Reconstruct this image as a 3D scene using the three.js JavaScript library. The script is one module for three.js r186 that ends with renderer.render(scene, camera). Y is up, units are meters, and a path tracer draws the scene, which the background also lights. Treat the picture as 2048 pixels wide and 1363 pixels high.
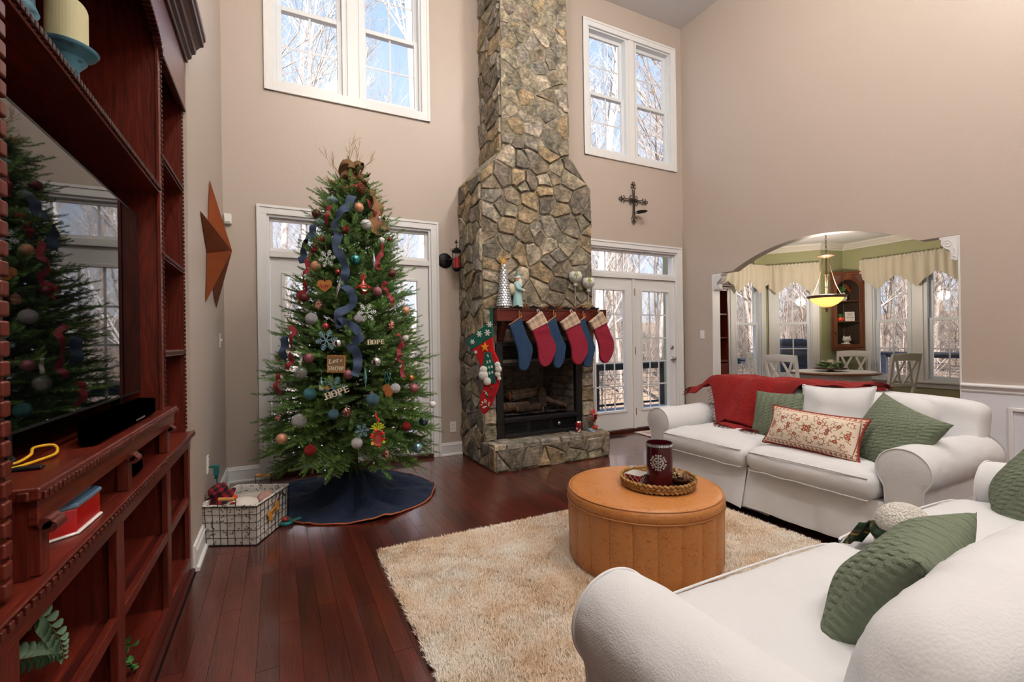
import * as THREE from 'three';
import { RoundedBoxGeometry } from 'three/addons/geometries/RoundedBoxGeometry.js';
import { mergeGeometries, mergeVertices } from 'three/addons/utils/BufferGeometryUtils.js';
import { ImprovedNoise } from 'three/addons/math/ImprovedNoise.js';
import { FontLoader } from 'three/addons/loaders/FontLoader.js';
import { TextGeometry } from 'three/addons/geometries/TextGeometry.js';
import { MarchingCubes } from 'three/addons/objects/MarchingCubes.js';

// ---------------------------------------------------------------- camera, sky, sun, exposure
const scene = new THREE.Scene();
const camera = new THREE.PerspectiveCamera(72.29, 2048 / 1363, 0.02, 300);
camera.rotation.order = 'YXZ';
camera.rotation.set(0.0003, -0.4633, -0.01435);
camera.position.set(0, 1.2547, 0);
scene.add(camera);

const renderer = new THREE.WebGLRenderer({ antialias: true });
renderer.toneMapping = THREE.LinearToneMapping;
renderer.toneMappingExposure = 1.0;
renderer.shadowMap.enabled = true;

{ // clear winter sky: pale at the horizon, blue overhead
  const W = 64, H = 128, data = new Float32Array(W * H * 4);
  for (let j = 0; j < H; j++) {
    const el = ((j + 0.5) / H - 0.5) * Math.PI, t = Math.pow(Math.max(0, Math.sin(el)), 0.55);
    for (let i = 0; i < W; i++) {
      const k = (j * W + i) * 4;
      data[k] = 0.98 + (0.30 - 0.98) * t; data[k + 1] = 1.03 + (0.56 - 1.03) * t; data[k + 2] = 1.10 + (1.02 - 1.10) * t; data[k + 3] = 1;
    }
  }
  const sky = new THREE.DataTexture(data, W, H, THREE.RGBAFormat, THREE.FloatType);
  sky.mapping = THREE.EquirectangularReflectionMapping; sky.magFilter = THREE.LinearFilter; sky.colorSpace = THREE.LinearSRGBColorSpace; sky.needsUpdate = true;
  scene.background = sky;
  scene.backgroundIntensity = 1.15;
}
const sun = new THREE.DirectionalLight(0xfaf8ff, 14);
sun.name = 'sun';
sun.position.set(-12, 26, 22); sun.target.position.set(3, 0, -12);
sun.castShadow = true; sun.shadow.mapSize.set(2048, 2048);
Object.assign(sun.shadow.camera, { left: -45, right: 45, top: 40, bottom: -40, near: 1, far: 120 });
scene.add(sun, sun.target);

// added fill lamps that brighten the room, out of view under the ceiling, behind and above the camera; builder in the shell section
const FILL_LAMPS = [[0.9, -1.9], [3.0, -1.9], [0.9, 1.6], [3.0, 1.6]], FILL_LAMP_POWER = 11.5, FILL_LAMP_COLOR = 0xfff6ec;

// ---------------------------------------------------------------- helpers
function mulberry(a) { return () => { a |= 0; a = a + 0x6D2B79F5 | 0; let t = Math.imul(a ^ a >>> 15, 1 | a); t = t + Math.imul(t ^ t >>> 7, 61 | t) ^ t; return ((t ^ t >>> 14) >>> 0) / 4294967296; }; }
const V = (x, y, z) => new THREE.Vector3(x, y, z);
const PI = Math.PI, R = (d) => d * PI / 180, clamp = THREE.MathUtils.clamp, lerp = THREE.MathUtils.lerp, sstep = THREE.MathUtils.smoothstep;
const perlin = new ImprovedNoise(), N3 = (x, y, z) => perlin.noise(x, y, z);
const fbm3 = (x, y, z) => N3(x, y, z) + 0.5 * N3(2 * x + 7, 2 * y, 2 * z) + 0.25 * N3(4 * x, 4 * y + 3, 4 * z);
const used = new Map();
function numbered(n) { const k = used.get(n) ?? 0; used.set(n, k + 1); return k ? `${n}_${String(k).padStart(3, '0')}` : n; }
function shadows(o) { o.traverse((m) => { if (m.isMesh) { m.castShadow = true; m.receiveShadow = true; } }); return o; }
function tag(o, label, category, group) { o.userData.label = label; o.userData.category = category; if (group) o.userData.group = group; return o; }
function thing(name, label, category, [x, y, z] = [0, 0, 0], turn = 0, group) {
  const o = new THREE.Group(); o.name = numbered(name); o.position.set(x, y, z); o.rotation.y = turn; scene.add(o);
  return tag(o, label, category, group);
}
function struct(name, geos, mat, parent) {
  const m = geos ? new THREE.Mesh(join(geos), mat) : new THREE.Group();
  m.name = parent ? name : numbered(name); m.userData.kind = 'structure'; (parent ?? scene).add(m); return m;
}
function part(name, geos, mat, parent, label) {
  const m = new THREE.Mesh(join(geos), mat); m.name = name; if (label) m.userData.label = label; parent.add(m); return m;
}
function solo(name, geos, mat, label, category, group, pos, turn = 0) {   // a thing that is one mesh
  const m = new THREE.Mesh(join(geos), mat); m.name = numbered(name); if (pos) m.position.set(...pos); m.rotation.y = turn; scene.add(m);
  return tag(m, label, category, group);
}
function copyOf(o, pos, turn, label, group) {
  const c = o.clone(); c.name = numbered(o.name.replace(/_\d{3}$/, '')); c.userData = { ...o.userData }; if (pos) c.position.set(...pos); if (turn !== undefined && turn !== null) c.rotation.y = turn;
  if (label) c.userData.label = label; if (group) c.userData.group = group; scene.add(c); return c;
}
// geometry joining: everything becomes position + normal + uv, indexed or not
function join(list) {
  if (!Array.isArray(list)) return list;
  if (list.length === 1) return list[0];
  const plain = list.map((g) => { const h = g.index ? g.toNonIndexed() : g.clone(); for (const k of Object.keys(h.attributes)) if (!['position', 'normal', 'uv'].includes(k)) h.deleteAttribute(k); if (!h.attributes.uv) h.setAttribute('uv', new THREE.BufferAttribute(new Float32Array(h.attributes.position.count * 2), 2)); h.morphAttributes = {}; return h; });
  return mergeGeometries(plain, false);
}
const mv = (g, x = 0, y = 0, z = 0) => g.translate(x, y, z);
const rot = (g, x = 0, y = 0, z = 0) => { if (x) g.rotateX(x); if (y) g.rotateY(y); if (z) g.rotateZ(z); return g; };
// uv in metres from the face direction; the grain axis (0,1,2) runs along u
function boxUV(g, grain = 0, ou = 0, ov = 0) {
  const h = g.index ? g.toNonIndexed() : g, p = h.attributes.position, uv = new Float32Array(p.count * 2), a = V(), b = V(), c = V(), n = V();
  for (let i = 0; i < p.count; i += 3) {
    a.fromBufferAttribute(p, i); b.fromBufferAttribute(p, i + 1); c.fromBufferAttribute(p, i + 2);
    n.subVectors(b, a).cross(c.clone().sub(a)); const m = [Math.abs(n.x), Math.abs(n.y), Math.abs(n.z)], k = m.indexOf(Math.max(...m));
    let u = grain === k ? (k + 1) % 3 : grain, w = 3 - k - u;
    for (let j = 0; j < 3; j++) { uv[(i + j) * 2] = p.getComponent(i + j, u) + ou; uv[(i + j) * 2 + 1] = p.getComponent(i + j, w) + ov; }
  }
  h.setAttribute('uv', new THREE.BufferAttribute(uv, 2)); return h;
}
let uvShift = mulberry(77);
function bx(w, h, d, x = 0, y = 0, z = 0, r = 0, grain) {
  const g = r ? new RoundedBoxGeometry(w, h, d, r > 0.02 ? 3 : 1, Math.min(r, w / 2.01, h / 2.01, d / 2.01)) : new THREE.BoxGeometry(w, h, d);
  g.translate(x, y, z);
  const dims = [w, h, d]; return boxUV(g, grain ?? dims.indexOf(Math.max(...dims)), uvShift() * 3, uvShift() * 3);
}
const b6 = (x0, x1, y0, y1, z0, z1, r = 0, grain) => bx(x1 - x0, y1 - y0, z1 - z0, (x0 + x1) / 2, (y0 + y1) / 2, (z0 + z1) / 2, r, grain);
const cyl = (r0, r1, h, seg = 16, x = 0, y = 0, z = 0, open = false) => new THREE.CylinderGeometry(r1, r0, h, seg, 1, open).translate(x, y + h / 2, z);
const ball = (r, x = 0, y = 0, z = 0, ws = 24, hs = 16) => new THREE.SphereGeometry(r, ws, hs).translate(x, y, z);
const lathe = (pts, seg = 32) => new THREE.LatheGeometry(pts.map(([r, y]) => new THREE.Vector2(Math.max(r, 0.0002), y)), seg);
function tube(pts, r, rad = 6, seg, closed = false) {
  const c = new THREE.CatmullRomCurve3(pts.map((p) => p.isVector3 ? p : V(...p)), closed, 'centripetal'); return new THREE.TubeGeometry(c, seg ?? pts.length * 4, r, rad, closed);
}
function stick(a, b, r0, r1 = r0, seg = 6) { // tapered cylinder between two points
  a = a.isVector3 ? a : V(...a); b = b.isVector3 ? b : V(...b); const d = b.clone().sub(a), L = d.length();
  const g = new THREE.CylinderGeometry(r1, r0, L, seg, 1, false).translate(0, L / 2, 0);
  g.applyQuaternion(new THREE.Quaternion().setFromUnitVectors(V(0, 1, 0), d.normalize())); return g.translate(a.x, a.y, a.z);
}
function shape2(pts) { const s = new THREE.Shape(); pts.forEach(([x, y], i) => i ? s.lineTo(x, y) : s.moveTo(x, y)); s.closePath(); return s; }
function extr(shape, depth, bevel = 0, seg = 1, curve = 12) {
  return new THREE.ExtrudeGeometry(shape, { depth: depth - 2 * bevel, bevelEnabled: bevel > 0, bevelThickness: bevel, bevelSize: bevel, bevelOffset: -bevel, bevelSegments: seg, curveSegments: curve }).translate(0, 0, bevel);
}
// sweep a profile (list of [out, up]) along a straight run from a to b; out is the horizontal direction given
function mould(profile, a, b, out) {
  a = V(...a); b = V(...b); out = V(...out); const n = profile.length, pos = [], L = a.distanceTo(b), uv = []; let run = 0;
  const at = (p, o) => o.clone().addScaledVector(out, p[0]).add(V(0, p[1], 0));
  for (let i = 0; i + 1 < n; i++) {
    const s = Math.hypot(profile[i + 1][0] - profile[i][0], profile[i + 1][1] - profile[i][1]), q = [at(profile[i], a), at(profile[i + 1], a), at(profile[i + 1], b), at(profile[i], b)];
    for (const k of [0, 1, 2, 0, 2, 3]) { pos.push(...q[k].toArray()); uv.push(k === 2 || k === 3 ? L : 0, k === 1 || k === 2 ? run + s : run); } run += s;
  }
  const pts = profile.map(([x, y]) => new THREE.Vector2(x, y)), tri = THREE.ShapeUtils.triangulateShape(pts, []);
  for (const o of [a, b]) for (const t of tri) for (const k of t) { pos.push(...at(profile[k], o).toArray()); uv.push(profile[k][0], profile[k][1]); }
  const g = new THREE.BufferGeometry(); g.setAttribute('position', new THREE.Float32BufferAttribute(pos, 3)); g.setAttribute('uv', new THREE.Float32BufferAttribute(uv, 2)); g.computeVertexNormals(); return g;
}
function grid(nu, nv, fn, closeU = false) { // surface from a function (u,v in 0..1) -> [x,y,z]
  const pos = [], uv = [], idx = [];
  for (let j = 0; j <= nv; j++) for (let i = 0; i <= nu; i++) { pos.push(...fn(i / nu, j / nv)); uv.push(i / nu, j / nv); }
  for (let j = 0; j < nv; j++) for (let i = 0; i < nu; i++) { const a = j * (nu + 1) + i, b = a + 1, c = a + nu + 1, d = c + 1; idx.push(a, b, d, a, d, c); }
  const g = new THREE.BufferGeometry(); g.setAttribute('position', new THREE.Float32BufferAttribute(pos, 3)); g.setAttribute('uv', new THREE.Float32BufferAttribute(uv, 2)); g.setIndex(idx); g.computeVertexNormals(); return g;
}
function thick(nu, nv, fn, t) { // a closed sheet of thickness t about a surface
  const mid = grid(nu, nv, fn), p = mid.attributes.position, n = mid.attributes.normal, M = p.count, pos = new Float32Array(M * 6), uv = new Float32Array(M * 4), idx = [];
  for (let i = 0; i < M; i++) for (let c = 0; c < 3; c++) { const a = p.getComponent(i, c), b = n.getComponent(i, c) * t / 2; pos[i * 3 + c] = a + b; pos[(M + i) * 3 + c] = a - b; }
  uv.set(mid.attributes.uv.array, 0); uv.set(mid.attributes.uv.array, M * 2);
  const I = mid.index.array; for (let k = 0; k < I.length; k += 3) idx.push(I[k], I[k + 1], I[k + 2], M + I[k], M + I[k + 2], M + I[k + 1]);
  const w = nu + 1, rim = []; for (let i = 0; i < nu; i++) { rim.push([i, i + 1], [nv * w + i + 1, nv * w + i]); } for (let j = 0; j < nv; j++) { rim.push([(j + 1) * w, j * w], [j * w + nu, (j + 1) * w + nu]); }
  for (const [a, b] of rim) idx.push(a, M + a, M + b, a, M + b, b);
  const g = new THREE.BufferGeometry(); g.setAttribute('position', new THREE.BufferAttribute(pos, 3)); g.setAttribute('uv', new THREE.BufferAttribute(uv, 2)); g.setIndex(idx); g.computeVertexNormals(); return g;
}
// rounded box with a fine grid whose surface can be pushed about: fn(p, n) moves p
function softBox(w, h, d, r, step, fn) {
  const sx = Math.max(2, Math.round(w / step)), sy = Math.max(2, Math.round(h / step)), sz = Math.max(2, Math.round(d / step));
  let g = new THREE.BoxGeometry(w, h, d, sx, sy, sz); const uvs = g.attributes.uv, p = g.attributes.position, nn = g.attributes.normal, q = V(), c = V(), n = V();
  for (let i = 0; i < p.count; i++) { // metres
    const ax = Math.abs(nn.getX(i)) > 0.5 ? [2, 1] : Math.abs(nn.getY(i)) > 0.5 ? [0, 2] : [0, 1]; uvs.setXY(i, p.getComponent(i, ax[0]), p.getComponent(i, ax[1]));
  }
  const nor = new Float32Array(p.count * 3);
  for (let i = 0; i < p.count; i++) {
    q.fromBufferAttribute(p, i); c.set(clamp(q.x, -w / 2 + r, w / 2 - r), clamp(q.y, -h / 2 + r, h / 2 - r), clamp(q.z, -d / 2 + r, d / 2 - r));
    n.subVectors(q, c); if (n.lengthSq() > 1e-12) { n.normalize(); q.copy(c).addScaledVector(n, r); } else n.fromBufferAttribute(nn, i);
    if (fn) fn(q, n); p.setXYZ(i, q.x, q.y, q.z); n.toArray(nor, i * 3);
  }
  return smooth(g);
}
function smooth(g) { // normals averaged across equal positions while the uv stay as they are
  const p = g.attributes.position, map = new Map(), key = (i) => `${Math.round(p.getX(i) * 2e4)},${Math.round(p.getY(i) * 2e4)},${Math.round(p.getZ(i) * 2e4)}`;
  g.computeVertexNormals(); const n = g.attributes.normal, sum = new Map();
  for (let i = 0; i < p.count; i++) { const k = key(i), s = sum.get(k) ?? [0, 0, 0]; s[0] += n.getX(i); s[1] += n.getY(i); s[2] += n.getZ(i); sum.set(k, s); }
  for (let i = 0; i < p.count; i++) { const s = sum.get(key(i)), L = Math.hypot(...s) || 1; n.setXYZ(i, s[0] / L, s[1] / L, s[2] / L); }
  return g;
}
const mirror = (g) => { const h = g.index ? g.toNonIndexed() : g; h.scale(-1, 1, 1); for (const a of Object.values(h.attributes)) for (let i = 0; i < a.count; i += 3) for (let c = 0; c < a.itemSize; c++) { const t = a.getComponent(i + 1, c); a.setComponent(i + 1, c, a.getComponent(i + 2, c)); a.setComponent(i + 2, c, t); } return h; };
function bend(g, fn) { const p = g.attributes.position, q = V(); for (let i = 0; i < p.count; i++) { q.fromBufferAttribute(p, i); fn(q); p.setXYZ(i, q.x, q.y, q.z); } g.computeVertexNormals(); return g; }

// ---------------------------------------------------------------- textures
const h2 = (x, y, s) => { let h = Math.imul(x, 374761393) + Math.imul(y, 668265263) + Math.imul(s, 2147483647 - 57); h = Math.imul(h ^ h >>> 13, 1274126177); return ((h ^ h >>> 16) >>> 0) / 4294967296; };
function pn(x, y, px, py, s) { // periodic value noise
  const x0 = Math.floor(x), y0 = Math.floor(y), fx = x - x0, fy = y - y0, u = fx * fx * (3 - 2 * fx), v = fy * fy * (3 - 2 * fy), m = (a, b) => ((a % b) + b) % b;
  const a = h2(m(x0, px), m(y0, py), s), b = h2(m(x0 + 1, px), m(y0, py), s), c = h2(m(x0, px), m(y0 + 1, py), s), d = h2(m(x0 + 1, px), m(y0 + 1, py), s);
  return a + (b - a) * u + (c - a) * v + (a - b - c + d) * u * v;
}
function pf(u, v, fx, fy, s, oct = 4) { let t = 0, a = 0.5, w = 0; for (let o = 0; o < oct; o++) { t += a * pn(u * fx, v * fy, fx, fy, s + o * 17); w += a; a *= 0.5; fx *= 2; fy *= 2; } return t / w; }
function tex(W, H, fn, wm, hm, srgb = true) { // fn(u,v) -> [r,g,b] 0..255; the picture spans wm x hm metres
  const data = new Uint8Array(W * H * 4);
  for (let j = 0; j < H; j++) for (let i = 0; i < W; i++) { const c = fn((i + 0.5) / W, (j + 0.5) / H), k = (j * W + i) * 4; if (c.length) { data[k] = c[0]; data[k + 1] = c[1]; data[k + 2] = c[2]; } else data[k] = data[k + 1] = data[k + 2] = c; data[k + 3] = 255; }
  const t = new THREE.DataTexture(data, W, H, THREE.RGBAFormat); t.wrapS = t.wrapT = THREE.RepeatWrapping; t.magFilter = THREE.LinearFilter; t.minFilter = THREE.LinearFilter; if (srgb) t.colorSpace = THREE.SRGBColorSpace; t.repeat.set(1 / wm, 1 / hm); t.needsUpdate = true; return t;
}
const gray = (W, H, fn, wm, hm) => { const one = [0, 0, 0]; return tex(W, H, (u, v) => { const g = clamp(fn(u, v), 0, 1) * 255; one[0] = one[1] = one[2] = g; return one; }, wm, hm, false); };
function canvasTex(W, H, draw, wm = 1, hm = 1) {
  const c = document.createElement('canvas'); c.width = W; c.height = H; draw(c.getContext('2d'), W, H);
  const t = new THREE.CanvasTexture(c); t.colorSpace = THREE.SRGBColorSpace; t.wrapS = t.wrapT = THREE.RepeatWrapping; t.repeat.set(1 / wm, 1 / hm); return t;
}
const mixc = (a, b, t) => [a[0] + (b[0] - a[0]) * t, a[1] + (b[1] - a[1]) * t, a[2] + (b[2] - a[2]) * t];
function woodTex(seed, light, dark, rings = 26, wm = 1.4, hm = 0.5) { // long oak grain along u
  const f = (u, v) => {
    const warp = pf(u, v, 3, 5, seed, 3), q = v * rings + (warp - 0.5) * 7 + pf(u, v, 2, 2, seed + 5, 2) * 3, ring = Math.abs(((q % 1) + 1) % 1 - 0.5) * 2;
    const pores = pf(u, v, 30, 260, seed + 9, 2), fine = pf(u, v, 8, 110, seed + 3, 3), cloud = pf(u, v, 3, 6, seed + 31, 3);
    return clamp(0.26 * Math.pow(ring, 1.4) + 0.4 * fine + 0.22 * sstep(pores, 0.5, 0.75) + (cloud - 0.5) * 0.7 + 0.03, 0, 1);
  };
  const map = tex(1024, 512, (u, v) => mixc(light, dark, f(u, v)), wm, hm), bump = gray(1024, 512, (u, v) => 1 - f(u, v), wm, hm); return [map, bump];
}
const S = (hex) => new THREE.Color(hex);
const std = (o) => new THREE.MeshStandardMaterial(o), phy = (o) => new THREE.MeshPhysicalMaterial(o);
// ---------------------------------------------------------------- materials
const oak = [woodTex(11, [116, 50, 37], [50, 21, 16], 44), woodTex(23, [106, 45, 33], [46, 20, 15], 30)];
const floorTones = [0xf0e6e2, 0xe2dad6, 0xf4e0d6, 0xd4c8c4, 0xe8d6ce, 0xdcd0cc].map((c, i) => phy({ color: c, map: oak[i % 2][0], bumpMap: oak[i % 2][1], bumpScale: 0.0006, roughness: 0.3, clearcoat: 1, clearcoatRoughness: 0.13 }));
const cherryT = woodTex(41, [120, 44, 30], [52, 18, 13], 16);
const cherry = std({ map: cherryT[0], bumpMap: cherryT[1], bumpScale: 0.0005, roughness: 0.3 });
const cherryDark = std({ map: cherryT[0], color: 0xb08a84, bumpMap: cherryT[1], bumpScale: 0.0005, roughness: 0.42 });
const mantelWood = std({ map: cherryT[0], color: 0xffd6c4, bumpMap: cherryT[1], bumpScale: 0.0006, roughness: 0.38 });
const plasterB = gray(256, 256, (u, v) => pf(u, v, 60, 60, 5, 3), 0.5, 0.5);
const wallM = std({ color: 0xb8aba0, bumpMap: plasterB, bumpScale: 0.0006, roughness: 0.42 });
const greenM = std({ color: 0xa9ab84, bumpMap: plasterB, bumpScale: 0.0006, roughness: 0.5 });
const ceilM = std({ color: 0xdcdde0, bumpMap: plasterB, bumpScale: 0.0008, roughness: 0.9 });
const trimM = std({ color: 0xe2e3e4, roughness: 0.35 });
const vinylM = std({ color: 0xdde2e6, roughness: 0.4 });
const glassM = phy({ color: 0xffffff, transmission: 1, thickness: 0, roughness: 0, ior: 1.45, specularIntensity: 0.55 });
const brass = std({ color: 0xb08d4a, metalness: 1, roughness: 0.35 }), nickel = std({ color: 0xc4bfb8, metalness: 1, roughness: 0.25 });
const blackMetal = std({ color: 0x17171a, metalness: 0.6, roughness: 0.45 }), blackSatin = std({ color: 0x121316, roughness: 0.42 });
const plasticWhite = std({ color: 0xe9e8e4, roughness: 0.4 });
const iron = std({ color: 0x2a2320, metalness: 0.5, roughness: 0.55 });
const jute = std({ color: 0xb98d58, roughness: 0.9 });
// ---------------------------------------------------------------- the room: measures
const XL = -0.441, XR = 5.28, ZB = -4.95, HC = 5.748, ZF = 4.2;
function wallSeg(name, A, B, H, T, holes, mat, y0 = 0, extra) { // A, B = [x, z] of the inner face; the inside lies to the left of A->B seen from above
  const L = Math.hypot(B[0] - A[0], B[1] - A[1]), s = shape2([[0, y0], [L, y0], [L, H], [0, H]]);
  for (const h of holes) s.holes.push(h.isPath ? h : new THREE.Path([[h[0], h[2]], [h[1], h[2]], [h[1], h[3]], [h[0], h[3]]].map(([x, y]) => new THREE.Vector2(x, y))));
  const g = boxUV(new THREE.ExtrudeGeometry(s, { depth: T, bevelEnabled: false, curveSegments: 40 }).translate(0, 0, -T));
  const m = struct(name, [g, ...(extra ?? [])], mat); m.position.set(A[0], 0, A[1]); m.rotation.y = Math.atan2(-(B[1] - A[1]), B[0] - A[0]); return m;
}
const frameOf = (A, B) => ({ pos: [A[0], 0, A[1]], turn: Math.atan2(-(B[1] - A[1]), B[0] - A[0]) });

// ---------------------------------------------------------------- floor of single boards
{
  const bed = struct('floor', [b6(XL - 0.1, 9.4, -0.2, -0.022, -5.35, ZF + 0.2)], std({ color: 0x1a0c09, roughness: 0.8 }));
  const W = 0.0826, rnd = mulberry(5), lens = [0.62, 0.85, 1.05, 1.3, 1.62], boards = [], rest = [], geos = lens.map((L) => [0, 1, 2, 3].map((k) => bx(W - 0.0012, 0.021, L - 0.0016, 0, 0, 0, 0, 2)));
  for (let i = 0, x = XL + 0.015; x < 9.3; i++, x += W) {
    let z = ZB - (x > 5.4 ? 0.24 : 0.02) - rnd() * 0.6;
    while (z < ZF) {
      const k = Math.floor(rnd() * 5), L = lens[k], zc = z + L / 2, tone = Math.floor(rnd() * rnd() * 6), v = Math.floor(rnd() * 4);
      const hidden = x > 5.3 || zc > -0.9 || (x > 0.62 && x < 2.85 && z > -2.7) || (x > 3.0 && z > -3.2 && x < 4) || (x > 4 && z > -2.8) || x > 5.3;
      (hidden || boards.length >= 300 ? rest : boards).push([x + W / 2, zc, k, v, tone]); z += L;
    }
  }
  for (const [x, z, k, v, t] of boards) { const m = new THREE.Mesh(geos[k][v], floorTones[t]); m.name = 'floor_board'; m.position.set(x, -0.0105, z); bed.add(m); }
  const far = part('floor_boards', rest.map(([x, z, k, v]) => geos[k][v].clone().translate(x, -0.0105, z)), floorTones[0], bed); far.userData.kind = 'stuff';
}
// ---------------------------------------------------------------- windows and doors in the local frame of a wall: x along, y up, z into the room
function sashUnit(root, x0, x1, y0, y1, rail) { // one double-hung unit
  const f = 0.032, g = 0.045;
  part('window_frame', [b6(x0, x0 + f, y0, y1, -0.13, -0.004), b6(x1 - f, x1, y0, y1, -0.13, -0.004), b6(x0 + f, x1 - f, y1 - f, y1, -0.13, -0.004), b6(x0 + f, x1 - f, y0, y0 + f * 0.7, -0.13, -0.004)], vinylM, root);
  for (const [a, b, z, nm] of [[rail - 0.02, y1 - f, -0.095, 'upper_sash'], [y0 + f * 0.7, rail + 0.022, -0.06, 'lower_sash']]) {
    const X0 = x0 + f, X1 = x1 - f, s = part(nm, [b6(X0, X0 + g, a, b, z - 0.017, z + 0.017, 0.004), b6(X1 - g, X1, a, b, z - 0.017, z + 0.017, 0.004), b6(X0 + g, X1 - g, a, a + g, z - 0.017, z + 0.017, 0.004), b6(X0 + g, X1 - g, b - g, b, z - 0.017, z + 0.017, 0.004)], vinylM, root);
    part('pane', [b6(X0 + g, X1 - g, a + g, b - g, z - 0.002, z + 0.002)], glassM, s);
    const my = (a + b) / 2, mx = (X0 + X1) / 2;
    part('muntin', [b6(mx - 0.009, mx + 0.009, a + g, b - g, z - 0.0075, z - 0.0025)], vinylM, s);
    part('muntin', [b6(X0 + g, X1 - g, my - 0.009, my + 0.009, z - 0.0076, z - 0.0026)], vinylM, s);
  }
}
function casing(root, x0, x1, y0, y1, w, sill = true) { // outer edges
  const t = 0.02, p = [[0, 0], [t * 0.6, 0], [t * 0.75, w * 0.15], [t, w * 0.25], [t, w * 0.9], [t * 0.7, w], [0, w]];
  const L = [b6(x0, x0 + w, y0, y1, 0, t, 0.004), b6(x0, x0 + w * 0.3, y0, y1, 0, t + 0.008, 0.003)], Rr = [b6(x1 - w, x1, y0, y1, 0, t, 0.004), b6(x1 - w * 0.3, x1, y0, y1, 0, t + 0.008, 0.003)], T = [b6(x0, x1, y1 - w, y1, 0, t + 0.001, 0.004), b6(x0, x1, y1 - w * 0.3, y1, 0, t + 0.009, 0.003)];
  part('casing', [...L, ...Rr, ...T, ...(sill ? [b6(x0, x1, y0, y0 + w, 0, t + 0.002, 0.004)] : [])], trimM, root);
}
function windowPair(name, A, B, x0, x1, y0, y1, rail, units, cw = 0.085, mul = 0.12, stool) {
  const root = struct(name), f = frameOf(A, B); root.position.set(...f.pos); root.rotation.y = f.turn;
  casing(root, x0, x1, y0, y1, cw, !stool);
  const ix0 = x0 + cw - 0.012, ix1 = x1 - cw + 0.012, iy0 = y0 + (stool ? 0 : cw - 0.012), iy1 = y1 - cw + 0.012, n = units, w = (ix1 - ix0 - mul * (n - 1)) / n;
  part('jamb', [b6(ix0 - 0.012, ix0, iy0, iy1, -0.16, 0.002), b6(ix1, ix1 + 0.012, iy0, iy1, -0.16, 0.002), b6(ix0, ix1, iy1, iy1 + 0.012, -0.16, 0.002), b6(ix0, ix1, iy0 - 0.012, iy0, -0.16, 0.002)], trimM, root);
  for (let i = 0; i < n; i++) { const a = ix0 + i * (w + mul); sashUnit(root, a, a + w, iy0, iy1, rail); if (i) part('mullion', [b6(a - mul, a, iy0, iy1, -0.14, -0.01, 0.004), b6(a - mul + 0.015, a - 0.015, iy0, iy1, -0.02, 0.006, 0.004)], trimM, root); }
  if (stool) part('window_sill', [b6(x0 - 0.03, x1 + 0.03, y0 - 0.03, y0, -0.05, 0.055, 0.006), b6(x0, x1, y0 - 0.1, y0 - 0.03, 0, 0.018, 0.004)], trimM, root);
  return root;
}
const WB = { A: [XL, ZB], B: [XR, ZB] }, bxl = (x) => x - XL; // along the back wall
windowPair('window_1', WB.A, WB.B, bxl(-0.095), bxl(1.506), 3.655, 5.425, 4.5, 2, 0.09, 0.13);
windowPair('window_2', WB.A, WB.B, bxl(3.547), bxl(5.154), 3.65, 5.42, 4.5, 2, 0.09, 0.13);
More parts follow.
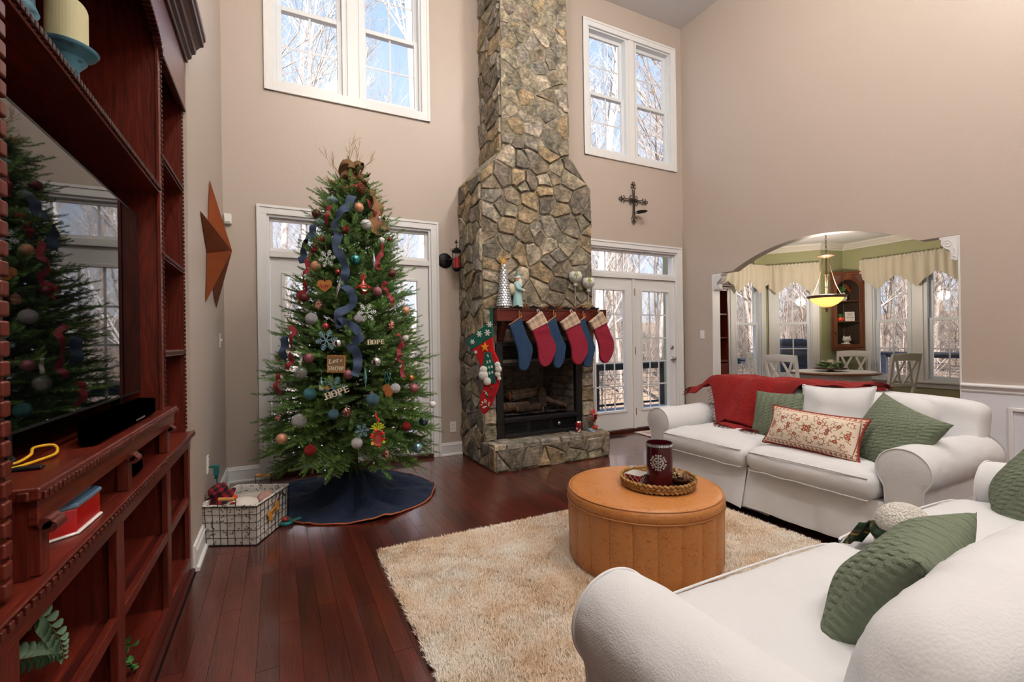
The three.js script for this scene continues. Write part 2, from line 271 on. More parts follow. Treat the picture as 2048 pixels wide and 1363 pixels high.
function frenchDoor(name, x0, x1, knobSide) {
  const root = struct(name), f = frameOf(WB.A, WB.B); root.position.set(...f.pos); root.rotation.y = f.turn;
  const cw = 0.085, top = 2.567, head = 2.115, t0 = 2.085;
  casing(root, x0, x1, 0, top, cw, false);
  const i0 = x0 + cw - 0.01, i1 = x1 - cw + 0.01, it = top - cw + 0.01, fr = 0.03;
  part('door_frame', [b6(i0, i0 + fr, 0, it, -0.15, 0.0), b6(i1 - fr, i1, 0, it, -0.15, 0.0), b6(i0, i1, it - fr, it, -0.15, 0.001), b6(i0 + fr, i1 - fr, t0, head + 0.03, -0.14, -0.002, 0.003)], trimM, root);
  part('threshold', [b6(i0 + 0.005, i1 - 0.005, 0, 0.042, -0.15, 0.012, 0.004)], std({ map: oak[1][0], roughness: 0.4, color: 0xc89a80 }), root);
  // transom
  const tx0 = i0 + fr, tx1 = i1 - fr, ty0 = head + 0.03, ty1 = it - fr, s = 0.03, tr = part('transom', [b6(tx0, tx1, ty0, ty0 + s, -0.08, -0.04, 0.003), b6(tx0, tx1, ty1 - s, ty1, -0.08, -0.04, 0.003), b6(tx0, tx0 + s, ty0 + s, ty1 - s, -0.08, -0.04, 0.003), b6(tx1 - s, tx1, ty0 + s, ty1 - s, -0.08, -0.04, 0.003)], trimM, root);
  part('pane', [b6(tx0 + s, tx1 - s, ty0 + s, ty1 - s, -0.062, -0.058)], glassM, tr);
  for (let k = 1; k < 5; k++) { const x = tx0 + s + (tx1 - tx0 - 2 * s) * k / 5; part('muntin', [b6(x - 0.009, x + 0.009, ty0 + s, ty1 - s, -0.067, -0.0625)], vinylM, tr); }
  // two leaves meeting on a centre post
  const mid = (i0 + i1) / 2, y0 = 0.046, y1 = t0 - 0.004;
  part('centre_post', [b6(mid - 0.022, mid + 0.022, 0.03, t0, -0.1, -0.012, 0.004)], trimM, root);
  for (const sd of [-1, 1]) {
    const a = sd < 0 ? i0 + fr + 0.003 : mid + 0.025, b = sd < 0 ? mid - 0.025 : i1 - fr - 0.003, gx0 = a + 0.125, gx1 = b - 0.125, gy0 = 0.30, gy1 = y1 - 0.165, z0 = -0.075, z1 = -0.03;
    const leaf = part('door_leaf', [b6(a, gx0, y0, y1, z0, z1), b6(gx1, b, y0, y1, z0, z1), b6(gx0, gx1, y0, gy0, z0, z1), b6(gx0, gx1, gy1, y1, z0, z1)], trimM, root);
    part('glazing_bead', [b6(gx0 - 0.03, gx0, gy0 - 0.03, gy1 + 0.03, z1, z1 + 0.012, 0.004), b6(gx1, gx1 + 0.03, gy0 - 0.03, gy1 + 0.03, z1, z1 + 0.012, 0.004), b6(gx0, gx1, gy0 - 0.03, gy0, z1, z1 + 0.012, 0.004), b6(gx0, gx1, gy1, gy1 + 0.03, z1, z1 + 0.012, 0.004)], trimM, leaf);
    part('pane', [b6(gx0, gx1, gy0, gy1, -0.054, -0.05)], glassM, leaf);
    for (const k of [1, 2]) { const x = gx0 + (gx1 - gx0) * k / 3; part('muntin', [b6(x - 0.01, x + 0.01, gy0, gy1, -0.0595, -0.0545)], vinylM, leaf); }
    for (const k of [1, 2, 3, 4]) { const y = gy0 + (gy1 - gy0) * k / 5; part('muntin', [b6(gx0, gx1, y - 0.01, y + 0.01, -0.0596, -0.0546)], vinylM, leaf); }
    if (sd === knobSide) {
      const kx = sd > 0 ? b - 0.06 : a + 0.06, kn = lathe([[0.0, 0], [0.03, 0], [0.03, 0.006], [0.012, 0.01], [0.011, 0.03], [0.026, 0.038], [0.03, 0.052], [0.024, 0.064], [0, 0.067]], 20).rotateX(PI / 2);
      part('door_knob', [kn.clone().translate(kx, 0.97, z1)], nickel, leaf); part('deadbolt', [lathe([[0, 0], [0.03, 0], [0.03, 0.01], [0.02, 0.018], [0, 0.018]], 20).rotateX(PI / 2).translate(kx, 1.13, z1), b6(kx - 0.004, kx + 0.004, 1.115, 1.145, z1 + 0.018, z1 + 0.03)], nickel, leaf);
      for (const hy of [0.22, 1.05, 1.85]) part('hinge', [cyl(0.007, 0.007, 0.1, 8, sd > 0 ? a - 0.012 : b + 0.012, hy, -0.012), b6(sd > 0 ? a - 0.02 : b - 0.002, sd > 0 ? a + 0.002 : b + 0.02, hy, hy + 0.1, -0.03, -0.0275)], brass, leaf);
    }
  }
  return root;
}
frenchDoor('door_1', bxl(-0.174), bxl(1.58), -1);
frenchDoor('door_2', bxl(3.478), bxl(5.228), 1);
wallSeg('wall_back', [XL - 0.7, ZB], [XR + 0.13, ZB], HC + 0.1, 0.15, [[-0.095, 1.506, 3.655, 5.425, 0.09], [3.547, 5.154, 3.65, 5.42, 0.09]].map(([a, b, c, d, w]) => [a + w - XL + 0.7 - 0.012, b - w - XL + 0.7 + 0.012, c + w - 0.012, d - w + 0.012]).concat([[-0.174, 1.58], [3.478, 5.228]].map(([a, b]) => [a + 0.075 - XL + 0.7, b - 0.075 - XL + 0.7, 0.0005, 2.492])), wallM);
// left wall, with the niche of the built-in
struct('wall_left', [b6(XL - 0.6, XL, 0, HC + 0.1, ZB, -3.1), b6(XL - 0.6, XL, 0, HC + 0.1, -0.55, ZF), b6(XL - 0.6, XL, 3.02, HC + 0.1, -3.1, -0.55), b6(XL - 0.6, XL - 0.53, 0, 3.02, -3.1, -0.55)], wallM);
struct('wall_front', [b6(XL - 0.6, XR + 0.13, 0, HC + 0.1, ZF, ZF + 0.15)], wallM);
struct('ceiling', [b6(XL - 0.6, XR + 0.13, HC, HC + 0.15, ZB - 0.15, ZF + 0.15)], ceilM);
{ // right wall with the arched opening to the breakfast nook; s = -z
  const s = new THREE.Shape(), a = 1.875, b = 4.455, c = 2.16, d = 4.13, so = 2.125, rise = 0.253, rad = ((d - c) ** 2 / 4 + rise * rise) / (2 * rise), cy = so + rise - rad, ang = Math.asin((d - c) / 2 / rad);
  s.moveTo(-ZF, 0); s.lineTo(a, 0); s.lineTo(a, so); s.lineTo(c, so);
  for (let i = 1; i <= 40; i++) { const t = -ang + 2 * ang * i / 40; s.lineTo((c + d) / 2 + rad * Math.sin(t), cy + rad * Math.cos(t)); }
  s.lineTo(b, so); s.lineTo(b, 0); s.lineTo(-ZB, 0); s.lineTo(-ZB, HC + 0.1); s.lineTo(-ZF, HC + 0.1); s.closePath();
  struct('wall_right', [boxUV(new THREE.ExtrudeGeometry(s, { depth: 0.13, bevelEnabled: false }).rotateY(PI / 2)).translate(XR, 0, 0)], wallM);
  struct('trim_1', [b6(XR - 0.004, XR + 0.134, 0, so - 0.004, -b - 0.002, -b + 0.012, 0.003)], trimM);
  struct('trim_2', [b6(XR - 0.004, XR + 0.134, 0, so - 0.004, -a - 0.012, -a + 0.002, 0.003)], trimM);
}
{ // chair rail and panelled dado right of the opening
  const rail = [[0, 0], [0.012, 0], [0.016, 0.012], [0.012, 0.02], [0.024, 0.04], [0.034, 0.05], [0.034, 0.06], [0.022, 0.072], [0, 0.074]], z0 = -1.872;
  const dado = struct('trim_3', [b6(XR - 0.008, XR - 0.0005, 0.1, 0.77, z0, ZF - 0.001)], std({ color: 0xdfe2ea, roughness: 0.45 }));
  part('chair_rail', [mould(rail, [XR - 0.001, 0.768, z0], [XR - 0.001, 0.768, ZF], [-1, 0, 0])], trimM, dado);
  for (let z = -1.585, i = 0; z < 3.4; z += 0.98, i++) part('panel_moulding', [b6(XR - 0.026, XR - 0.006, 0.632, 0.662, z, z + 0.8, 0.006), b6(XR - 0.026, XR - 0.006, 0.232, 0.262, z, z + 0.8, 0.006), b6(XR - 0.0265, XR - 0.0065, 0.232, 0.662, z, z + 0.03, 0.006), b6(XR - 0.0265, XR - 0.0065, 0.232, 0.662, z + 0.77, z + 0.8, 0.006)], trimM, dado);
}
const baseProfile = [[0, 0], [0.03, 0], [0.031, 0.008], [0.028, 0.018], [0.016, 0.022], [0.016, 0.105], [0.02, 0.112], [0.014, 0.12], [0.011, 0.135], [0.004, 0.142], [0, 0.142]];
struct('baseboard_left', [mould(baseProfile, [XL, 0, -3.115], [XL, 0, ZB], [1, 0, 0]), mould(baseProfile, [XL, 0, ZF], [XL, 0, -0.52], [1, 0, 0])], trimM);
struct('baseboard_back', [[XL, -0.174], [1.58, 1.825], [3.18, 3.478], [5.228, XR]].map(([a, b]) => mould(baseProfile, [a, 0, ZB], [b, 0, ZB], [0, 0, 1])), trimM);
struct('baseboard_right', [mould(baseProfile, [XR, 0, ZB], [XR, 0, -4.46], [-1, 0, 0]), mould(baseProfile, [XR, 0, -1.87], [XR, 0, ZF], [-1, 0, 0])], trimM);

// ---------------------------------------------------------------- breakfast nook
const NK = [[5.41, -5.2], [7.49, -5.2], [7.97, -4.58], [8.44, -4.5], [8.44, -1.2], [5.41, -1.2]], HN = 2.78, stoolY = 0.59, headY = 2.42, railY = 1.485;
const segLen = (i) => Math.hypot(NK[i + 1][0] - NK[i][0], NK[i + 1][1] - NK[i][1]);
windowPair('window_3', NK[0], NK[1], 5.93 - 5.41 - 0.09, 7.43 - 5.41, stoolY, headY, railY, 2, 0.1, 0.14, true);
windowPair('window_4', NK[1], NK[2], 0.025, segLen(1) - 0.03, stoolY, headY, railY, 1, 0.1, 0.1, true);
windowPair('window_5', NK[3], NK[4], 4.5 - 4.165, 4.5 - 2.80, stoolY, headY, railY, 2, 0.1, 0.16, true);
const nh = (a, b) => [a + 0.088, b - 0.088, stoolY - 0.012, headY - 0.088];
wallSeg('wall_nook_back', NK[0], NK[1], HN, 0.14, [nh(5.93 - 5.41 - 0.09, 7.43 - 5.41)], greenM);
wallSeg('wall_nook_bay', NK[1], NK[2], HN, 0.14, [nh(0.025, segLen(1) - 0.03)], greenM);
wallSeg('wall_nook_return', NK[2], NK[3], HN, 0.14, [], greenM);
wallSeg('wall_nook_right', NK[3], NK[4], HN, 0.14, [nh(4.5 - 4.165, 4.5 - 2.80)], greenM);
wallSeg('wall_nook_front', NK[4], NK[5], HN, 0.14, [], greenM);
struct('wall_nook_left', [b6(5.41, 5.43, 0, HN, -5.2, -4.48), b6(5.41, 5.43, 0, HN, -1.85, -1.2)], greenM);
struct('ceiling_nook', [b6(5.3, 8.7, HN, HN + 0.12, -5.45, -1.0)], ceilM);
struct('wall_nook_corner', [b6(5.27, 5.41, 0, HN + 0.1, -5.35, ZB)], greenM);
{
  const crown = [[0, 0], [0.012, 0], [0.014, 0.02], [0.03, 0.03], [0.06, 0.065], [0.075, 0.072], [0.08, 0.09], [0.09, 0.1], [0, 0.1]], g = [];
  for (let i = 0; i < 5; i++) { const d = V(NK[i + 1][0] - NK[i][0], 0, NK[i + 1][1] - NK[i][1]).normalize(); g.push(mould(crown, [NK[i][0], HN - 0.1, NK[i][1]], [NK[i + 1][0], HN - 0.1, NK[i + 1][1]], [-d.z, 0, d.x])); }
  struct('trim_4', g, std({ color: 0xe6e2da, roughness: 0.45 }));
}
// ---------------------------------------------------------------- added ceiling fill lamps for the great room, out of view (above and behind the camera)
{
  const dome = lathe([[0.0, -0.13], [0.1, -0.125], [0.19, -0.095], [0.235, -0.05], [0.245, -0.02]], 36), ring = lathe([[0.235, -0.03], [0.262, -0.03], [0.27, -0.012], [0.27, 0]], 36);
  const glow = std({ color: 0xfffaf0, emissive: 0xfff2e2, emissiveIntensity: 1.5, roughness: 0.6 });
  FILL_LAMPS.forEach(([x, z], i) => {
    const t = thing('added_ceiling_lamp', 'added round frosted dome lamp on the white ceiling, out of view, brightening the room', 'added ceiling lamp', [x, HC, z], 0, 'added dome lamps on the ceiling');
    part('rim', [ring], nickel, t); part('shade', [dome], glow, t);
    const l = new THREE.PointLight(FILL_LAMP_COLOR, FILL_LAMP_POWER); l.name = 'fill_light'; l.position.set(x, HC - 0.40, z); l.castShadow = true; l.shadow.radius = 10; scene.add(l);
  });
}
// ---------------------------------------------------------------- stone chimney and hearth
const stoneMat = (() => {
  const map = tex(512, 512, (u, v) => { const a = pf(u, v, 5, 5, 3, 4), b = pf(u, v, 24, 24, 8, 3), c = pf(u, v, 9, 30, 15, 3), k = 168 + 130 * (a - 0.5) + 90 * (b - 0.5) + 60 * (c - 0.5); return [clamp(k + 16 * (a - 0.4), 0, 255), k, clamp(k - 22 * (c - 0.3), 0, 255)]; }, 0.5, 0.5);
  const bump = gray(512, 512, (u, v) => 0.6 * pf(u, v, 9, 9, 3, 5) + 0.4 * pf(u, v, 12, 50, 15, 3), 0.5, 0.5);
  const tones = [0xe0d2ba, 0xc8b8a2, 0xd4bf9e, 0xe6cda6, 0xe2d6c8, 0xb9a994, 0xcac2b8, 0xdcc29c, 0xb0a89a, 0xffefd8, 0xd0c8b0, 0xa69a8e];
  const mats = tones.map((c) => std({ color: c, map, bumpMap: bump, bumpScale: 0.007, roughness: 0.86 }));
  return { map, bump, mats };
})();
const mortarM = std({ color: 0xc4baa6, map: stoneMat.map, bumpMap: stoneMat.bump, bumpScale: 0.006, roughness: 0.95 });
function clipPoly(poly, nx, ny, d) { // keep nx*x+ny*y <= d
  const out = []; for (let i = 0; i < poly.length; i++) { const a = poly[i], b = poly[(i + 1) % poly.length], da = nx * a[0] + ny * a[1] - d, db = nx * b[0] + ny * b[1] - d; if (da <= 0) out.push(a); if (da * db < 0) { const t = da / (da - db); out.push([a[0] + (b[0] - a[0]) * t, a[1] + (b[1] - a[1]) * t]); } } return out;
}
// rubble: irregular cells around scattered seeds, each lifted into a rough stone; clipFor(seed) lists the half planes of the face there
function rubble(rnd, seeds, clipFor, gap, depth) {
  const out = [];
  seeds.forEach((s, i) => {
    let poly = [[s[0] - 0.6, s[1] - 0.6], [s[0] + 0.6, s[1] - 0.6], [s[0] + 0.6, s[1] + 0.6], [s[0] - 0.6, s[1] + 0.6]];
    for (const [nx, ny, d] of clipFor(s)) poly = clipPoly(poly, nx, ny, d);
    seeds.forEach((t, j) => { if (i === j || poly.length < 3) return; const dx = t[0] - s[0], dy = t[1] - s[1], L = Math.hypot(dx, dy); if (L > 0.75) return; const nx = dx / L, ny = dy / L; poly = clipPoly(poly, nx, ny, nx * (s[0] + t[0]) / 2 + ny * (s[1] + t[1]) / 2 - gap * (0.6 + 0.8 * rnd())); });
    if (poly.length < 3) return;
    let ar = 0; poly.forEach((a, k) => { const b = poly[(k + 1) % poly.length]; ar += a[0] * b[1] - a[1] * b[0]; }); if (Math.abs(ar) / 2 < 0.0022) return;
    const cx = poly.reduce((t, p) => t + p[0], 0) / poly.length, cy = poly.reduce((t, p) => t + p[1], 0) / poly.length, ring = [];
    poly.forEach((a, k) => { const b = poly[(k + 1) % poly.length], L = Math.hypot(b[0] - a[0], b[1] - a[1]); ring.push([lerp(a[0], cx, 0.05 * rnd()), lerp(a[1], cy, 0.05 * rnd())]); if (L > 0.07) { const j = (rnd() - 0.65) * 0.02; ring.push([(a[0] + b[0]) / 2 + (b[1] - a[1]) / L * j, (a[1] + b[1]) / 2 - (b[0] - a[0]) / L * j]); } });
    const h = depth * (0.55 + 0.75 * rnd()), tx = (rnd() - 0.5) * 0.22, ty = (rnd() - 0.5) * 0.22, n = ring.length, pos = [], idx = [], lay = [[1, -0.03, 0], [0.985, h * 0.55, 0.3], [0.9, h * 0.95, 1]];
    for (const [sc, z, tl] of lay) for (const p of ring) { const x = cx + (p[0] - cx) * sc, y = cy + (p[1] - cy) * sc; pos.push(x, y, z + tl * ((x - cx) * tx + (y - cy) * ty) + (tl ? (rnd() - 0.5) * h * 0.25 : 0)); }
    pos.push(cx + (rnd() - 0.5) * 0.03, cy + (rnd() - 0.5) * 0.03, h * (0.95 + 0.35 * rnd()));
    for (let l = 0; l < 2; l++) for (let k = 0; k < n; k++) { const a = l * n + k, b = l * n + (k + 1) % n; idx.push(a, b, b + n, a, b + n, a + n); }
    for (let k = 0; k < n; k++) idx.push(2 * n + k, 2 * n + (k + 1) % n, 3 * n);
    const g = new THREE.BufferGeometry(); g.setAttribute('position', new THREE.Float32BufferAttribute(pos, 3)); g.setIndex(idx); const f = g.toNonIndexed(); f.computeVertexNormals();
    out.push({ g: boxUV(f, 0, rnd() * 3, rnd() * 3), area: Math.abs(ar) / 2, c: [cx, cy] });
  });
  return out;
}
function scatter(rnd, x0, x1, y0, y1, size, keep = () => true) { // seeds on a shaken lattice with uneven spacing
  const s = []; let row = 0; for (let y = y0; y < y1; y += size * 0.82, row++) for (let x = x0 + (row % 2) * size / 2; x < x1; x += size) { const p = [x + size * 0.5 + (rnd() - 0.5) * size * 0.95, y + size * 0.4 + (rnd() - 0.5) * size * 0.85]; if (rnd() < 0.2) continue; if (p[0] > x0 && p[0] < x1 && p[1] > y0 && p[1] < y1 && keep(p)) s.push(p); } return s;
}
const FX0 = 1.835, FX1 = 3.175, FZ = -4.325, UX0 = 2.105, UX1 = 2.93, UZ = -4.40, SH0 = 2.95, SH1 = 3.25, HZ = -4.055, HY = 0.245;
{
  const fire = thing('stone_fireplace', 'tall rubble stone chimney breast with raised stone hearth rising between the two french doors', 'fireplace', [0, 0, 0]);
  const sh = (z0, z1) => boxUV(extr(shape2([[FX0, 1.24], [FX1, 1.24], [FX1, SH0], [UX1, SH1], [UX1, HC], [UX0, HC], [UX0, SH1], [FX0, SH0]]), z1 - z0).translate(0, 0, z0));
  part('mortar', [sh(ZB, FZ - 0.06), b6(FX0, FX1, 1.24, SH0, FZ - 0.06, FZ), boxUV(extr(shape2([[FX0, SH0], [FX1, SH0], [UX1, SH1], [UX0, SH1]]), 0.06).translate(0, 0, FZ - 0.06)), b6(UX0, UX1, SH1, HC, FZ - 0.1, UZ), b6(FX0, 1.965, 0, 1.24, ZB, FZ), b6(3.02, FX1, 0, 1.24, ZB, FZ), b6(1.965, 3.02, 0, 0.26, ZB, FZ), b6(FX0, FX1, 0, HY, FZ, HZ)], mortarM, fire);
  const rnd = mulberry(8), pick = () => stoneMat.mats[Math.floor(rnd() * stoneMat.mats.length)];
  const add = (list, fn) => list.forEach((s) => part('stone', [fn(s.g)], pick(), fire));
  // front face
  const slope = (SH1 - SH0) / (UX0 - FX0), sl = Math.hypot(1, slope), ns = [slope / sl, 1 / sl];
  const clip = (s) => [[0, -1, s[1] > 1.24 ? -1.25 : -HY], [0, 1, HC], ...(s[1] > SH1 ? [[-1, 0, -UX0], [1, 0, UX1]] : [[-1, 0, -FX0], [1, 0, FX1], [-ns[0], ns[1], -ns[0] * FX0 + ns[1] * SH0], [ns[0], ns[1], ns[0] * FX1 + ns[1] * SH0]]), ...(s[1] < 1.24 ? [[s[0] < 2.5 ? 1 : -1, 0, s[0] < 2.5 ? 1.965 : -3.02], [0, 1, 1.3]] : [])];
  const inFace = (p) => p[1] > SH1 ? p[0] > UX0 && p[0] < UX1 : p[1] > SH0 ? p[0] > FX0 + (p[1] - SH0) / slope && p[0] < FX1 - (p[1] - SH0) / slope : true;
  const front = rubble(rnd, [...scatter(rnd, FX0, FX1, 1.25, HC, 0.17, inFace), ...Array.from({ length: 6 }, (_, i) => [1.9 + rnd() * 0.02, 0.33 + i * 0.16]), ...Array.from({ length: 6 }, (_, i) => [3.09 + rnd() * 0.02, 0.33 + i * 0.16])], clip, 0.006, 0.02);
  add(front, (g) => bend0(g, (p) => { p.z += p.y > SH1 ? lerp(FZ, UZ, sstep(p.y, SH1, SH1 + 0.12)) : FZ; }));
  // hearth: front, left end and flag top
  add(rubble(rnd, scatter(rnd, FX0, FX1, 0.005, HY - 0.03, 0.15), () => [[-1, 0, -FX0], [1, 0, FX1], [0, -1, -0.01], [0, 1, HY - 0.03]], 0.005, 0.02), (g) => g.translate(0, 0, HZ));
  add(rubble(rnd, scatter(rnd, FX0, FX1, 0, FZ * 0 + 0.27, 0.21), () => [[-1, 0, -FX0 + 0.015], [1, 0, FX1 + 0.015], [0, -1, 0.015], [0, 1, 0.268]], 0.005, 0.012), (g) => g.rotateX(-PI / 2).translate(0, HY - 0.002, HZ));
  // left flanks: lower (with the hearth's end), upper, and the sloping shoulder
  const leftLow = rubble(rnd, scatter(rnd, -4.94, HZ, 0.01, SH0, 0.17, (p) => p[0] < FZ || p[1] < HY), (s) => [[-1, 0, 4.945], [0, 1, s[0] > FZ ? HY - 0.01 : SH0], [0, -1, -0.01], [1, 0, s[1] > HY ? FZ : HZ]], 0.006, 0.02);
  add(leftLow, (g) => g.rotateY(-PI / 2).translate(FX0, 0, 0));
  const leftUp = rubble(rnd, scatter(rnd, -4.94, UZ, SH1, HC, 0.17), () => [[-1, 0, 4.945], [1, 0, UZ], [0, 1, HC], [0, -1, -SH1]], 0.006, 0.02);
  add(leftUp, (g) => g.rotateY(-PI / 2).translate(UX0, 0, 0));
  const SLn = Math.hypot(UX0 - FX0, SH1 - SH0);
  for (const side of [-1, 1]) add(rubble(rnd, scatter(rnd, -4.94, FZ, 0, SLn, 0.2), () => [[-1, 0, 4.945], [1, 0, FZ], [0, 1, SLn], [0, -1, 0]], 0.006, 0.018), (g) => { g.rotateY(-PI / 2); if (side > 0) g = mirror(g); const a = side * Math.atan2(UX0 - FX0, SH1 - SH0); return g.rotateZ(a).translate(side < 0 ? FX0 : FX1, SH0, 0); });
  const right = [...rubble(rnd, scatter(rnd, -4.94, FZ, 0.01, SH0, 0.19), () => [[-1, 0, 4.945], [1, 0, FZ], [0, 1, SH0], [0, -1, -0.01]], 0.006, 0.02).map((s) => mirror(s.g.rotateY(-PI / 2)).translate(FX1, 0, 0)), ...rubble(rnd, scatter(rnd, -4.94, UZ, SH1, HC, 0.19), () => [[-1, 0, 4.945], [1, 0, UZ], [0, 1, HC], [0, -1, -SH1]], 0.006, 0.02).map((s) => mirror(s.g.rotateY(-PI / 2)).translate(UX1, 0, 0))];
  const rs = part('stones', right, stoneMat.mats[5], fire, 'stones of the side away from the photographer'); rs.userData.kind = 'stuff';
}
function bend0(g, fn) { const p = g.attributes.position, q = V(); for (let i = 0; i < p.count; i++) { q.fromBufferAttribute(p, i); fn(q); p.setXYZ(i, q.x, q.y, q.z); } return g; }
// ---------------------------------------------------------------- gas fireplace insert
{
  const t = thing('fireplace_insert', 'black metal gas fireplace insert with louvres and a brick lined firebox', 'fireplace insert', [0, 0, 0]);
  const x0 = 1.968, x1 = 3.016, y0 = 0.262, y1 = 1.236, zf = -4.305, ox0 = 2.045, ox1 = 2.935, oy0 = 0.465, oy1 = 1.0;
  part('frame', [b6(x0, ox0, y0, y1, FZ - 0.08, zf, 0.004), b6(ox1, x1, y0, y1, FZ - 0.08, zf, 0.004), b6(ox0, ox1, oy1, 1.03, FZ - 0.08, zf + 0.006, 0.004), b6(ox0, ox1, y1 - 0.03, y1, FZ - 0.08, zf, 0.004), b6(ox0, ox1, oy0 - 0.03, oy0, FZ - 0.08, zf + 0.012, 0.004), b6(ox0, ox1, y0, y0 + 0.03, FZ - 0.08, zf, 0.004), b6(x0, x1, oy0 - 0.04, oy0 - 0.032, zf - 0.01, zf + 0.01)], blackSatin, t);
  for (let i = 0; i < 7; i++) part('louvre', [rot(bx(ox1 - ox0, 0.022, 0.004), 0.5).translate((ox0 + ox1) / 2, 1.05 + i * 0.024, FZ - 0.02)], blackSatin, t);
  part('lower_panel', [b6(ox0, ox1, y0 + 0.028, oy0 - 0.03, FZ - 0.05, FZ - 0.02)], blackSatin, t);
  for (const [a, b] of [[0.03, 0.29], [0.33, 0.57], [0.61, 0.87]]) for (let i = 0; i < 5; i++) part('louvre', [rot(bx(b - a, 0.012, 0.004), 0.6).translate(ox0 + (a + b) / 2, 0.315 + i * 0.02, FZ - 0.012)], blackSatin, t);
  part('knob', [lathe([[0, 0], [0.018, 0], [0.02, 0.008], [0.012, 0.016], [0, 0.017]], 20).rotateX(PI / 2).translate(2.705, 0.36, zf)], nickel, t);
  const brickM = [0x8f8378, 0x867a70, 0x968a80, 0x7e736a].map((c) => std({ color: c, map: stoneMat.map, bumpMap: stoneMat.bump, bumpScale: 0.003, roughness: 0.95 })), rnd = mulberry(3);
  const zb = -4.82, bxl0 = 2.16, bxl1 = 2.82; // firebox narrows to the back
  part('firebox', [b6(x0, x1, 0.44, oy0, -4.9, FZ - 0.01), b6(x0, x1, 1.02, 1.06, -4.9, FZ - 0.01), b6(bxl0 - 0.03, bxl1 + 0.03, oy0, 1.03, zb - 0.03, zb), ...[[ox0 - 0.02, bxl0], [ox1 + 0.02, bxl1]].map(([a, b]) => { const L = Math.hypot(b - a, zb - FZ + 0.03); return bx(0.02, 0.6, L, 0, 0, 0).rotateY(Math.atan2(b - a, zb - FZ + 0.03)).translate((a + b) / 2 + (a < b ? -0.012 : 0.012), 0.75, (zb + FZ - 0.03) / 2); })], std({ color: 0x6a6058, roughness: 0.95 }), t);
  for (let r = 0; r < 7; r++) {
    const y = oy0 + 0.004 + r * 0.078, h = 0.072;
    for (let k = -1; k < 3; k++) { const a = Math.max(bxl0, bxl0 + k * 0.24 + (r % 2) * 0.12), b = Math.min(bxl1, bxl0 + (k + 1) * 0.24 + (r % 2) * 0.12 - 0.006); if (b - a > 0.03) part('brick', [b6(a, b, y, y + h, zb, zb + 0.008, 0.002)], brickM[Math.floor(rnd() * 4)], t); }
    for (const [a, b] of [[ox0, bxl0], [ox1, bxl1]]) { const L = Math.hypot(b - a, zb - FZ), an = Math.atan2(b - a, zb - FZ); for (let k = -1; k < 3; k++) { const s = Math.max(0.03, k * 0.2 + (r % 2) * 0.1), e = Math.min(L, (k + 1) * 0.2 + (r % 2) * 0.1 - 0.006); if (e - s > 0.03) { const q = (s + e) / 2 / L; part('brick', [bx(0.014, h, e - s, 0, y + h / 2, 0, 0.002).rotateY(an).translate(lerp(a, b, q), 0, lerp(FZ, zb, q))], brickM[Math.floor(rnd() * 4)], t); } } }
  }
  part('grate', [0, 1, 2, 3, 4, 5].map((i) => tube([[2.2 + i * 0.11, 0.47, -4.42], [2.2 + i * 0.11, 0.51, -4.44], [2.2 + i * 0.11, 0.51, -4.68]], 0.008)), blackMetal, t);
  const em = part('ember_bed', [grid(40, 14, (u, v) => [2.1 + 0.78 * u, 0.468 + 0.025 * Math.abs(fbm3(u * 14, v * 6, 3)) + 0.012, -4.36 - 0.3 * v])], std({ color: 0x241d18, roughness: 1 }), t); em.userData.kind = 'stuff';
}
{ // ceramic logs
  const barkT = tex(256, 256, (u, v) => { const k = pf(u, v, 8, 3, 4, 4), a = pf(u, v, 20, 8, 9, 2); return mixc(mixc([42, 34, 30], [112, 88, 66], k), [150, 146, 144], sstep(a, 0.62, 0.8) * 0.7); }, 0.3, 0.3), logM = std({ map: barkT, bumpMap: barkT, bumpScale: 0.006, roughness: 1 }), endM = std({ color: 0x8a5f3c, roughness: 1 }), ash = std({ map: barkT, color: 0xb9b4b8, bumpMap: barkT, bumpScale: 0.006, roughness: 1 });
  const logs = [['charred log split at its pale left end, bottom left of the gas fire', [2.12, 0.555, -4.45], [2.43, 0.55, -4.5], 0.05, logM], ['ash grey log lying low across the front of the gas fire', [2.25, 0.535, -4.41], [2.62, 0.53, -4.47], 0.042, ash], ['thick dark log laid on top of the gas fire logs', [2.22, 0.66, -4.53], [2.6, 0.68, -4.6], 0.062, logM], ['whitish burnt log standing up right of the middle in the firebox', [2.58, 0.52, -4.45], [2.63, 0.71, -4.55], 0.052, ash], ['thin dark log slanting down to the right in the firebox', [2.6, 0.62, -4.5], [2.88, 0.52, -4.43], 0.035, logM]];
  logs.forEach(([label, a, b, r, m], i) => {
    const c = V(...a).add(V(...b)).multiplyScalar(0.5), t = thing('fire_log', label, 'log', c.toArray()), A = V(...a).sub(c), B = V(...b).sub(c), d = B.clone().sub(A), L = d.length();
    const g = new THREE.CylinderGeometry(r * 0.9, r, L, 16, 8).applyQuaternion(new THREE.Quaternion().setFromUnitVectors(V(0, 1, 0), d.normalize()));
    part('bark', [bend(g, (p) => { const n = 0.3 * r * N3(p.x * 16 + i * 5, p.y * 16, p.z * 16); p.x += n; p.y += n; p.z += n * 0.7; })], m, t);
    part('cut_end', [ball(r * 0.86, 0, 0, 0, 10, 6).scale(1, 1, 1).applyMatrix4(new THREE.Matrix4().makeScale(0.25, 1, 1)).translate(A.x, A.y, A.z)], endM, t);
  });
}
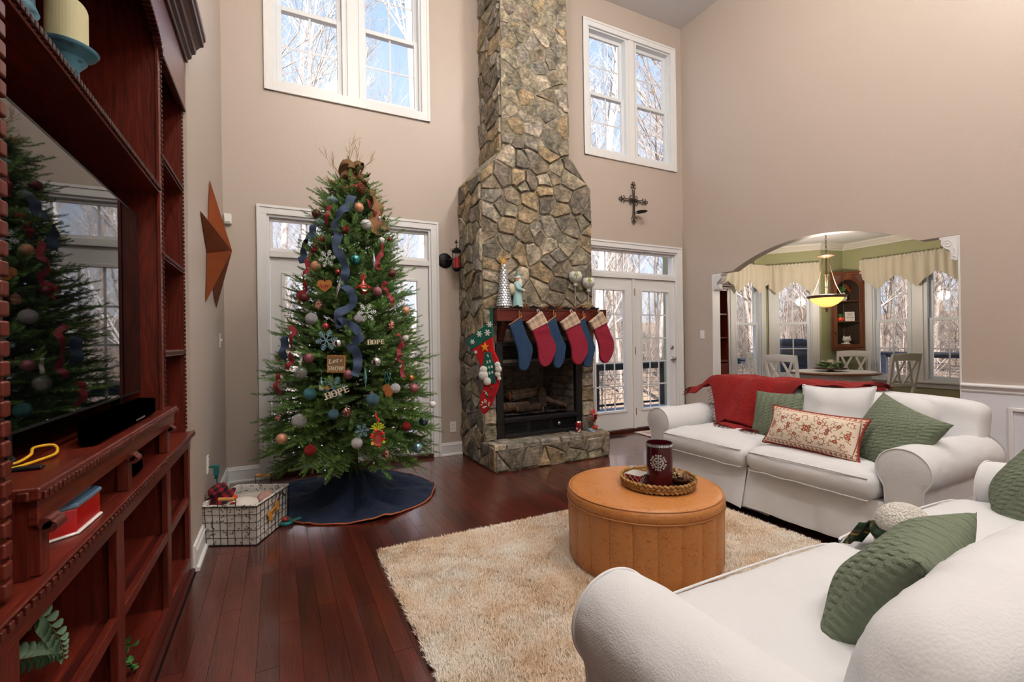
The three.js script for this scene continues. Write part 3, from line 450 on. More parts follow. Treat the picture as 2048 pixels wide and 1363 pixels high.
// ---------------------------------------------------------------- mantel shelf
{
  const t = thing('mantel_shelf', 'red stained wooden box mantel with a framed front on the stone chimney', 'mantel', [0, 0, 0]);
  const x0 = 1.925, x1 = 3.262, y0 = 1.452, y1 = 1.588, z1 = -4.17, zb = FZ + 0.004;
  part('box', [b6(x0, x1, y0 + 0.012, y1 - 0.012, zb, z1 - 0.008, 0.004)], mantelWood, t);
  part('front_frame', [b6(x0, x1, y0 + 0.008, y0 + 0.026, z1 - 0.01, z1, 0.003), b6(x0, x1, y1 - 0.026, y1 - 0.01, z1 - 0.01, z1, 0.003), b6(x0, x0 + 0.022, y0 + 0.01, y1 - 0.01, z1 - 0.01, z1 + 0.001, 0.003), b6(x1 - 0.022, x1, y0 + 0.01, y1 - 0.01, z1 - 0.01, z1 + 0.001, 0.003)], mantelWood, t);
  part('top_board', [b6(x0 - 0.012, x1, y1 - 0.012, y1, zb, z1 + 0.004, 0.003)], std({ color: 0x2a1613, roughness: 0.45 }), t);
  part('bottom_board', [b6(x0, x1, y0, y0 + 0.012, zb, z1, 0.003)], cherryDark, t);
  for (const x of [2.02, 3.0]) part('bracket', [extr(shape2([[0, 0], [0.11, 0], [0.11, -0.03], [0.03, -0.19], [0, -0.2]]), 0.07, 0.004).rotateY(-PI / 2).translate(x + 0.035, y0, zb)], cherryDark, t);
}
// ---------------------------------------------------------------- stockings and their hooks
const HOOKX = [[2.165, 1.552, 'blue'], [2.355, 1.56, 'red'], [2.567, 1.564, 'blue'], [2.757, 1.564, 'red'], [2.939, 1.559, 'blue'], [3.115, 1.57, 'red']];
{
  const clothB = (s) => gray(256, 256, (u, v) => 0.5 * pf(u, v, 60, 60, s, 2) + 0.5 * pf(u, v, 7, 7, s + 2, 3), 0.25, 0.25);
  const blueM = std({ color: 0x1f3d5f, bumpMap: clothB(2), bumpScale: 0.003, roughness: 0.9 }), redM = std({ color: 0x8a1530, bumpMap: clothB(6), bumpScale: 0.003, roughness: 0.9 });
  const plaid = canvasTex(256, 256, (c, W, H) => { c.fillStyle = '#b59a84'; c.fillRect(0, 0, W, H); const st = (x, w, col) => { c.fillStyle = col; c.globalAlpha = 0.5; c.fillRect(x, 0, w, H); c.fillRect(0, x, W, w); }; st(30, 26, '#e8dccb'); st(110, 16, '#4c4654'); st(140, 8, '#4c4654'); st(190, 30, '#d9c6ae'); c.globalAlpha = 1; }, 0.12, 0.12);
  const plaidM = std({ map: plaid, roughness: 0.95 });
  const blueP = [[-0.129, -0.138], [0.005, -0.055], [0.021, -0.115], [0.07, -0.252], [0.126, -0.347], [0.135, -0.389], [0.112, -0.475], [0.073, -0.575], [0.024, -0.598], [-0.023, -0.571], [-0.025, -0.486], [-0.04, -0.386], [-0.083, -0.265]];
  const redP = [[-0.085, -0.199], [0.1, -0.122], [0.145, -0.241], [0.197, -0.346], [0.19, -0.429], [0.146, -0.521], [0.097, -0.566], [0.038, -0.564], [-0.003, -0.516], [-0.007, -0.419], [-0.04, -0.301]];
  const round = (pts, straight = 1) => { const s = new THREE.Shape(), cu = new THREE.CatmullRomCurve3(pts.slice(straight).concat([pts[0]]).map(([x, y]) => V(x, y, 0)), false, 'centripetal'); s.moveTo(...pts[0]); cu.getPoints(48).forEach((p) => s.lineTo(p.x, p.y)); return s; };
  const puff = (s, seed) => { const g = extr(s, 0.034, 0.014, 4); return bend(boxUV(mergeVertices(g.deleteAttribute('normal') && g)), (p) => { p.z += 0.006 * N3(p.x * 14 + seed, p.y * 14, seed); }); };
  const names = ['leftmost of the three navy blue quilted stockings hanging from the mantel', 'leftmost of the three red stockings with plaid cuffs under the mantel', 'middle navy blue quilted stocking, between two red ones', 'middle one of the three red stockings with plaid cuffs', 'rightmost navy blue stocking, partly behind the last red stocking', 'red stocking with plaid cuff hanging at the right end of the mantel'];
  const loopT = std({ color: 0xb9824a, roughness: 0.9 }), loopW = std({ color: 0xd8cfc2, roughness: 0.9 });
  HOOKX.forEach(([x, y, kind], i) => {
    const red = kind === 'red', z = red ? -4.128 : -4.158, t = thing('christmas_stocking', names[i], 'stocking', [x, y, z], (i % 3 - 1) * 0.04, 'stockings on the mantel');
    const g = boxUV(extr(round(red ? redP : blueP), 0.036, 0.014, 4)); part('leg', [bend(smooth(g), (p) => { p.z += 0.012 * N3(p.x * 9 + i * 3, p.y * 9, i) ; })], red ? redM : blueM, t);
    if (red) part('cuff', [boxUV(extr(shape2([[-0.141, -0.123], [0.035, -0.008], [0.106, -0.126], [-0.088, -0.206]]), 0.046, 0.01, 3).rotateZ(-0.5)).rotateZ(0.5).translate(0, 0, -0.004)], plaidM, t);
    else part('piping', [tube([[-0.131, -0.136, 0.03], [-0.06, -0.093, 0.036], [0.007, -0.053, 0.03]], 0.005)], loopT, t);
    part('loop', [tube(red ? [[0.02, -0.04, 0.01], [-0.012, 0.0, 0.012], [0.004, 0.012, 0.006], [0.032, -0.03, 0.016]] : [[0.0, -0.07, 0.01], [-0.01, -0.02, 0.012], [0.002, 0.012, 0.006], [0.016, -0.06, 0.018]], 0.004, 6)], red ? loopW : loopT, t);
    const h = thing('stocking_hook', `black metal mantel hook holding the ${red ? 'red' : 'blue'} stocking number ${i + 1}`.replace(/ number \d/, [' nearest the left end', ' second from left', ' left of the middle', ' right of the middle', ' second from right', ' at the right end'][i]), 'hook', [x, 1.588, -4.2], 0, 'stocking hooks on the mantel');
    part('base', [bx(0.085, 0.016, 0.07, 0, 0.009, 0, 0.005), bx(0.03, 0.02, 0.05, 0, 0.02, -0.01, 0.006)], blackMetal, h); part('arm', [tube([[0, 0.008, 0.034], [0, 0.004, 0.052], [0, -0.02, 0.058], [0, -0.034, 0.058], [0, -0.038, 0.066], [0, -0.03, 0.072]], 0.004)], blackMetal, h);
  });
  // the large felt stocking at the left end
  const t = thing('christmas_stocking', 'long red felt stocking with green snowflake cuff at the left end of the mantel', 'stocking', [1.885, 1.59, -4.10], R(-47.8), 'stockings on the mantel');
  const felt = gray(128, 128, (u, v) => pf(u, v, 50, 50, 4, 2), 0.2, 0.2), fm = (c) => std({ color: c, bumpMap: felt, bumpScale: 0.0015, roughness: 1 }), fr = fm(0xb4121c), fg = fm(0x0f5a4c), fw = fm(0xe8e6e0), fy = fm(0xe59a1c);
  const leg = [[-0.257, -0.407], [-0.036, -0.286], [-0.024, -0.416], [0.027, -0.535], [0.032, -0.708], [-0.01, -0.846], [-0.087, -0.995], [-0.147, -1.043], [-0.179, -0.971], [-0.174, -0.867], [-0.133, -0.745], [-0.157, -0.615], [-0.201, -0.501]];
  part('leg', [boxUV(extr(round(leg), 0.03, 0.01, 3))], fr, t);
  part('cuff', [boxUV(extr(shape2([[-0.039, -0.132], [-0.032, -0.29], [-0.257, -0.415], [-0.326, -0.331], [-0.18, -0.22]]), 0.036, 0.008, 2)).translate(0, 0, -0.003)], fg, t);
  part('loop', [boxUV(extr(shape2([[-0.066, 0.0], [-0.045, 0.0], [-0.036, -0.16], [-0.066, -0.16]]), 0.012, 0.002))], fg, t);
  part('applique_tree', [boxUV(extr(shape2([[-0.12, -0.44], [-0.05, -0.44], [-0.04, -0.5], [-0.01, -0.56], [-0.015, -0.66], [0.0, -0.74], [-0.13, -0.74], [-0.11, -0.62], [-0.15, -0.58], [-0.125, -0.52]]), 0.006, 0.001)).translate(0, 0, 0.031)], fg, t);
  const starS = (r, k = 5, q = 0.42) => shape2(Array.from({ length: 2 * k }, (_, j) => { const a = PI / 2 + j * PI / k, rr = j % 2 ? r * q : r; return [rr * Math.cos(a), rr * Math.sin(a)]; }));
  part('applique_star', [extr(starS(0.05), 0.008, 0.001).translate(-0.112, -0.39, 0.031)], fy, t);
  const flake = (r) => join([0, 1, 2].map((k) => bx(2 * r, r * 0.34, 0.006).rotateZ(k * PI / 3)).concat([0, 1, 2, 3, 4, 5].map((k) => bx(r * 0.4, r * 0.2, 0.006, 0, 0, 0).rotateZ(PI / 3 * k + PI / 2).translate(r * 0.66 * Math.cos(k * PI / 3), r * 0.66 * Math.sin(k * PI / 3), 0))));
  for (const [x, y, r, z] of [[-0.06, -0.172, 0.03, 0.036], [-0.083, -0.25, 0.032, 0.036], [-0.17, -0.262, 0.03, 0.036], [-0.245, -0.338, 0.026, 0.036], [-0.213, -0.438, 0.018, 0.034]]) part('snowflake', [flake(r).clone().translate(x, y, z)], fw, t);
  part('fur_trim', [[-0.13, -0.66, 0.05], [-0.09, -0.72, 0.04], [0.02, -0.56, 0.03], [0.03, -0.6, 0.035], [0.02, -0.65, 0.03], [0.035, -0.69, 0.02], [-0.13, -0.61, 0.04]].map(([x, y, r]) => bend(ball(r, 0, 0, 0, 14, 10).scale(1, 1, 0.5), (p) => { const k = 1 + 0.12 * N3(p.x * 90, p.y * 90, p.z * 90); p.multiplyScalar(k); }).translate(x, y, 0.04)), fw, t);
  const rr = mulberry(4), bits = [[], [], []]; for (let i = 0; i < 22; i++) { const y = -0.78 - rr() * 0.2, x = -0.06 - rr() * 0.09 + (y + 0.9) * 0.3; bits[i % 3].push(bx(0.012 + rr() * 0.022, 0.012, 0.008, 0, 0, 0, 0.003).rotateZ(rr() * 3).translate(x, y, 0.035)); }
  bits.forEach((b, k) => b.forEach((g) => part('candy_trim', [g], [fw, fg, fm(0xd9b48a)][k], t)));
}
const font = await new FontLoader().loadAsync('fonts/droid/droid_sans_bold.typeface.json'), serifFont = await new FontLoader().loadAsync('fonts/droid/droid_serif_bold.typeface.json');
const letters = (s, size, depth, f = font) => { const g = new TextGeometry(s, { font: f, size, depth, curveSegments: 4, bevelEnabled: false }); g.computeBoundingBox(); const b = g.boundingBox; return g.translate(-(b.max.x + b.min.x) / 2, -(b.max.y + b.min.y) / 2, 0); };
{
  const t = scene.children.find((o) => o.userData.label?.startsWith('long red felt stocking')), w = std({ color: 0xe8efe8, roughness: 1 });
  [['1', -0.083, -0.475, 0.028], ['2 3', -0.075, -0.53, 0.026], ['4 5 6', -0.07, -0.585, 0.026], ['7 8 9', -0.065, -0.64, 0.026]].forEach(([s, x, y, z]) => part('number', [letters(s, z, 0.004).rotateZ(0.25).translate(x, y, 0.037)], w, t));
}
// ---------------------------------------------------------------- built-in bookcase in the left wall
const BK = { face: -0.447, up: -0.462, back: -0.93, zR: -3.095, zL: -0.56, z2: -2.55, z1: -1.84, z0: -1.175 };
{
  const t = thing('bookcase', 'cherry red built-in bookcase with beaded edges, shelves and arched top covering the left wall', 'bookcase'), B = BK, C = cherry, D = cherryDark;
  part('back_panel', [b6(-0.955, B.back, 0.02, 2.9, B.zR, B.zL, 0, 1)], C, t);
  for (const z of [B.zR, B.zL - 0.022]) part('side_panel', [b6(B.back, B.face - 0.006, 0.02, 0.757, z, z + 0.022, 0, 1), b6(B.back, B.up, 0.757, 2.88, z, z + 0.022, 0, 1)], C, t);
  part('plinth', [b6(-0.47, B.face - 0.002, 0, 0.092, B.zR, B.zL)], C, t);
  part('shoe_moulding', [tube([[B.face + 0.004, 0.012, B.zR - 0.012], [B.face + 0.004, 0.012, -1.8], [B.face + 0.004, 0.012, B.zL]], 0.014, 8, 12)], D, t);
  part('bottom_rail', [b6(B.face - 0.02, B.face, 0.088, 0.108, B.zR, B.zL, 0.003)], C, t);
  part('top_rail', [b6(B.face - 0.02, B.face, 0.7, 0.757, B.zR, B.zL, 0.002)], C, t);
  const bays = [[B.zR + 0.022, B.z2], [B.z2, B.z1], [B.z1, B.z0], [B.z0, B.zL - 0.022]];
  for (const z of [B.z2, B.z1, B.z0]) { const d = part('divider', [b6(B.back, B.face - 0.012, 0.1, 0.757, z - 0.012, z + 0.012, 0, 1)], C, t); part('stile', [b6(B.face - 0.022, B.face + 0.001, 0.1, 0.71, z - 0.036, z + 0.036, 0.003, 1)], C, d); }
  for (const [z, s] of [[B.zR, 1], [B.zL, -1]]) part('end_stile', [b6(B.face - 0.022, B.face + 0.001, 0.1, 0.71, Math.min(z, z + s * 0.05), Math.max(z, z + s * 0.05), 0.003, 1)], C, t);
  for (const [a, b] of bays) {
    part('bottom_shelf', [b6(B.back, B.face - 0.02, 0.082, 0.1, a, b, 0, 2)], C, t);
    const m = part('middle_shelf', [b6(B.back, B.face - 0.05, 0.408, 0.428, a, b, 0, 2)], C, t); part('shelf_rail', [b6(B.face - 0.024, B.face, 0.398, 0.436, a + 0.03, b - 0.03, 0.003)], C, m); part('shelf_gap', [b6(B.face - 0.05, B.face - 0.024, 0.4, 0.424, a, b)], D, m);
  }
  const top = part('counter_top', [b6(B.back, B.face + 0.018, 0.757, 0.785, B.zR, B.zL, 0.005), b6(-0.4405, B.face + 0.018, 0.758, 0.784, B.zR - 0.022, B.zR + 0.01, 0.004)], C, t);
  const dent = bx(0.012, 0.017, 0.017, 0, 0, 0, 0.003);
  const runZ = (x, y, z0, z1, parent, near, stp = 0.029) => { const far = []; for (let z = z1; z > z0; z -= stp) { if (z > near) { const m = new THREE.Mesh(dent, C); m.name = 'dentil'; m.position.set(x, y, z); parent.add(m); } else far.push(dent.clone().translate(x, y, z)); } if (far.length) part('dentil_strip', far, C, parent).userData.kind = 'stuff'; };
  runZ(B.face + 0.021, 0.771, B.zR - 0.015, -0.8, top, -2.3); part('bead', [b6(B.face + 0.01, B.face + 0.024, 0.78, 0.787, B.zR - 0.02, B.zL, 0.003)], C, top);
  // upper part
  for (const z of [B.z2, B.z0]) part('upper_divider', [b6(B.back, B.up, 0.785, 2.86, z - 0.015, z + 0.015, 0, 1), b6(B.up - 0.012, B.up + 0.001, 0.785, 2.6, z - 0.022, z + 0.022, 0.002, 1)], C, t);
  const beads = (name, list, parent) => { part(name, list, D, parent).userData.kind = 'stuff'; };
  const vb = (z, y0, y1, stp, h, w) => { const l = []; for (let y = y0; y < y1; y += stp) l.push(bx(w, h, w, B.up + 0.003, y, z, 0.003)); return l; };
  beads('beading', [...vb(B.z2 - 0.02, 0.99, 2.54, 0.022, 0.016, 0.008), ...vb(B.zR + 0.011, 0.81, 2.54, 0.022, 0.016, 0.008)], t);
  const ls = part('beaded_stile', [b6(B.up - 0.01, B.up + 0.004, 0.79, 2.58, B.z0 - 0.024, B.z0 + 0.03, 0.002, 1)], C, t);
  const sb = bx(0.014, 0.03, 0.03, 0, 0, 0, 0.005); for (let y = 0.81; y < 2.55; y += 0.037) { const m = new THREE.Mesh(sb, C); m.name = 'bead'; m.position.set(B.up + 0.006, y, B.z0 - 0.012); ls.add(m); }
  const small = (z0, z1, y, parent) => { const l = []; for (let z = z0 + 0.008; z < z1; z += 0.015) l.push(bx(0.008, 0.016, 0.009, B.up + 0.004, y - 0.014, z, 0.002)); beads('beading', l, parent); };
  for (const y of [2.123, 1.68, 1.235]) for (const [a, b] of [[B.zR + 0.022, B.z2 - 0.015], [B.z0 + 0.015, B.zL - 0.022]]) { const s = part('shelf', [b6(B.back, B.up, y - 0.028, y, a, b, 0.002, 2)], C, t); small(a, b, y, s); }
  const ms = part('wide_shelf', [b6(B.back, B.up, 1.93, 1.96, B.z2 + 0.015, B.z0 - 0.015, 0.002, 2)], C, t);
  for (let z = B.z2 + 0.03; z < B.z0 - 0.02; z += 0.021) { const m = new THREE.Mesh(dent, D); m.name = 'dentil'; m.position.set(B.up + 0.004, 1.946, z); m.scale.set(0.8, 1, 0.7); ms.add(m); }
  // valances, arched over the middle bay
  const vx = B.up + 0.002;
  for (const [a, b] of [[B.zR, B.z2], [B.z0, B.zL]]) { const v = part('valance', [b6(vx - 0.016, vx + 0.014, 2.55, 2.86, a, b, 0.002, 2)], C, t); const l = []; for (let z = a + 0.01; z < b; z += 0.02) l.push(bx(0.02, 0.016, 0.013, vx + 0.008, 2.545, z, 0.003)); beads('beading', l, v); }
  { const s = new THREE.Shape(), w = (B.z0 - B.z2) / 2, c = (B.z0 + B.z2) / 2, arc = (u) => 2.55 + 0.15 * Math.sqrt(Math.max(0, 1 - u * u)) * 0.9 + 0.0; s.moveTo(-w, 2.86); for (let i = 0; i <= 24; i++) s.lineTo(-w + 2 * w * i / 24, arc(-1 + i / 12)); s.lineTo(w, 2.86); s.closePath();
    const v = part('arched_valance', [boxUV(extr(s, 0.03).rotateY(PI / 2).translate(vx - 0.016, 0, c), 2)], C, t), l = []; for (let i = 0; i < 64; i++) { const u = -0.985 + 1.97 * i / 63; l.push(bx(0.034, 0.016, 0.013, vx, arc(u) - 0.003, c - u * w, 0.003)); } beads('beading', l, v); }
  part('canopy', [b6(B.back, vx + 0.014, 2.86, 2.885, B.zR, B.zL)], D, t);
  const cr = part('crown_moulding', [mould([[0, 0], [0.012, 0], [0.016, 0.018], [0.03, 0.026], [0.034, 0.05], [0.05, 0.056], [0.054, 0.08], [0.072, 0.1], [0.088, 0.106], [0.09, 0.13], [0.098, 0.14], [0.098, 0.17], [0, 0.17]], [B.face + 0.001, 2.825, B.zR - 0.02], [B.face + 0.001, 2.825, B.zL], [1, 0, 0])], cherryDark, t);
  const cd = []; for (let z = B.zR - 0.01; z < B.zL; z += 0.03) cd.push(bx(0.014, 0.02, 0.018, B.face + 0.044, 2.892, z)); beads('beading', cd, cr);
}
{ // raised riser that carries the television
  const t = thing('media_riser', 'low cherry riser shelf with beaded front edge standing on the bookcase counter', 'riser shelf'), z0 = -2.69, z1 = -1.27, y = 0.786, C = cherry;
  const top = part('top', [b6(-0.915, -0.434, 0.945, 0.973, z0, z1, 0.006, 2)], C, t);
  const dent = bx(0.012, 0.016, 0.015, 0, 0, 0, 0.003); for (let z = z1 - 0.012; z > z0; z -= 0.0235) { const m = new THREE.Mesh(dent, C); m.name = 'dentil'; m.position.set(-0.433, 0.956, z); top.add(m); }
  for (let x = -0.46; x > -0.56; x -= 0.03) { const m = new THREE.Mesh(dent, C); m.name = 'dentil'; m.position.set(x, 0.957, z1 + 0.001); m.rotation.y = PI / 2; m.scale.set(1, 1.2, 1.3); top.add(m); }
  part('apron', [b6(-0.46, -0.444, 0.893, 0.945, z0 + 0.02, z1 - 0.015, 0.002, 2)], C, t);
  part('end_panel', [b6(-0.915, -0.46, y, 0.945, z1 - 0.03, z1 - 0.012, 0, 1)], C, t); part('end_panel', [b6(-0.915, -0.46, y, 0.945, z0 + 0.025, z0 + 0.043, 0, 1)], C, t); part('back', [b6(-0.915, -0.9, y, 0.945, z0 + 0.04, z1 - 0.03)], C, t);
  for (const z of [-1.315, -1.94, -2.53]) { const p = part('post', [b6(-0.475, -0.443, y, 0.9, z - 0.02, z + 0.02, 0.003, 1)], C, t); part('scroll_block', [cyl(0.012, 0.012, 0.05, 14).rotateX(PI / 2).translate(-0.436, 0.893, z - 0.025), cyl(0.012, 0.012, 0.05, 14).rotateX(PI / 2).translate(-0.428, 0.885, z - 0.025)], C, p); }
  const cs = part('carved_strip', [b6(-0.505, -0.478, y, 0.943, z1 - 0.013, z1 - 0.008, 0, 1)], C, t); for (let k = 0; k < 7; k++) part('carved_square', [bx(0.022, 0.018, 0.008, -0.491, y + 0.013 + k * 0.022, z1 - 0.006, 0.003)], C, cs);
  // inner shelf backs
  for (const z of [-1.94]) part('divider', [b6(-0.9, -0.475, y, 0.945, z - 0.008, z + 0.008, 0, 1)], C, t);
}
{ // television and what stands in the bookcase
  const tv = thing('television', 'large black flat screen television reflecting the decorated tree, in the bookcase', 'television', [-0.555, 0.974, -1.885]);
  part('screen', [b6(0.017, 0.0195, 0.095, 0.835, -0.622, 0.622)], phy({ color: 0x050607, roughness: 0.02, ior: 1.75 }), tv);
  part('bezel', [b6(-0.02, 0.02, 0.088, 0.095, -0.63, 0.63), b6(-0.02, 0.02, 0.835, 0.842, -0.63, 0.63), b6(-0.02, 0.02, 0.09, 0.84, -0.63, -0.622), b6(-0.02, 0.02, 0.09, 0.84, 0.622, 0.63), b6(-0.04, 0.015, 0.09, 0.84, -0.625, 0.625)], blackSatin, tv);
  for (const z of [-0.42, 0.42]) part('foot', [b6(-0.13, 0.06, 0, 0.008, z - 0.012, z + 0.012, 0.003), b6(-0.03, 0.005, 0.006, 0.1, z - 0.01, z + 0.01, 0.003)], blackSatin, tv);
  const sbm = std({ color: 0x3d4854, roughness: 0.4 }), sb = thing('soundbar', 'long dark grey soundbar with angled ends lying before the television', 'soundbar', [0, 0.973, 0]);
  const sh = shape2([[1.70, -0.585], [1.74, -0.585], [1.715, -0.472], [1.76, -0.462], [2.395, -0.462], [2.42, -0.475], [2.44, -0.52], [2.44, -0.532], [1.70, -0.532]]);
  const sh2 = shape2([[1.79, -0.53], [1.705, -0.497], [1.715, -0.468], [1.735, -0.462], [2.395, -0.462], [2.41, -0.468], [2.45, -0.53]]);
  part('body', [extr(sh2, 0.06, 0.004, 2).rotateX(-PI / 2).applyMatrix4(new THREE.Matrix4().set(0, 0, 1, 0, 0, 1, 0, 0, -1, 0, 0, 0, 0, 0, 0, 1)).applyMatrix4(new THREE.Matrix4().set(-1, 0, 0, 0, 0, 1, 0, 0.008, 0, 0, 1, 0, 0, 0, 0, 1))], sbm, sb);
  part('feet', [b6(-0.52, -0.48, 0, 0.01, -2.3, -2.24), b6(-0.52, -0.48, 0, 0.01, -1.9, -1.84)], blackSatin, sb); part('label_strip', [b6(-0.4625, -0.4605, 0.014, 0.02, -2.22, -2.1)], nickel, sb);
  const cab = thing('cable', 'loop of yellow network cable on the riser left of the soundbar', 'cable', [0, 0.974, 0]);
  part('cord', [tube([[-0.6, 0.006, -1.38], [-0.56, 0.006, -1.44], [-0.53, 0.007, -1.53], [-0.515, 0.012, -1.6], [-0.53, 0.026, -1.63], [-0.555, 0.03, -1.59], [-0.545, 0.02, -1.54], [-0.56, 0.01, -1.5], [-0.6, 0.008, -1.5]], 0.0035, 8, 60)], std({ color: 0xd8a510, roughness: 0.5 }), cab); part('plug', [bx(0.012, 0.01, 0.04, -0.6, 0.006, -1.36, 0.002)], blackSatin, cab);
  solo('cable', [tube([[-0.64, 0.006, -1.36], [-0.6, 0.012, -1.46], [-0.575, 0.012, -1.52], [-0.6, 0.007, -1.6], [-0.68, 0.007, -1.7]], 0.005, 8, 40)], std({ color: 0x3a3c44, roughness: 0.5 }), 'dark grey cord lying beside the yellow cable on the riser', 'cable', null, [0, 0.974, 0]);
  const tin = thing('plastic_box', 'bright red box with a clear pale blue lid on the counter under the riser', 'box', [-0.575, 0.786, -1.62], -0.03);
  const rr = (w, d, r) => { const s = new THREE.Shape(); s.moveTo(-w / 2 + r, -d / 2); s.lineTo(w / 2 - r, -d / 2); s.lineTo(w / 2, -d / 2 + r); s.lineTo(w / 2, d / 2 - r); s.lineTo(w / 2 - r, d / 2); s.lineTo(-w / 2 + r, d / 2); s.lineTo(-w / 2, d / 2 - r); s.lineTo(-w / 2, -d / 2 + r); s.closePath(); return s; };
  part('tub', [extr(rr(0.235, 0.27, 0.06), 0.062, 0.004, 2).rotateX(-PI / 2).translate(0, 0.004, 0)], phy({ color: 0xb50d10, roughness: 0.22, clearcoat: 0.6 }), tin); part('rim', [extr(rr(0.246, 0.28, 0.062), 0.006, 0.002).rotateX(-PI / 2)], plasticWhite, tin);
  part('lid', [extr(rr(0.243, 0.277, 0.062), 0.012, 0.003).rotateX(-PI / 2).translate(0, 0.066, 0), extr(rr(0.2, 0.23, 0.05), 0.02, 0.006, 2).rotateX(-PI / 2).translate(0, 0.074, 0)], phy({ color: 0x7fa4c8, roughness: 0.1, transmission: 0.35, thickness: 0.01, ior: 1.4 }), tin); part('cutlery', [0, 1, 2, 3].map((i) => bx(0.03, 0.004, 0.16, -0.06 + i * 0.04, 0.068, 0, 0.001).rotateY(0.2 * i - 0.3)), std({ color: 0x1b2333, roughness: 0.4 }), tin);
  const box = thing('cable_box', 'black set-top box with curved silver edged front under the riser', 'set-top box', [0, 0.786, 0]);
  const cs = shape2(Array.from({ length: 13 }, (_, i) => { const u = i / 12; return [2.06 + 0.36 * u, -0.468 - 0.1 * (1 - Math.pow(1 - Math.abs(u - 0.35) / 0.65, 1) * 0.0) * Math.pow(u - 0.3, 2) * 1.6]; }).concat([[2.42, -0.7], [2.06, -0.7]]));
  const ex = (s, d) => extr(s, d, 0.002).applyMatrix4(new THREE.Matrix4().set(0, 1, 0, 0, 0, 0, 1, 0, -1, 0, 0, 0, 0, 0, 0, 1));
  part('case', [ex(cs, 0.034).translate(0, 0.008, 0)], std({ color: 0x15161a, roughness: 0.3 }), box); part('silver_edge', [ex(cs, 0.005).scale(1, 1, 1).translate(0.0025, 0.044, 0), ex(cs, 0.004).translate(0.0015, 0.006, 0)], std({ color: 0x9aa2a8, metalness: 0.9, roughness: 0.3 }), box); for (const z of [-2.1, -2.38]) part('foot', [cyl(0.012, 0.012, 0.009, 10, -0.55, 0, z)], blackSatin, box);
}
{ // candles on turned blue holders on the wide shelf
  const blueW = std({ color: 0x3f7487, map: tex(128, 128, (u, v) => mixc([255, 255, 255], [110, 120, 125], sstep(pf(u, v, 6, 20, 9, 4), 0.55, 0.75)), 1, 1), roughness: 0.55 }), wax = phy({ color: 0xd9d3a8, roughness: 0.5, transmission: 0.15, thickness: 0.05, ior: 1.3 });
  const holder = (label, z, h, ch) => {
    const t = thing('candle_holder', label, 'candle holder', [-0.575, 1.961, z], 0, 'blue candle holders on the wide shelf');
    part('stem', [lathe([[0.0, 0], [0.062, 0], [0.066, 0.01], [0.06, 0.024], [0.04, 0.034], [0.028, 0.05], [0.026, 0.4 * h], [0.038, 0.48 * h], [0.03, 0.55 * h], [0.028, 0.7 * h], [0.048, 0.82 * h], [0.045, 0.86 * h], [0.07, 0.93 * h], [0.077, 0.98 * h], [0.07, h], [0, h]], 40)], blueW, t);
    const c = thing('pillar_candle', z < -1.7 ? 'cream pillar candle with slanting top on the blue holder right' : 'cream pillar candle on the left, taller blue holder', 'candle', [-0.575, 1.962 + h, z]);
    const g = new THREE.CylinderGeometry(0.051, 0.051, ch, 40, 10).translate(0, ch / 2, 0); part('wax', [bend(boxUV(g, 1), (p) => { if (p.y > ch * 0.5) p.y += (p.z * 0.45 - 0.004 * Math.cos(p.x * 60)) * sstep(p.y, ch * 0.5, ch); })], wax, c); part('wick', [stick([0, ch - 0.01, 0], [0.002, ch + 0.012, 0.002], 0.0015)], blackSatin, c);
  };
  holder('turned blue wooden candle holder under the slanting cream candle, right one', -1.9, 0.222, 0.115); holder('left and taller of the two turned blue candle holders, cut by the picture top', -1.6, 0.3, 0.12);
  // artificial greenery in the lower bays
  const leafM = (c) => phy({ color: c, roughness: 0.6, transmission: 0.15, thickness: 0, side: THREE.DoubleSide }), fernM = leafM(0x5f7f63), greenL = leafM(0x3f7a35), stemM = std({ color: 0x5b6b45, roughness: 0.8 });
  const leaf = (L, W) => bend(new THREE.CircleGeometry(1, 10).scale(W / 2, L / 2, 1).translate(0, L / 2, 0), (p) => { p.z = -6 * p.x * p.x / W * 0.3 + 0.1 * p.y * p.y / L; });
  const pot = std({ color: 0x5c4436, roughness: 0.9 }), potG = lathe([[0, 0], [0.05, 0], [0.065, 0.09], [0.07, 0.095], [0.062, 0.1], [0.055, 0.09], [0, 0.085]], 24);
  const fern = thing('artificial_fern', 'grey green artificial fern with arching fronds in the lower left bay', 'plant', [-0.64, 0.429, -1.40]);
  part('pot', [potG], pot, fern);
  for (const pts of [[[0, 0.09, 0], [0.06, 0.2, -0.03], [0.12, 0.2, -0.08], [0.15, 0.12, -0.115], [0.155, 0.06, -0.13]], [[0, 0.09, 0], [0.06, 0.13, -0.02], [0.12, 0.11, -0.07], [0.15, 0.08, -0.115]], [[0, 0.09, 0], [0.05, 0.2, 0.08], [0.09, 0.17, 0.12]], [[0, 0.09, 0], [-0.06, 0.2, 0.03], [-0.1, 0.17, 0.05]]]) {
    const c = new THREE.CatmullRomCurve3(pts.map((p) => V(...p))), g = [], st = part('stem', [new THREE.TubeGeometry(c, 20, 0.0016, 5)], stemM, fern);
    for (let i = 3; i <= 17; i++) { const u = i / 17, p = c.getPoint(u), d = c.getTangent(u), k = Math.sin(PI * clamp(u * 0.9 + 0.08, 0, 1)), L = 0.012 + 0.026 * k; for (const s of [-1, 1]) { const side = d.clone().cross(V(0.9, 0.3, 0.3)).normalize().multiplyScalar(s).addScaledVector(d, 0.5).normalize(), q = new THREE.Quaternion().setFromUnitVectors(V(0, 1, 0), side); part('leaflet', [leaf(L, L * 0.62).applyQuaternion(q).translate(p.x, p.y, p.z)], fernM, st); } }
  }
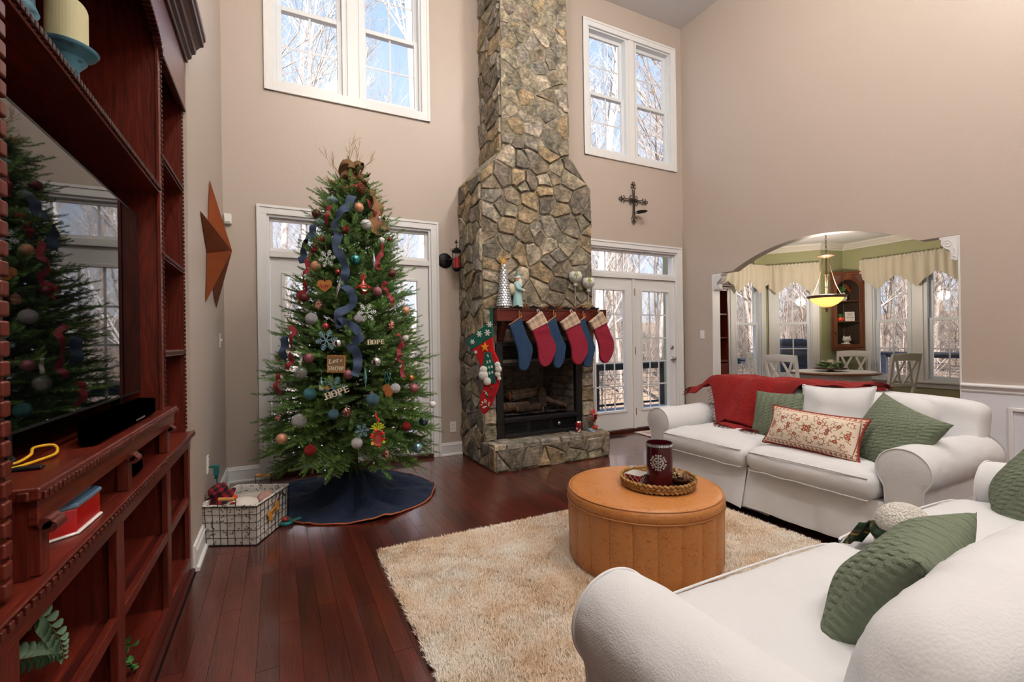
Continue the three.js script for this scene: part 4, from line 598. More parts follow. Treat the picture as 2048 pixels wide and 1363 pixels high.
  const ivy = thing('artificial_greenery', 'spray of small bright green leaves trailing on the bottom shelf', 'plant', [-0.62, 0.101, -1.98]); part('pot', [potG.clone().scale(0.8, 0.8, 0.8)], pot, ivy);
  const rnd = mulberry(6); for (const pts of [[[0, 0.07, 0], [0.04, 0.17, -0.03], [0.09, 0.15, -0.08], [0.13, 0.08, -0.14]], [[0, 0.07, 0], [0.05, 0.13, -0.04], [0.12, 0.06, -0.08], [0.14, 0.03, -0.1]], [[0, 0.07, 0], [0.02, 0.22, -0.01], [0.06, 0.2, -0.06]], [[0, 0.07, 0], [0.06, 0.1, 0.04], [0.1, 0.05, 0.02]]]) {
    const c = new THREE.CatmullRomCurve3(pts.map((p) => V(...p))), st = part('stem', [new THREE.TubeGeometry(c, 16, 0.0015, 5)], stemM, ivy);
    for (let i = 2; i <= 15; i++) { const p = c.getPoint(i / 15); for (let k = 0; k < 2; k++) { const q = new THREE.Quaternion().setFromEuler(new THREE.Euler(rnd() * 3, rnd() * 6, rnd() * 3)); part('leaflet', [leaf(0.026, 0.018).applyQuaternion(q).translate(p.x, p.y, p.z)], greenL, st); } }
  }
  const toy = thing('plush_toy', 'small red and green felt toy peeking from the narrow shelf', 'toy', [-0.545, 1.236, -2.63], 0.6), felt = std({ color: 0xc01722, roughness: 1 });
  part('body', [ball(0.035, 0, 0.035, 0, 18, 12).scale(1, 1, 0.8)], std({ color: 0x1d4a2c, roughness: 1 }), toy); part('head', [ball(0.026, 0, 0.085, 0.004, 18, 12)], felt, toy); part('ear', [ball(0.011, 0.02, 0.105, 0, 10, 8), ball(0.011, -0.02, 0.105, 0, 10, 8)].map((g) => g)[0] ? [ball(0.011, 0.02, 0.105, 0, 10, 8)] : [], felt, toy); part('ear', [ball(0.011, -0.02, 0.105, 0, 10, 8)], felt, toy); for (const s of [-1, 1]) { part('arm', [stick([0.02 * s, 0.055, 0.01], [0.05 * s, 0.04, 0.03], 0.011, 0.009, 8)], felt, toy); part('leg', [stick([0.015 * s, 0.014, 0.01], [0.03 * s, 0.012, 0.05], 0.012, 0.012, 8)], felt, toy); }
}
// ---------------------------------------------------------------- christmas tree
const TX = 0.54, TZ = -4.0, RY = [[0.2, 0.35], [0.35, 0.55], [0.55, 0.66], [0.87, 0.635], [1.2, 0.545], [1.6, 0.44], [1.93, 0.355], [2.22, 0.28], [2.5, 0.17], [2.75, 0.04]];
const treeR = (y) => { for (let i = 1; i < RY.length; i++) if (y <= RY[i][0]) return lerp(RY[i - 1][1], RY[i][1], clamp((y - RY[i - 1][0]) / (RY[i][0] - RY[i - 1][0]), 0, 1)); return 0.03; };
{
  const t = thing('christmas_tree', 'tall green fir christmas tree standing before the left french doors', 'christmas tree', [TX, 0, TZ]);
  part('trunk', [stick([0, 0.06, 0], [0, 2.66, 0], 0.032, 0.008, 10)], std({ color: 0x4a3526, roughness: 0.95 }), t);
  part('stand', [lathe([[0, 0.012], [0.17, 0.012], [0.16, 0.05], [0.05, 0.09], [0.045, 0.2], [0, 0.2]], 24)], std({ color: 0x1e3a28, roughness: 0.6 }), t);
  const rnd = mulberry(19);
  // one sprig: a stem with needles all round, tip at +y
  const sprig = (L, n, seed) => {
    const q = mulberry(seed), g = [stick([0, 0, 0], [0, L, 0], 0.0022, 0.0012, 4)], pos = [], nor = [];
    for (let i = 0; i < n; i++) {
      const y = L * (0.02 + 0.98 * i / n), a = q() * 2 * PI, tilt = 0.55 + 0.5 * q(), len = (0.021 + 0.008 * q()) * (1 - 0.35 * Math.pow(y / L, 3)), d = V(Math.cos(a) * Math.sin(tilt), Math.cos(tilt), Math.sin(a) * Math.sin(tilt)), s = d.clone().cross(V(0, 1, 0)).normalize().multiplyScalar(0.0017), b = V(0, y, 0), e = b.clone().addScaledVector(d, len), m = b.clone().addScaledVector(d, len * 0.5);
      const nn = d.clone().cross(s).normalize(); pos.push(...b.toArray(), ...m.clone().add(s).toArray(), ...e.toArray(), ...b.toArray(), ...e.toArray(), ...m.clone().sub(s).toArray()); for (let k = 0; k < 6; k++) nor.push(...nn.toArray());
    }
    const h = new THREE.BufferGeometry(); h.setAttribute('position', new THREE.Float32BufferAttribute(pos, 3)); h.computeVertexNormals(); h.setAttribute('uv', new THREE.Float32BufferAttribute(new Float32Array(pos.length / 3 * 2), 2)); g.push(h); return join(g);
  };
  const kinds = [sprig(0.15, 96, 1), sprig(0.12, 80, 2), sprig(0.1, 64, 3)], lists = [[], [], []], stems = [];
  const put = (p, d, k, s, c) => { const m = new THREE.Matrix4().compose(p, new THREE.Quaternion().setFromUnitVectors(V(0, 1, 0), d.clone().normalize()).multiply(new THREE.Quaternion().setFromAxisAngle(V(0, 1, 0), rnd() * 6)), V(s, s, s)); lists[k].push([m, c]); };
  let ga = 0;
  for (let y = 0.42; y < 2.56; y += 0.0060 + 0.0010 * y) {
    ga += 2.39996; const r = treeR(y) * (0.76 + 0.27 * rnd()), low = 1 - sstep(y, 0.3, 1.3), rise = lerp(0.3, 0.55, sstep(y, 0.5, 2.4)) - 0.28 * low, a = ga + (rnd() - 0.5) * 0.4, o = V(Math.sin(a), 0, Math.cos(a)), y0 = y - rise * r * 0.5;
    const at = (u) => o.clone().multiplyScalar(r * u).add(V(0, y0 + rise * r * u - 0.16 * r * u * u * (0.5 + low * 0.9) * (rnd() * 0.0 + 1), 0));
    const N = Math.max(3, Math.round(r / 0.044)), side = V(o.z, 0, -o.x); stems.push(stick(at(0.04), at(0.55), 0.006, 0.004, 4), stick(at(0.55), at(0.97), 0.004, 0.002, 4));
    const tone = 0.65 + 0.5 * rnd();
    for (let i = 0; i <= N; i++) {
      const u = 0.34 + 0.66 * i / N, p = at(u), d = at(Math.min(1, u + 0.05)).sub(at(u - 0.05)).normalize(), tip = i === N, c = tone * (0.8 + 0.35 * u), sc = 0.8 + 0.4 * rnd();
      if (tip) { put(p, d.clone().add(V((rnd() - 0.5) * 0.2, 0.1, (rnd() - 0.5) * 0.2)), 1, sc, c * 1.1); continue; }
      for (const s of [-1, 1]) put(p, d.clone().multiplyScalar(0.75).addScaledVector(side, s * (0.75 + 0.3 * rnd())).add(V(0, 0.16 * (rnd() - 0.4), 0)), r > 0.3 ? 0 : 2, sc * (1.1 - 0.35 * u), c);
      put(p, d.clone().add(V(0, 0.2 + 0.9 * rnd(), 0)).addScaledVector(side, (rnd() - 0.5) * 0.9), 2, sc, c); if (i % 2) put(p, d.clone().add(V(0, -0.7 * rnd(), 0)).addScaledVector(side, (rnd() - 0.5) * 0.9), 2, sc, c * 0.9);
    }
  }
  for (let i = 0; i < 9; i++) { const a = i * 0.7 + 0.2; put(V(0, 2.42 + 0.026 * i, 0), V(Math.sin(a) * (0.7 - 0.05 * i), 1, Math.cos(a) * (0.7 - 0.05 * i)), 0, 1, 1); }
  for (let i = 0; i < 14; i++) { const a = i * 0.45; put(V(0.03 * Math.sin(a), 0.3 - 0.01 * (i % 4), 0.03 * Math.cos(a)), V(Math.sin(a), -0.5 - 0.5 * (i % 3), Math.cos(a)), 0, 1, 0.9); }
  part('branches', stems, std({ color: 0x43321f, roughness: 1 }), t).userData.kind = 'stuff';
  const needleM = std({ color: 0x638545, roughness: 0.62, side: THREE.DoubleSide });
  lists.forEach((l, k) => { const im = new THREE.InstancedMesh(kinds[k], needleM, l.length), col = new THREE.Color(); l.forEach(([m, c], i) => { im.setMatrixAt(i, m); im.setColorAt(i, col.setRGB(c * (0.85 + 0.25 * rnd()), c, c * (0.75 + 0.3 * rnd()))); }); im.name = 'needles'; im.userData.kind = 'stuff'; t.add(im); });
  const bulbs = []; for (let i = 0; i < 150; i++) { const y = 0.35 + 2 * rnd(), a = rnd() * 6.28, r = treeR(y) * (0.75 + 0.22 * rnd()); bulbs.push(ball(0.0045, Math.sin(a) * r, y, Math.cos(a) * r, 6, 5)); }
  part('light_bulbs', bulbs, std({ color: 0xe8f2ff, roughness: 0.1, emissive: 0xdfe8ff, emissiveIntensity: 0.6 }), t).userData.kind = 'stuff';
}
{ // cloth skirt
  const t = thing('tree_skirt', 'navy blue cloth tree skirt with copper piping spread under the christmas tree', 'tree skirt', [TX, 0, TZ]), RR = [0.62, 0.61, 0.63, 0.66, 0.68, 0.71, 0.76, 0.78, 0.74, 0.72, 0.6, 0.585];
  const rad = (a) => { const q = ((a / (2 * PI) * 12) % 12 + 12) % 12, i = Math.floor(q), f = q - i; return lerp(RR[i], RR[(i + 1) % 12], f * f * (3 - 2 * f)) * (1 + 0.008 * Math.sin(a * 9)); };
  const f = (u, v) => { const a = u * 2 * PI, r = 0.04 + (rad(a) - 0.04) * v, fold = Math.abs(Math.sin(a * 3.5 + 0.8 + 0.6 * Math.sin(a * 2))) * 0.05 * sstep(v, 0.05, 0.3) * (1 - sstep(v, 0.6, 1.0)), h = 0.008 + 0.215 * Math.pow(1 - sstep(v, 0, 0.62), 1.7) + fold + 0.014 * fbm3(r * Math.cos(a) * 7, r * Math.sin(a) * 7, 2) * sstep(v, 0.2, 0.5) + 0.022 * Math.max(0, Math.sin(a * 5 + 1)) * sstep(v, 0.75, 1) ; return [Math.sin(a) * r, Math.max(0.006, h), Math.cos(a) * r]; };
  part('cloth', [thick(160, 44, f, 0.005)], std({ color: 0x13233f, bumpMap: gray(256, 256, (u, v) => 0.6 * pf(u, v, 80, 80, 3, 2) + 0.4 * pf(u, v, 6, 6, 4, 3), 1, 1), bumpScale: 0.004, roughness: 0.85 }), t);
  part('piping', [tube(Array.from({ length: 120 }, (_, i) => V(...f(i / 120, 1))), 0.006, 8, 300, true)], std({ color: 0xa65a34, roughness: 0.6 }), t);
  const toy = thing('dog_toy', 'teal rubber dog toy with a red knob between basket and tree skirt', 'toy', [0.03, 0.002, -3.62], 0.4);
  part('ring', [new THREE.TorusGeometry(0.035, 0.013, 12, 28).rotateX(PI / 2).translate(0, 0.013, 0), stick([0.035, 0.013, 0], [0.1, 0.013, 0], 0.011, 0.013, 10)], std({ color: 0x0f6a6a, roughness: 0.4 }), toy); part('knob', [ball(0.016, -0.01, 0.036, 0, 14, 10)], std({ color: 0xc0262c, roughness: 0.4 }), toy);
}
// ---------------------------------------------------------------- ornaments
const onTree = (y, az, r) => [TX + Math.sin(R(az)) * r, y, TZ + Math.cos(R(az)) * r];
const glitterB = gray(128, 128, (u, v) => h2(Math.floor(u * 128), Math.floor(v * 128), 5), 0.05, 0.05), glitter = (c) => std({ color: c, metalness: 0.55, roughness: 0.45, bumpMap: glitterB, bumpScale: 0.002 });
const gloss = (c) => phy({ color: c, metalness: 0.75, roughness: 0.16, clearcoat: 1 }), matte = (c) => std({ color: c, metalness: 0.35, roughness: 0.5 });
const ORB = { matte_maroon: [matte(0x5e2027)], matte_peach: [matte(0xd9a184)], glitter_maroon: [glitter(0x7a221f)], shiny_red: [gloss(0xb03038)], glitter_red: [glitter(0x94201f)], pearl_silver: [matte(0xc4c6cc)], pearl_white: [std({ color: 0xe4e4e6, roughness: 0.35 })], glitter_silver: [glitter(0xb4b4ba)], glitter_white: [glitter(0xd8d8dc)], mirror_silver: [std({ color: 0xd8dee4, metalness: 1, roughness: 0.05 })], mosaic_silver: [std({ color: 0xd0d6da, metalness: 1, roughness: 0.12, flatShading: true }), 'facet'], gloss_teal: [gloss(0x1f7d7e)], gloss_blue: [gloss(0x33495f)], gloss_paleblue: [gloss(0x7faebb)], glitter_teal: [glitter(0x4f8c96)], glitter_blue: [glitter(0x54768a)], onion_blue: [glitter(0x8fb0bc), 'onion'], ribbed_mauve: [matte(0x915862), 'ribbed'], crumple_rose: [std({ color: 0xd0a197, metalness: 0.95, roughness: 0.15, flatShading: true }), 'crumple'], clear_glass: [phy({ color: 0xf2f4f4, transmission: 0.9, thickness: 0, roughness: 0.05, metalness: 0 }), 'clear'], gold_shiny: [gloss(0xa0742c)] };
const orbProto = {};
function orb(kind, y, az, rad, r, label) {
  if (!orbProto[kind]) {
    const [m, shape] = ORB[kind]; let g;
    if (shape === 'onion') g = lathe([[0, -0.85], [0.25, -0.72], [0.7, -0.42], [1.12, 0.02], [0.75, 0.42], [0.3, 0.66], [0.1, 0.85], [0, 0.86]].map((p) => p), 32);
    else if (shape === 'ribbed') g = bend(ball(1, 0, 0, 0, 96, 24), (p) => { const a = Math.atan2(p.z, p.x), k = 1 - 0.07 * Math.abs(Math.sin(a * 9)); p.x *= k; p.z *= k; });
    else if (shape === 'crumple') g = bend(ball(1, 0, 0, 0, 14, 9), (p) => p.multiplyScalar(0.9 + 0.35 * N3(p.x * 2.3 + 5, p.y * 2.3, p.z * 2.3)));
    else if (shape === 'facet') g = new THREE.IcosahedronGeometry(1, 3);
    else g = ball(1, 0, 0, 0, 32, 22);
    orbProto[kind] = [g, m];
  }
  const [g, m] = orbProto[kind], t = thing('bauble', label, 'bauble', onTree(y, az, rad), R(az), 'baubles on the christmas tree');
  const b = part('ball', [g], m, t); b.scale.setScalar(r);
  const cap = part('cap', [capG], kind.includes('red') ? brass : nickel, t); cap.position.y = r * (kind === 'onion_blue' ? 0.84 : 0.97); part('hook', [hookG], nickel, cap);
  if (kind === 'clear_glass') { part('ribbon', [thick(4, 20, (u, v) => [(u - 0.5) * 0.02, r + 0.01 + v * 0.09, 0.006 * Math.sin(v * 9)], 0.001)], std({ color: 0xdcdcdc, roughness: 0.8 }), t); part('tinsel', Array.from({ length: 26 }, (_, i) => { const q = mulberry(i); return stick([(q() - 0.5) * r, (q() - 0.7) * r, (q() - 0.5) * r], [(q() - 0.5) * r, (q() - 0.7) * r, (q() - 0.5) * r], 0.0012, 0.0012, 4); }), nickel, t).userData.kind = 'stuff'; }
  if (kind === 'gold_shiny') part('purple_band', [lathe([[0.98, -0.75], [1.03, -0.55], [0.98, -0.3]], 24).scale(r * 0.8, r, r * 0.8)], gloss(0x5a2f70), t);
}
const capG = join([cyl(0.006, 0.006, 0.007, 12)]), hookG = new THREE.TorusGeometry(0.0045, 0.0009, 6, 14).translate(0, 0.011, 0);
orb('onion_blue',2.357,-41.5,0.240,0.042,'flattened pale blue bauble near the top, left of navy ribbon');
orb('onion_blue',2.180,-55.7,0.305,0.038,'flattened pale blue bauble under the maroon one, upper left edge');
orb('matte_maroon',2.267,-74.1,0.276,0.035,'dark maroon bauble at the upper left edge of the tree');
orb('matte_peach',2.303,5.6,0.262,0.035,'pale peach bauble right below the burlap bow');
orb('glitter_maroon',2.112,-15.3,0.322,0.036,'maroon glitter bauble beside the upper navy ribbon');
orb('pearl_silver',2.163,12.9,0.310,0.042,'large pearly silver bauble near the top right');
orb('shiny_red',2.036,-45.7,0.342,0.026,'small shiny red bauble at the upper left');
orb('matte_maroon',2.089,56.6,0.329,0.024,'small dark red bauble at the upper right edge');
orb('pearl_white',2.054,34.0,0.338,0.027,'white bauble behind red ribbon at the upper right');
orb('gloss_teal',1.875,-3.7,0.384,0.043,'glossy teal bauble beside the navy ribbon');
orb('matte_peach',1.832,-46.8,0.395,0.037,'peach bauble left of the upper silver snowflake');
orb('shiny_red',1.778,-21.3,0.408,0.020,'tiny red bauble under the upper snowflake');
orb('matte_maroon',1.799,39.8,0.404,0.031,'brownish maroon bauble at the right edge, upper half');
orb('ribbed_mauve',1.640,16.4,0.444,0.036,'ribbed mauve bauble beside the red and green ornament');
orb('matte_maroon',1.599,-55.4,0.455,0.035,'maroon bauble at the left edge beside the heart');
orb('crumple_rose',1.532,-36.2,0.473,0.032,'crumpled rose gold bauble below the heart');
orb('glitter_silver',1.435,-41.4,0.498,0.043,'large silver glitter bauble at the left, mid height');
orb('glitter_silver',1.431,-3.2,0.499,0.032,'silver bauble behind the middle snowflake');
orb('shiny_red',1.378,-28.0,0.512,0.027,'shiny red bauble above the pale blue snowflake');
orb('matte_peach',1.511,49.7,0.478,0.032,'peach bauble at the right edge, mid height');
orb('crumple_rose',1.382,24.4,0.512,0.034,'crumpled rose gold bauble at the right, mid height');
orb('mirror_silver',1.256,-18.4,0.544,0.035,'mirrored silver bauble beside the pale blue snowflake');
orb('ribbed_mauve',1.156,-38.1,0.571,0.035,'ribbed mauve bauble left of the square wooden sign');
orb('clear_glass',1.056,-42.7,0.599,0.042,'clear glass bauble hanging on a white ribbon at left');
orb('pearl_white',1.011,-63.4,0.611,0.032,'white bauble at the far left edge');
orb('ribbed_mauve',1.040,-10.8,0.604,0.033,'ribbed mauve bauble right below the square wooden sign');
orb('mosaic_silver',1.120,7.9,0.581,0.039,'mirrored mosaic bauble right of the navy ribbon end');
orb('glitter_teal',0.916,-34.0,0.636,0.041,'teal glitter bauble left of the lower word sign');
orb('glitter_white',0.926,19.3,0.634,0.036,'white glitter bauble at the right beside wood slices');
orb('ribbed_mauve',0.911,35.0,0.638,0.034,'ribbed mauve bauble at the right edge');
orb('gold_shiny',0.986,34.2,0.617,0.030,'gold and purple bauble at the right edge');
orb('glitter_blue',0.860,3.4,0.650,0.045,'large blue glitter bauble right of the lower word sign');
orb('glitter_blue',0.775,-19.3,0.656,0.036,'blue glitter bauble below the lower word sign');
orb('crumple_rose',0.784,-11.7,0.655,0.034,'crumpled rose gold bauble below the lower word sign');
orb('glitter_silver',0.732,-40.0,0.660,0.049,'largest silver glitter bauble, lower left');
orb('crumple_rose',0.744,-56.5,0.659,0.024,'small crumpled rose bauble at the lower left edge');
orb('matte_peach',0.605,-52.3,0.670,0.038,'peach bauble at the bottom left edge');
orb('glitter_red',0.536,-32.7,0.667,0.039,'red glitter bauble hanging lowest at the left');
orb('glitter_white',0.574,-6.2,0.673,0.038,'white glitter bauble at the bottom beside the photo ornament');
orb('glitter_red',0.643,25.2,0.667,0.033,'red bauble at the lower right');
orb('gloss_blue',0.651,41.7,0.667,0.036,'shiny dark blue bauble at the lower right edge');
orb('gloss_paleblue',0.450,40.3,0.619,0.040,'glossy pale blue bauble hanging lowest at the right');
orb('pearl_white',0.754,58.4,0.659,0.028,'white bauble at the far right edge');
orb('crumple_rose',0.460,12.6,0.625,0.032,'crumpled rose gold bauble hanging lowest, right of centre');
orb('pearl_white',1.291,38.4,0.535,0.023,'small white bauble at the right edge above the ribbed one');
// ribbons lie on the tree and wind in and out of the branches
const RIB = { navy: [0.062, std({ color: 0x2a3c58, roughness: 0.75, side: THREE.DoubleSide }), 'navy blue'], wine: [0.036, std({ color: 0x7e1022, roughness: 0.6, side: THREE.DoubleSide }), 'burgundy velvet'], burlap: [0.07, std({ color: 0x80603f, roughness: 0.95, bumpMap: gray(128, 128, (u, v) => 0.5 + 0.25 * Math.sin(u * 128 * 0.8) + 0.25 * Math.sin(v * 128 * 0.8), 0.06, 0.06), bumpScale: 0.001, side: THREE.DoubleSide }), 'brown burlap'] };
function ribbon(kind, pts, label) {
  const [w, m] = RIB[kind], c = new THREE.CatmullRomCurve3(pts.map(([y, az, r]) => V(...onTree(y, az, r + 0.01)))), n = pts.length * 8;
  const g = thick(6, n, (u, v) => { const p = c.getPoint(v), d = c.getTangent(v), out = V(p.x - TX, 0.25, p.z - TZ).normalize(), s = d.clone().cross(out).normalize(), tw = 0.55 * Math.sin(v * pts.length * 1.7), q = s.clone().multiplyScalar(Math.cos(tw)).addScaledVector(out, Math.sin(tw)); return p.addScaledVector(q, (u - 0.5) * w).addScaledVector(out, 0.012 * Math.sin(v * n * 0.55)).toArray(); }, 0.0015);
  const uv = g.attributes.uv; for (let i = 0; i < uv.count; i++) uv.setXY(i, uv.getX(i) * w, uv.getY(i) * c.getLength());
  solo('ribbon', [g], m, label, 'ribbon');
}
ribbon('navy',[[2.39,-4,0.24],[2.30,-12,0.29],[2.22,-23,0.31],[2.15,-27,0.34],[2.06,-22,0.35],[1.97,-23,0.39],[1.86,-16,0.40],[1.76,-13,0.44],[1.68,-16,0.45],[1.62,-8,0.47],[1.54,-7,0.48],[1.47,-17,0.52],[1.39,-17,0.52],[1.41,-15,0.53],[1.35,-5,0.53],[1.30,-2,0.56],[1.24,-9,0.56],[1.18,-5,0.59],[1.09,-5,0.60],[1.03,-7,0.63]], 'navy blue cloth ribbon trailing down the middle of the tree');
ribbon('navy',[[2.16,-57,0.32],[2.08,-60,0.36],[2.03,-74,0.36],[1.95,-69,0.39],[1.86,-63,0.40]], 'navy ribbon loop at the upper left edge of the tree');
ribbon('navy',[[1.32,-62,0.54],[1.21,-61,0.58],[1.14,-56,0.59]], 'short navy ribbon end at the left edge, mid height');
ribbon('wine',[[2.45,-27,0.22],[2.46,-10,0.23],[2.49,7,0.20],[2.48,24,0.22]], 'burgundy velvet ribbon band just under the burlap bow');
ribbon('wine',[[2.38,19,0.24],[2.30,24,0.29],[2.22,31,0.31],[2.13,25,0.34]], 'burgundy ribbon running beside the burlap tail at the upper right');
ribbon('wine',[[2.30,-38,0.28],[2.22,-38,0.32],[2.13,-40,0.33]], 'burgundy ribbon below the pale blue baubles, upper left');
ribbon('wine',[[2.00,-47,0.37],[1.95,-49,0.39],[1.91,-49,0.39]], 'burgundy ribbon bit left of the upper snowflake');
ribbon('wine',[[1.90,-57,0.39],[1.80,-53,0.43],[1.74,-59,0.43],[1.67,-50,0.46],[1.60,-57,0.47],[1.54,-53,0.50]], 'burgundy ribbon winding down behind the upper peach bauble, left');
ribbon('wine',[[2.03,28,0.36],[1.96,27,0.39],[1.88,19,0.40],[1.83,18,0.42],[1.80,25,0.42]], 'burgundy ribbon beside the right hand icicle ornament');
ribbon('wine',[[1.72,25,0.44],[1.67,21,0.46],[1.61,27,0.47],[1.53,27,0.50]], 'burgundy ribbon right of the ribbed mauve bauble, upper half');
ribbon('wine',[[1.39,-60,0.52],[1.34,-53,0.55],[1.23,-54,0.57],[1.15,-50,0.60],[1.08,-52,0.61]], 'burgundy ribbon hanging at left above the clear bauble');
ribbon('wine',[[1.05,-59,0.61],[0.98,-58,0.65],[0.89,-53,0.66]], 'burgundy ribbon end at the far left edge, lower half');
ribbon('wine',[[1.32,27,0.54],[1.27,30,0.57],[1.21,27,0.57],[1.15,24,0.60],[1.09,27,0.60],[1.00,24,0.64]], 'burgundy ribbon winding down the right side, lower half');
ribbon('burlap',[[2.53,19,0.18],[2.49,31,0.22],[2.40,36,0.24],[2.29,39,0.30],[2.21,45,0.31],[2.14,38,0.34]], 'long brown burlap ribbon tail at the top right');
ribbon('burlap',[[2.42,31,0.23],[2.34,35,0.27],[2.21,23,0.31],[2.10,23,0.35]], 'short brown burlap ribbon tail inside the longer one');
{ // burlap bow, gilded twigs and pine cone at the top
  const burlap = RIB.burlap[1], t = thing('tree_topper_bow', 'big crumpled brown burlap bow crowning the christmas tree', 'bow', [TX + 0.025, 2.575, TZ + 0.075], 0.35);
  const loop = (a, L, w, tw) => { const c = new THREE.CatmullRomCurve3([V(0, 0, 0.02), V(Math.cos(a) * L * 0.6, Math.sin(a) * L * 0.6, 0.09), V(Math.cos(a) * L, Math.sin(a) * L, 0.05), V(Math.cos(a + 0.35) * L * 0.75, Math.sin(a + 0.35) * L * 0.75, -0.02), V(0, 0, 0.0)]); return thick(8, 36, (u, v) => { const p = c.getPoint(v), d = c.getTangent(v), s = V(0, 0, 1).cross(d).normalize().lerp(V(0, 0, 1), 0.6 + 0.3 * Math.sin(v * 5 + tw)).normalize(); return p.addScaledVector(s, (u - 0.5) * w * (0.5 + 0.5 * Math.sin(PI * v))).addScaledVector(V(0, 1, 0), 0.008 * Math.sin(u * 9 + v * 14 + tw)).toArray(); }, 0.0018); };
  for (const [a, L, w, k] of [[0.4, 0.1, 0.09, 0], [1.3, 0.12, 0.09, 1], [2.3, 0.12, 0.1, 2], [3.2, 0.1, 0.09, 3], [4.2, 0.08, 0.08, 4], [5.4, 0.09, 0.08, 5], [1.9, 0.09, 0.1, 6]]) part('loop', [loop(a, L, w, k)], burlap, t);
  part('knot', [bend(ball(0.04, 0, 0, 0.05, 20, 14), (p) => { p.multiplyScalar(1 + 0.25 * N3(p.x * 40, p.y * 40, p.z * 40)); })], burlap, t);
  const tw = thing('twig_spray', 'spray of fine gilded bare twigs sticking up out of the tree top', 'twigs', [TX, 2.5, TZ]), gold = std({ color: 0xa98a58, metalness: 0.4, roughness: 0.5 }), rnd = mulberry(12);
  const branch = (p, d, L, r, lev, out) => { let q = p.clone(), e = d.clone(); const n = 4; for (let i = 0; i < n; i++) { e = e.clone().add(V((rnd() - 0.5) * 0.5, (rnd() - 0.35) * 0.4, (rnd() - 0.5) * 0.5)).normalize(); const s = q.clone().addScaledVector(e, L / n); out.push(stick(q, s, r * (1 - i / n * 0.6), r * (1 - (i + 1) / n * 0.6), 5)); if (lev < 2) for (let k = 0; k < 2; k++) branch(s, e.clone().add(V((rnd() - 0.5) * 1.3, (rnd() - 0.3) * 0.8, (rnd() - 0.5) * 1.3)).normalize(), L * (0.42 - 0.05 * i), r * 0.55, lev + 1, out); q = s; } };
  for (const [x, y, z, L, b] of [[-0.05, 1, 0, 0.36, 0.05], [0.12, 1, 0.1, 0.3, 0.05], [-0.45, 0.9, 0.1, 0.28, 0.03], [-0.8, 0.15, 0.4, 0.18, -0.02], [-0.7, 0.4, 0.5, 0.18, 0], [0.9, 0.55, 0.2, 0.26, 0.06], [0.95, 0.2, 0.2, 0.24, -0.08], [0.9, 0.05, 0.3, 0.2, -0.14], [-0.5, 0.5, -0.5, 0.26, 0]]) { const o = []; branch(V(0, b, 0), V(x, y, z).normalize(), L, 0.003, 0, o); part('twig', o, gold, tw); }
}
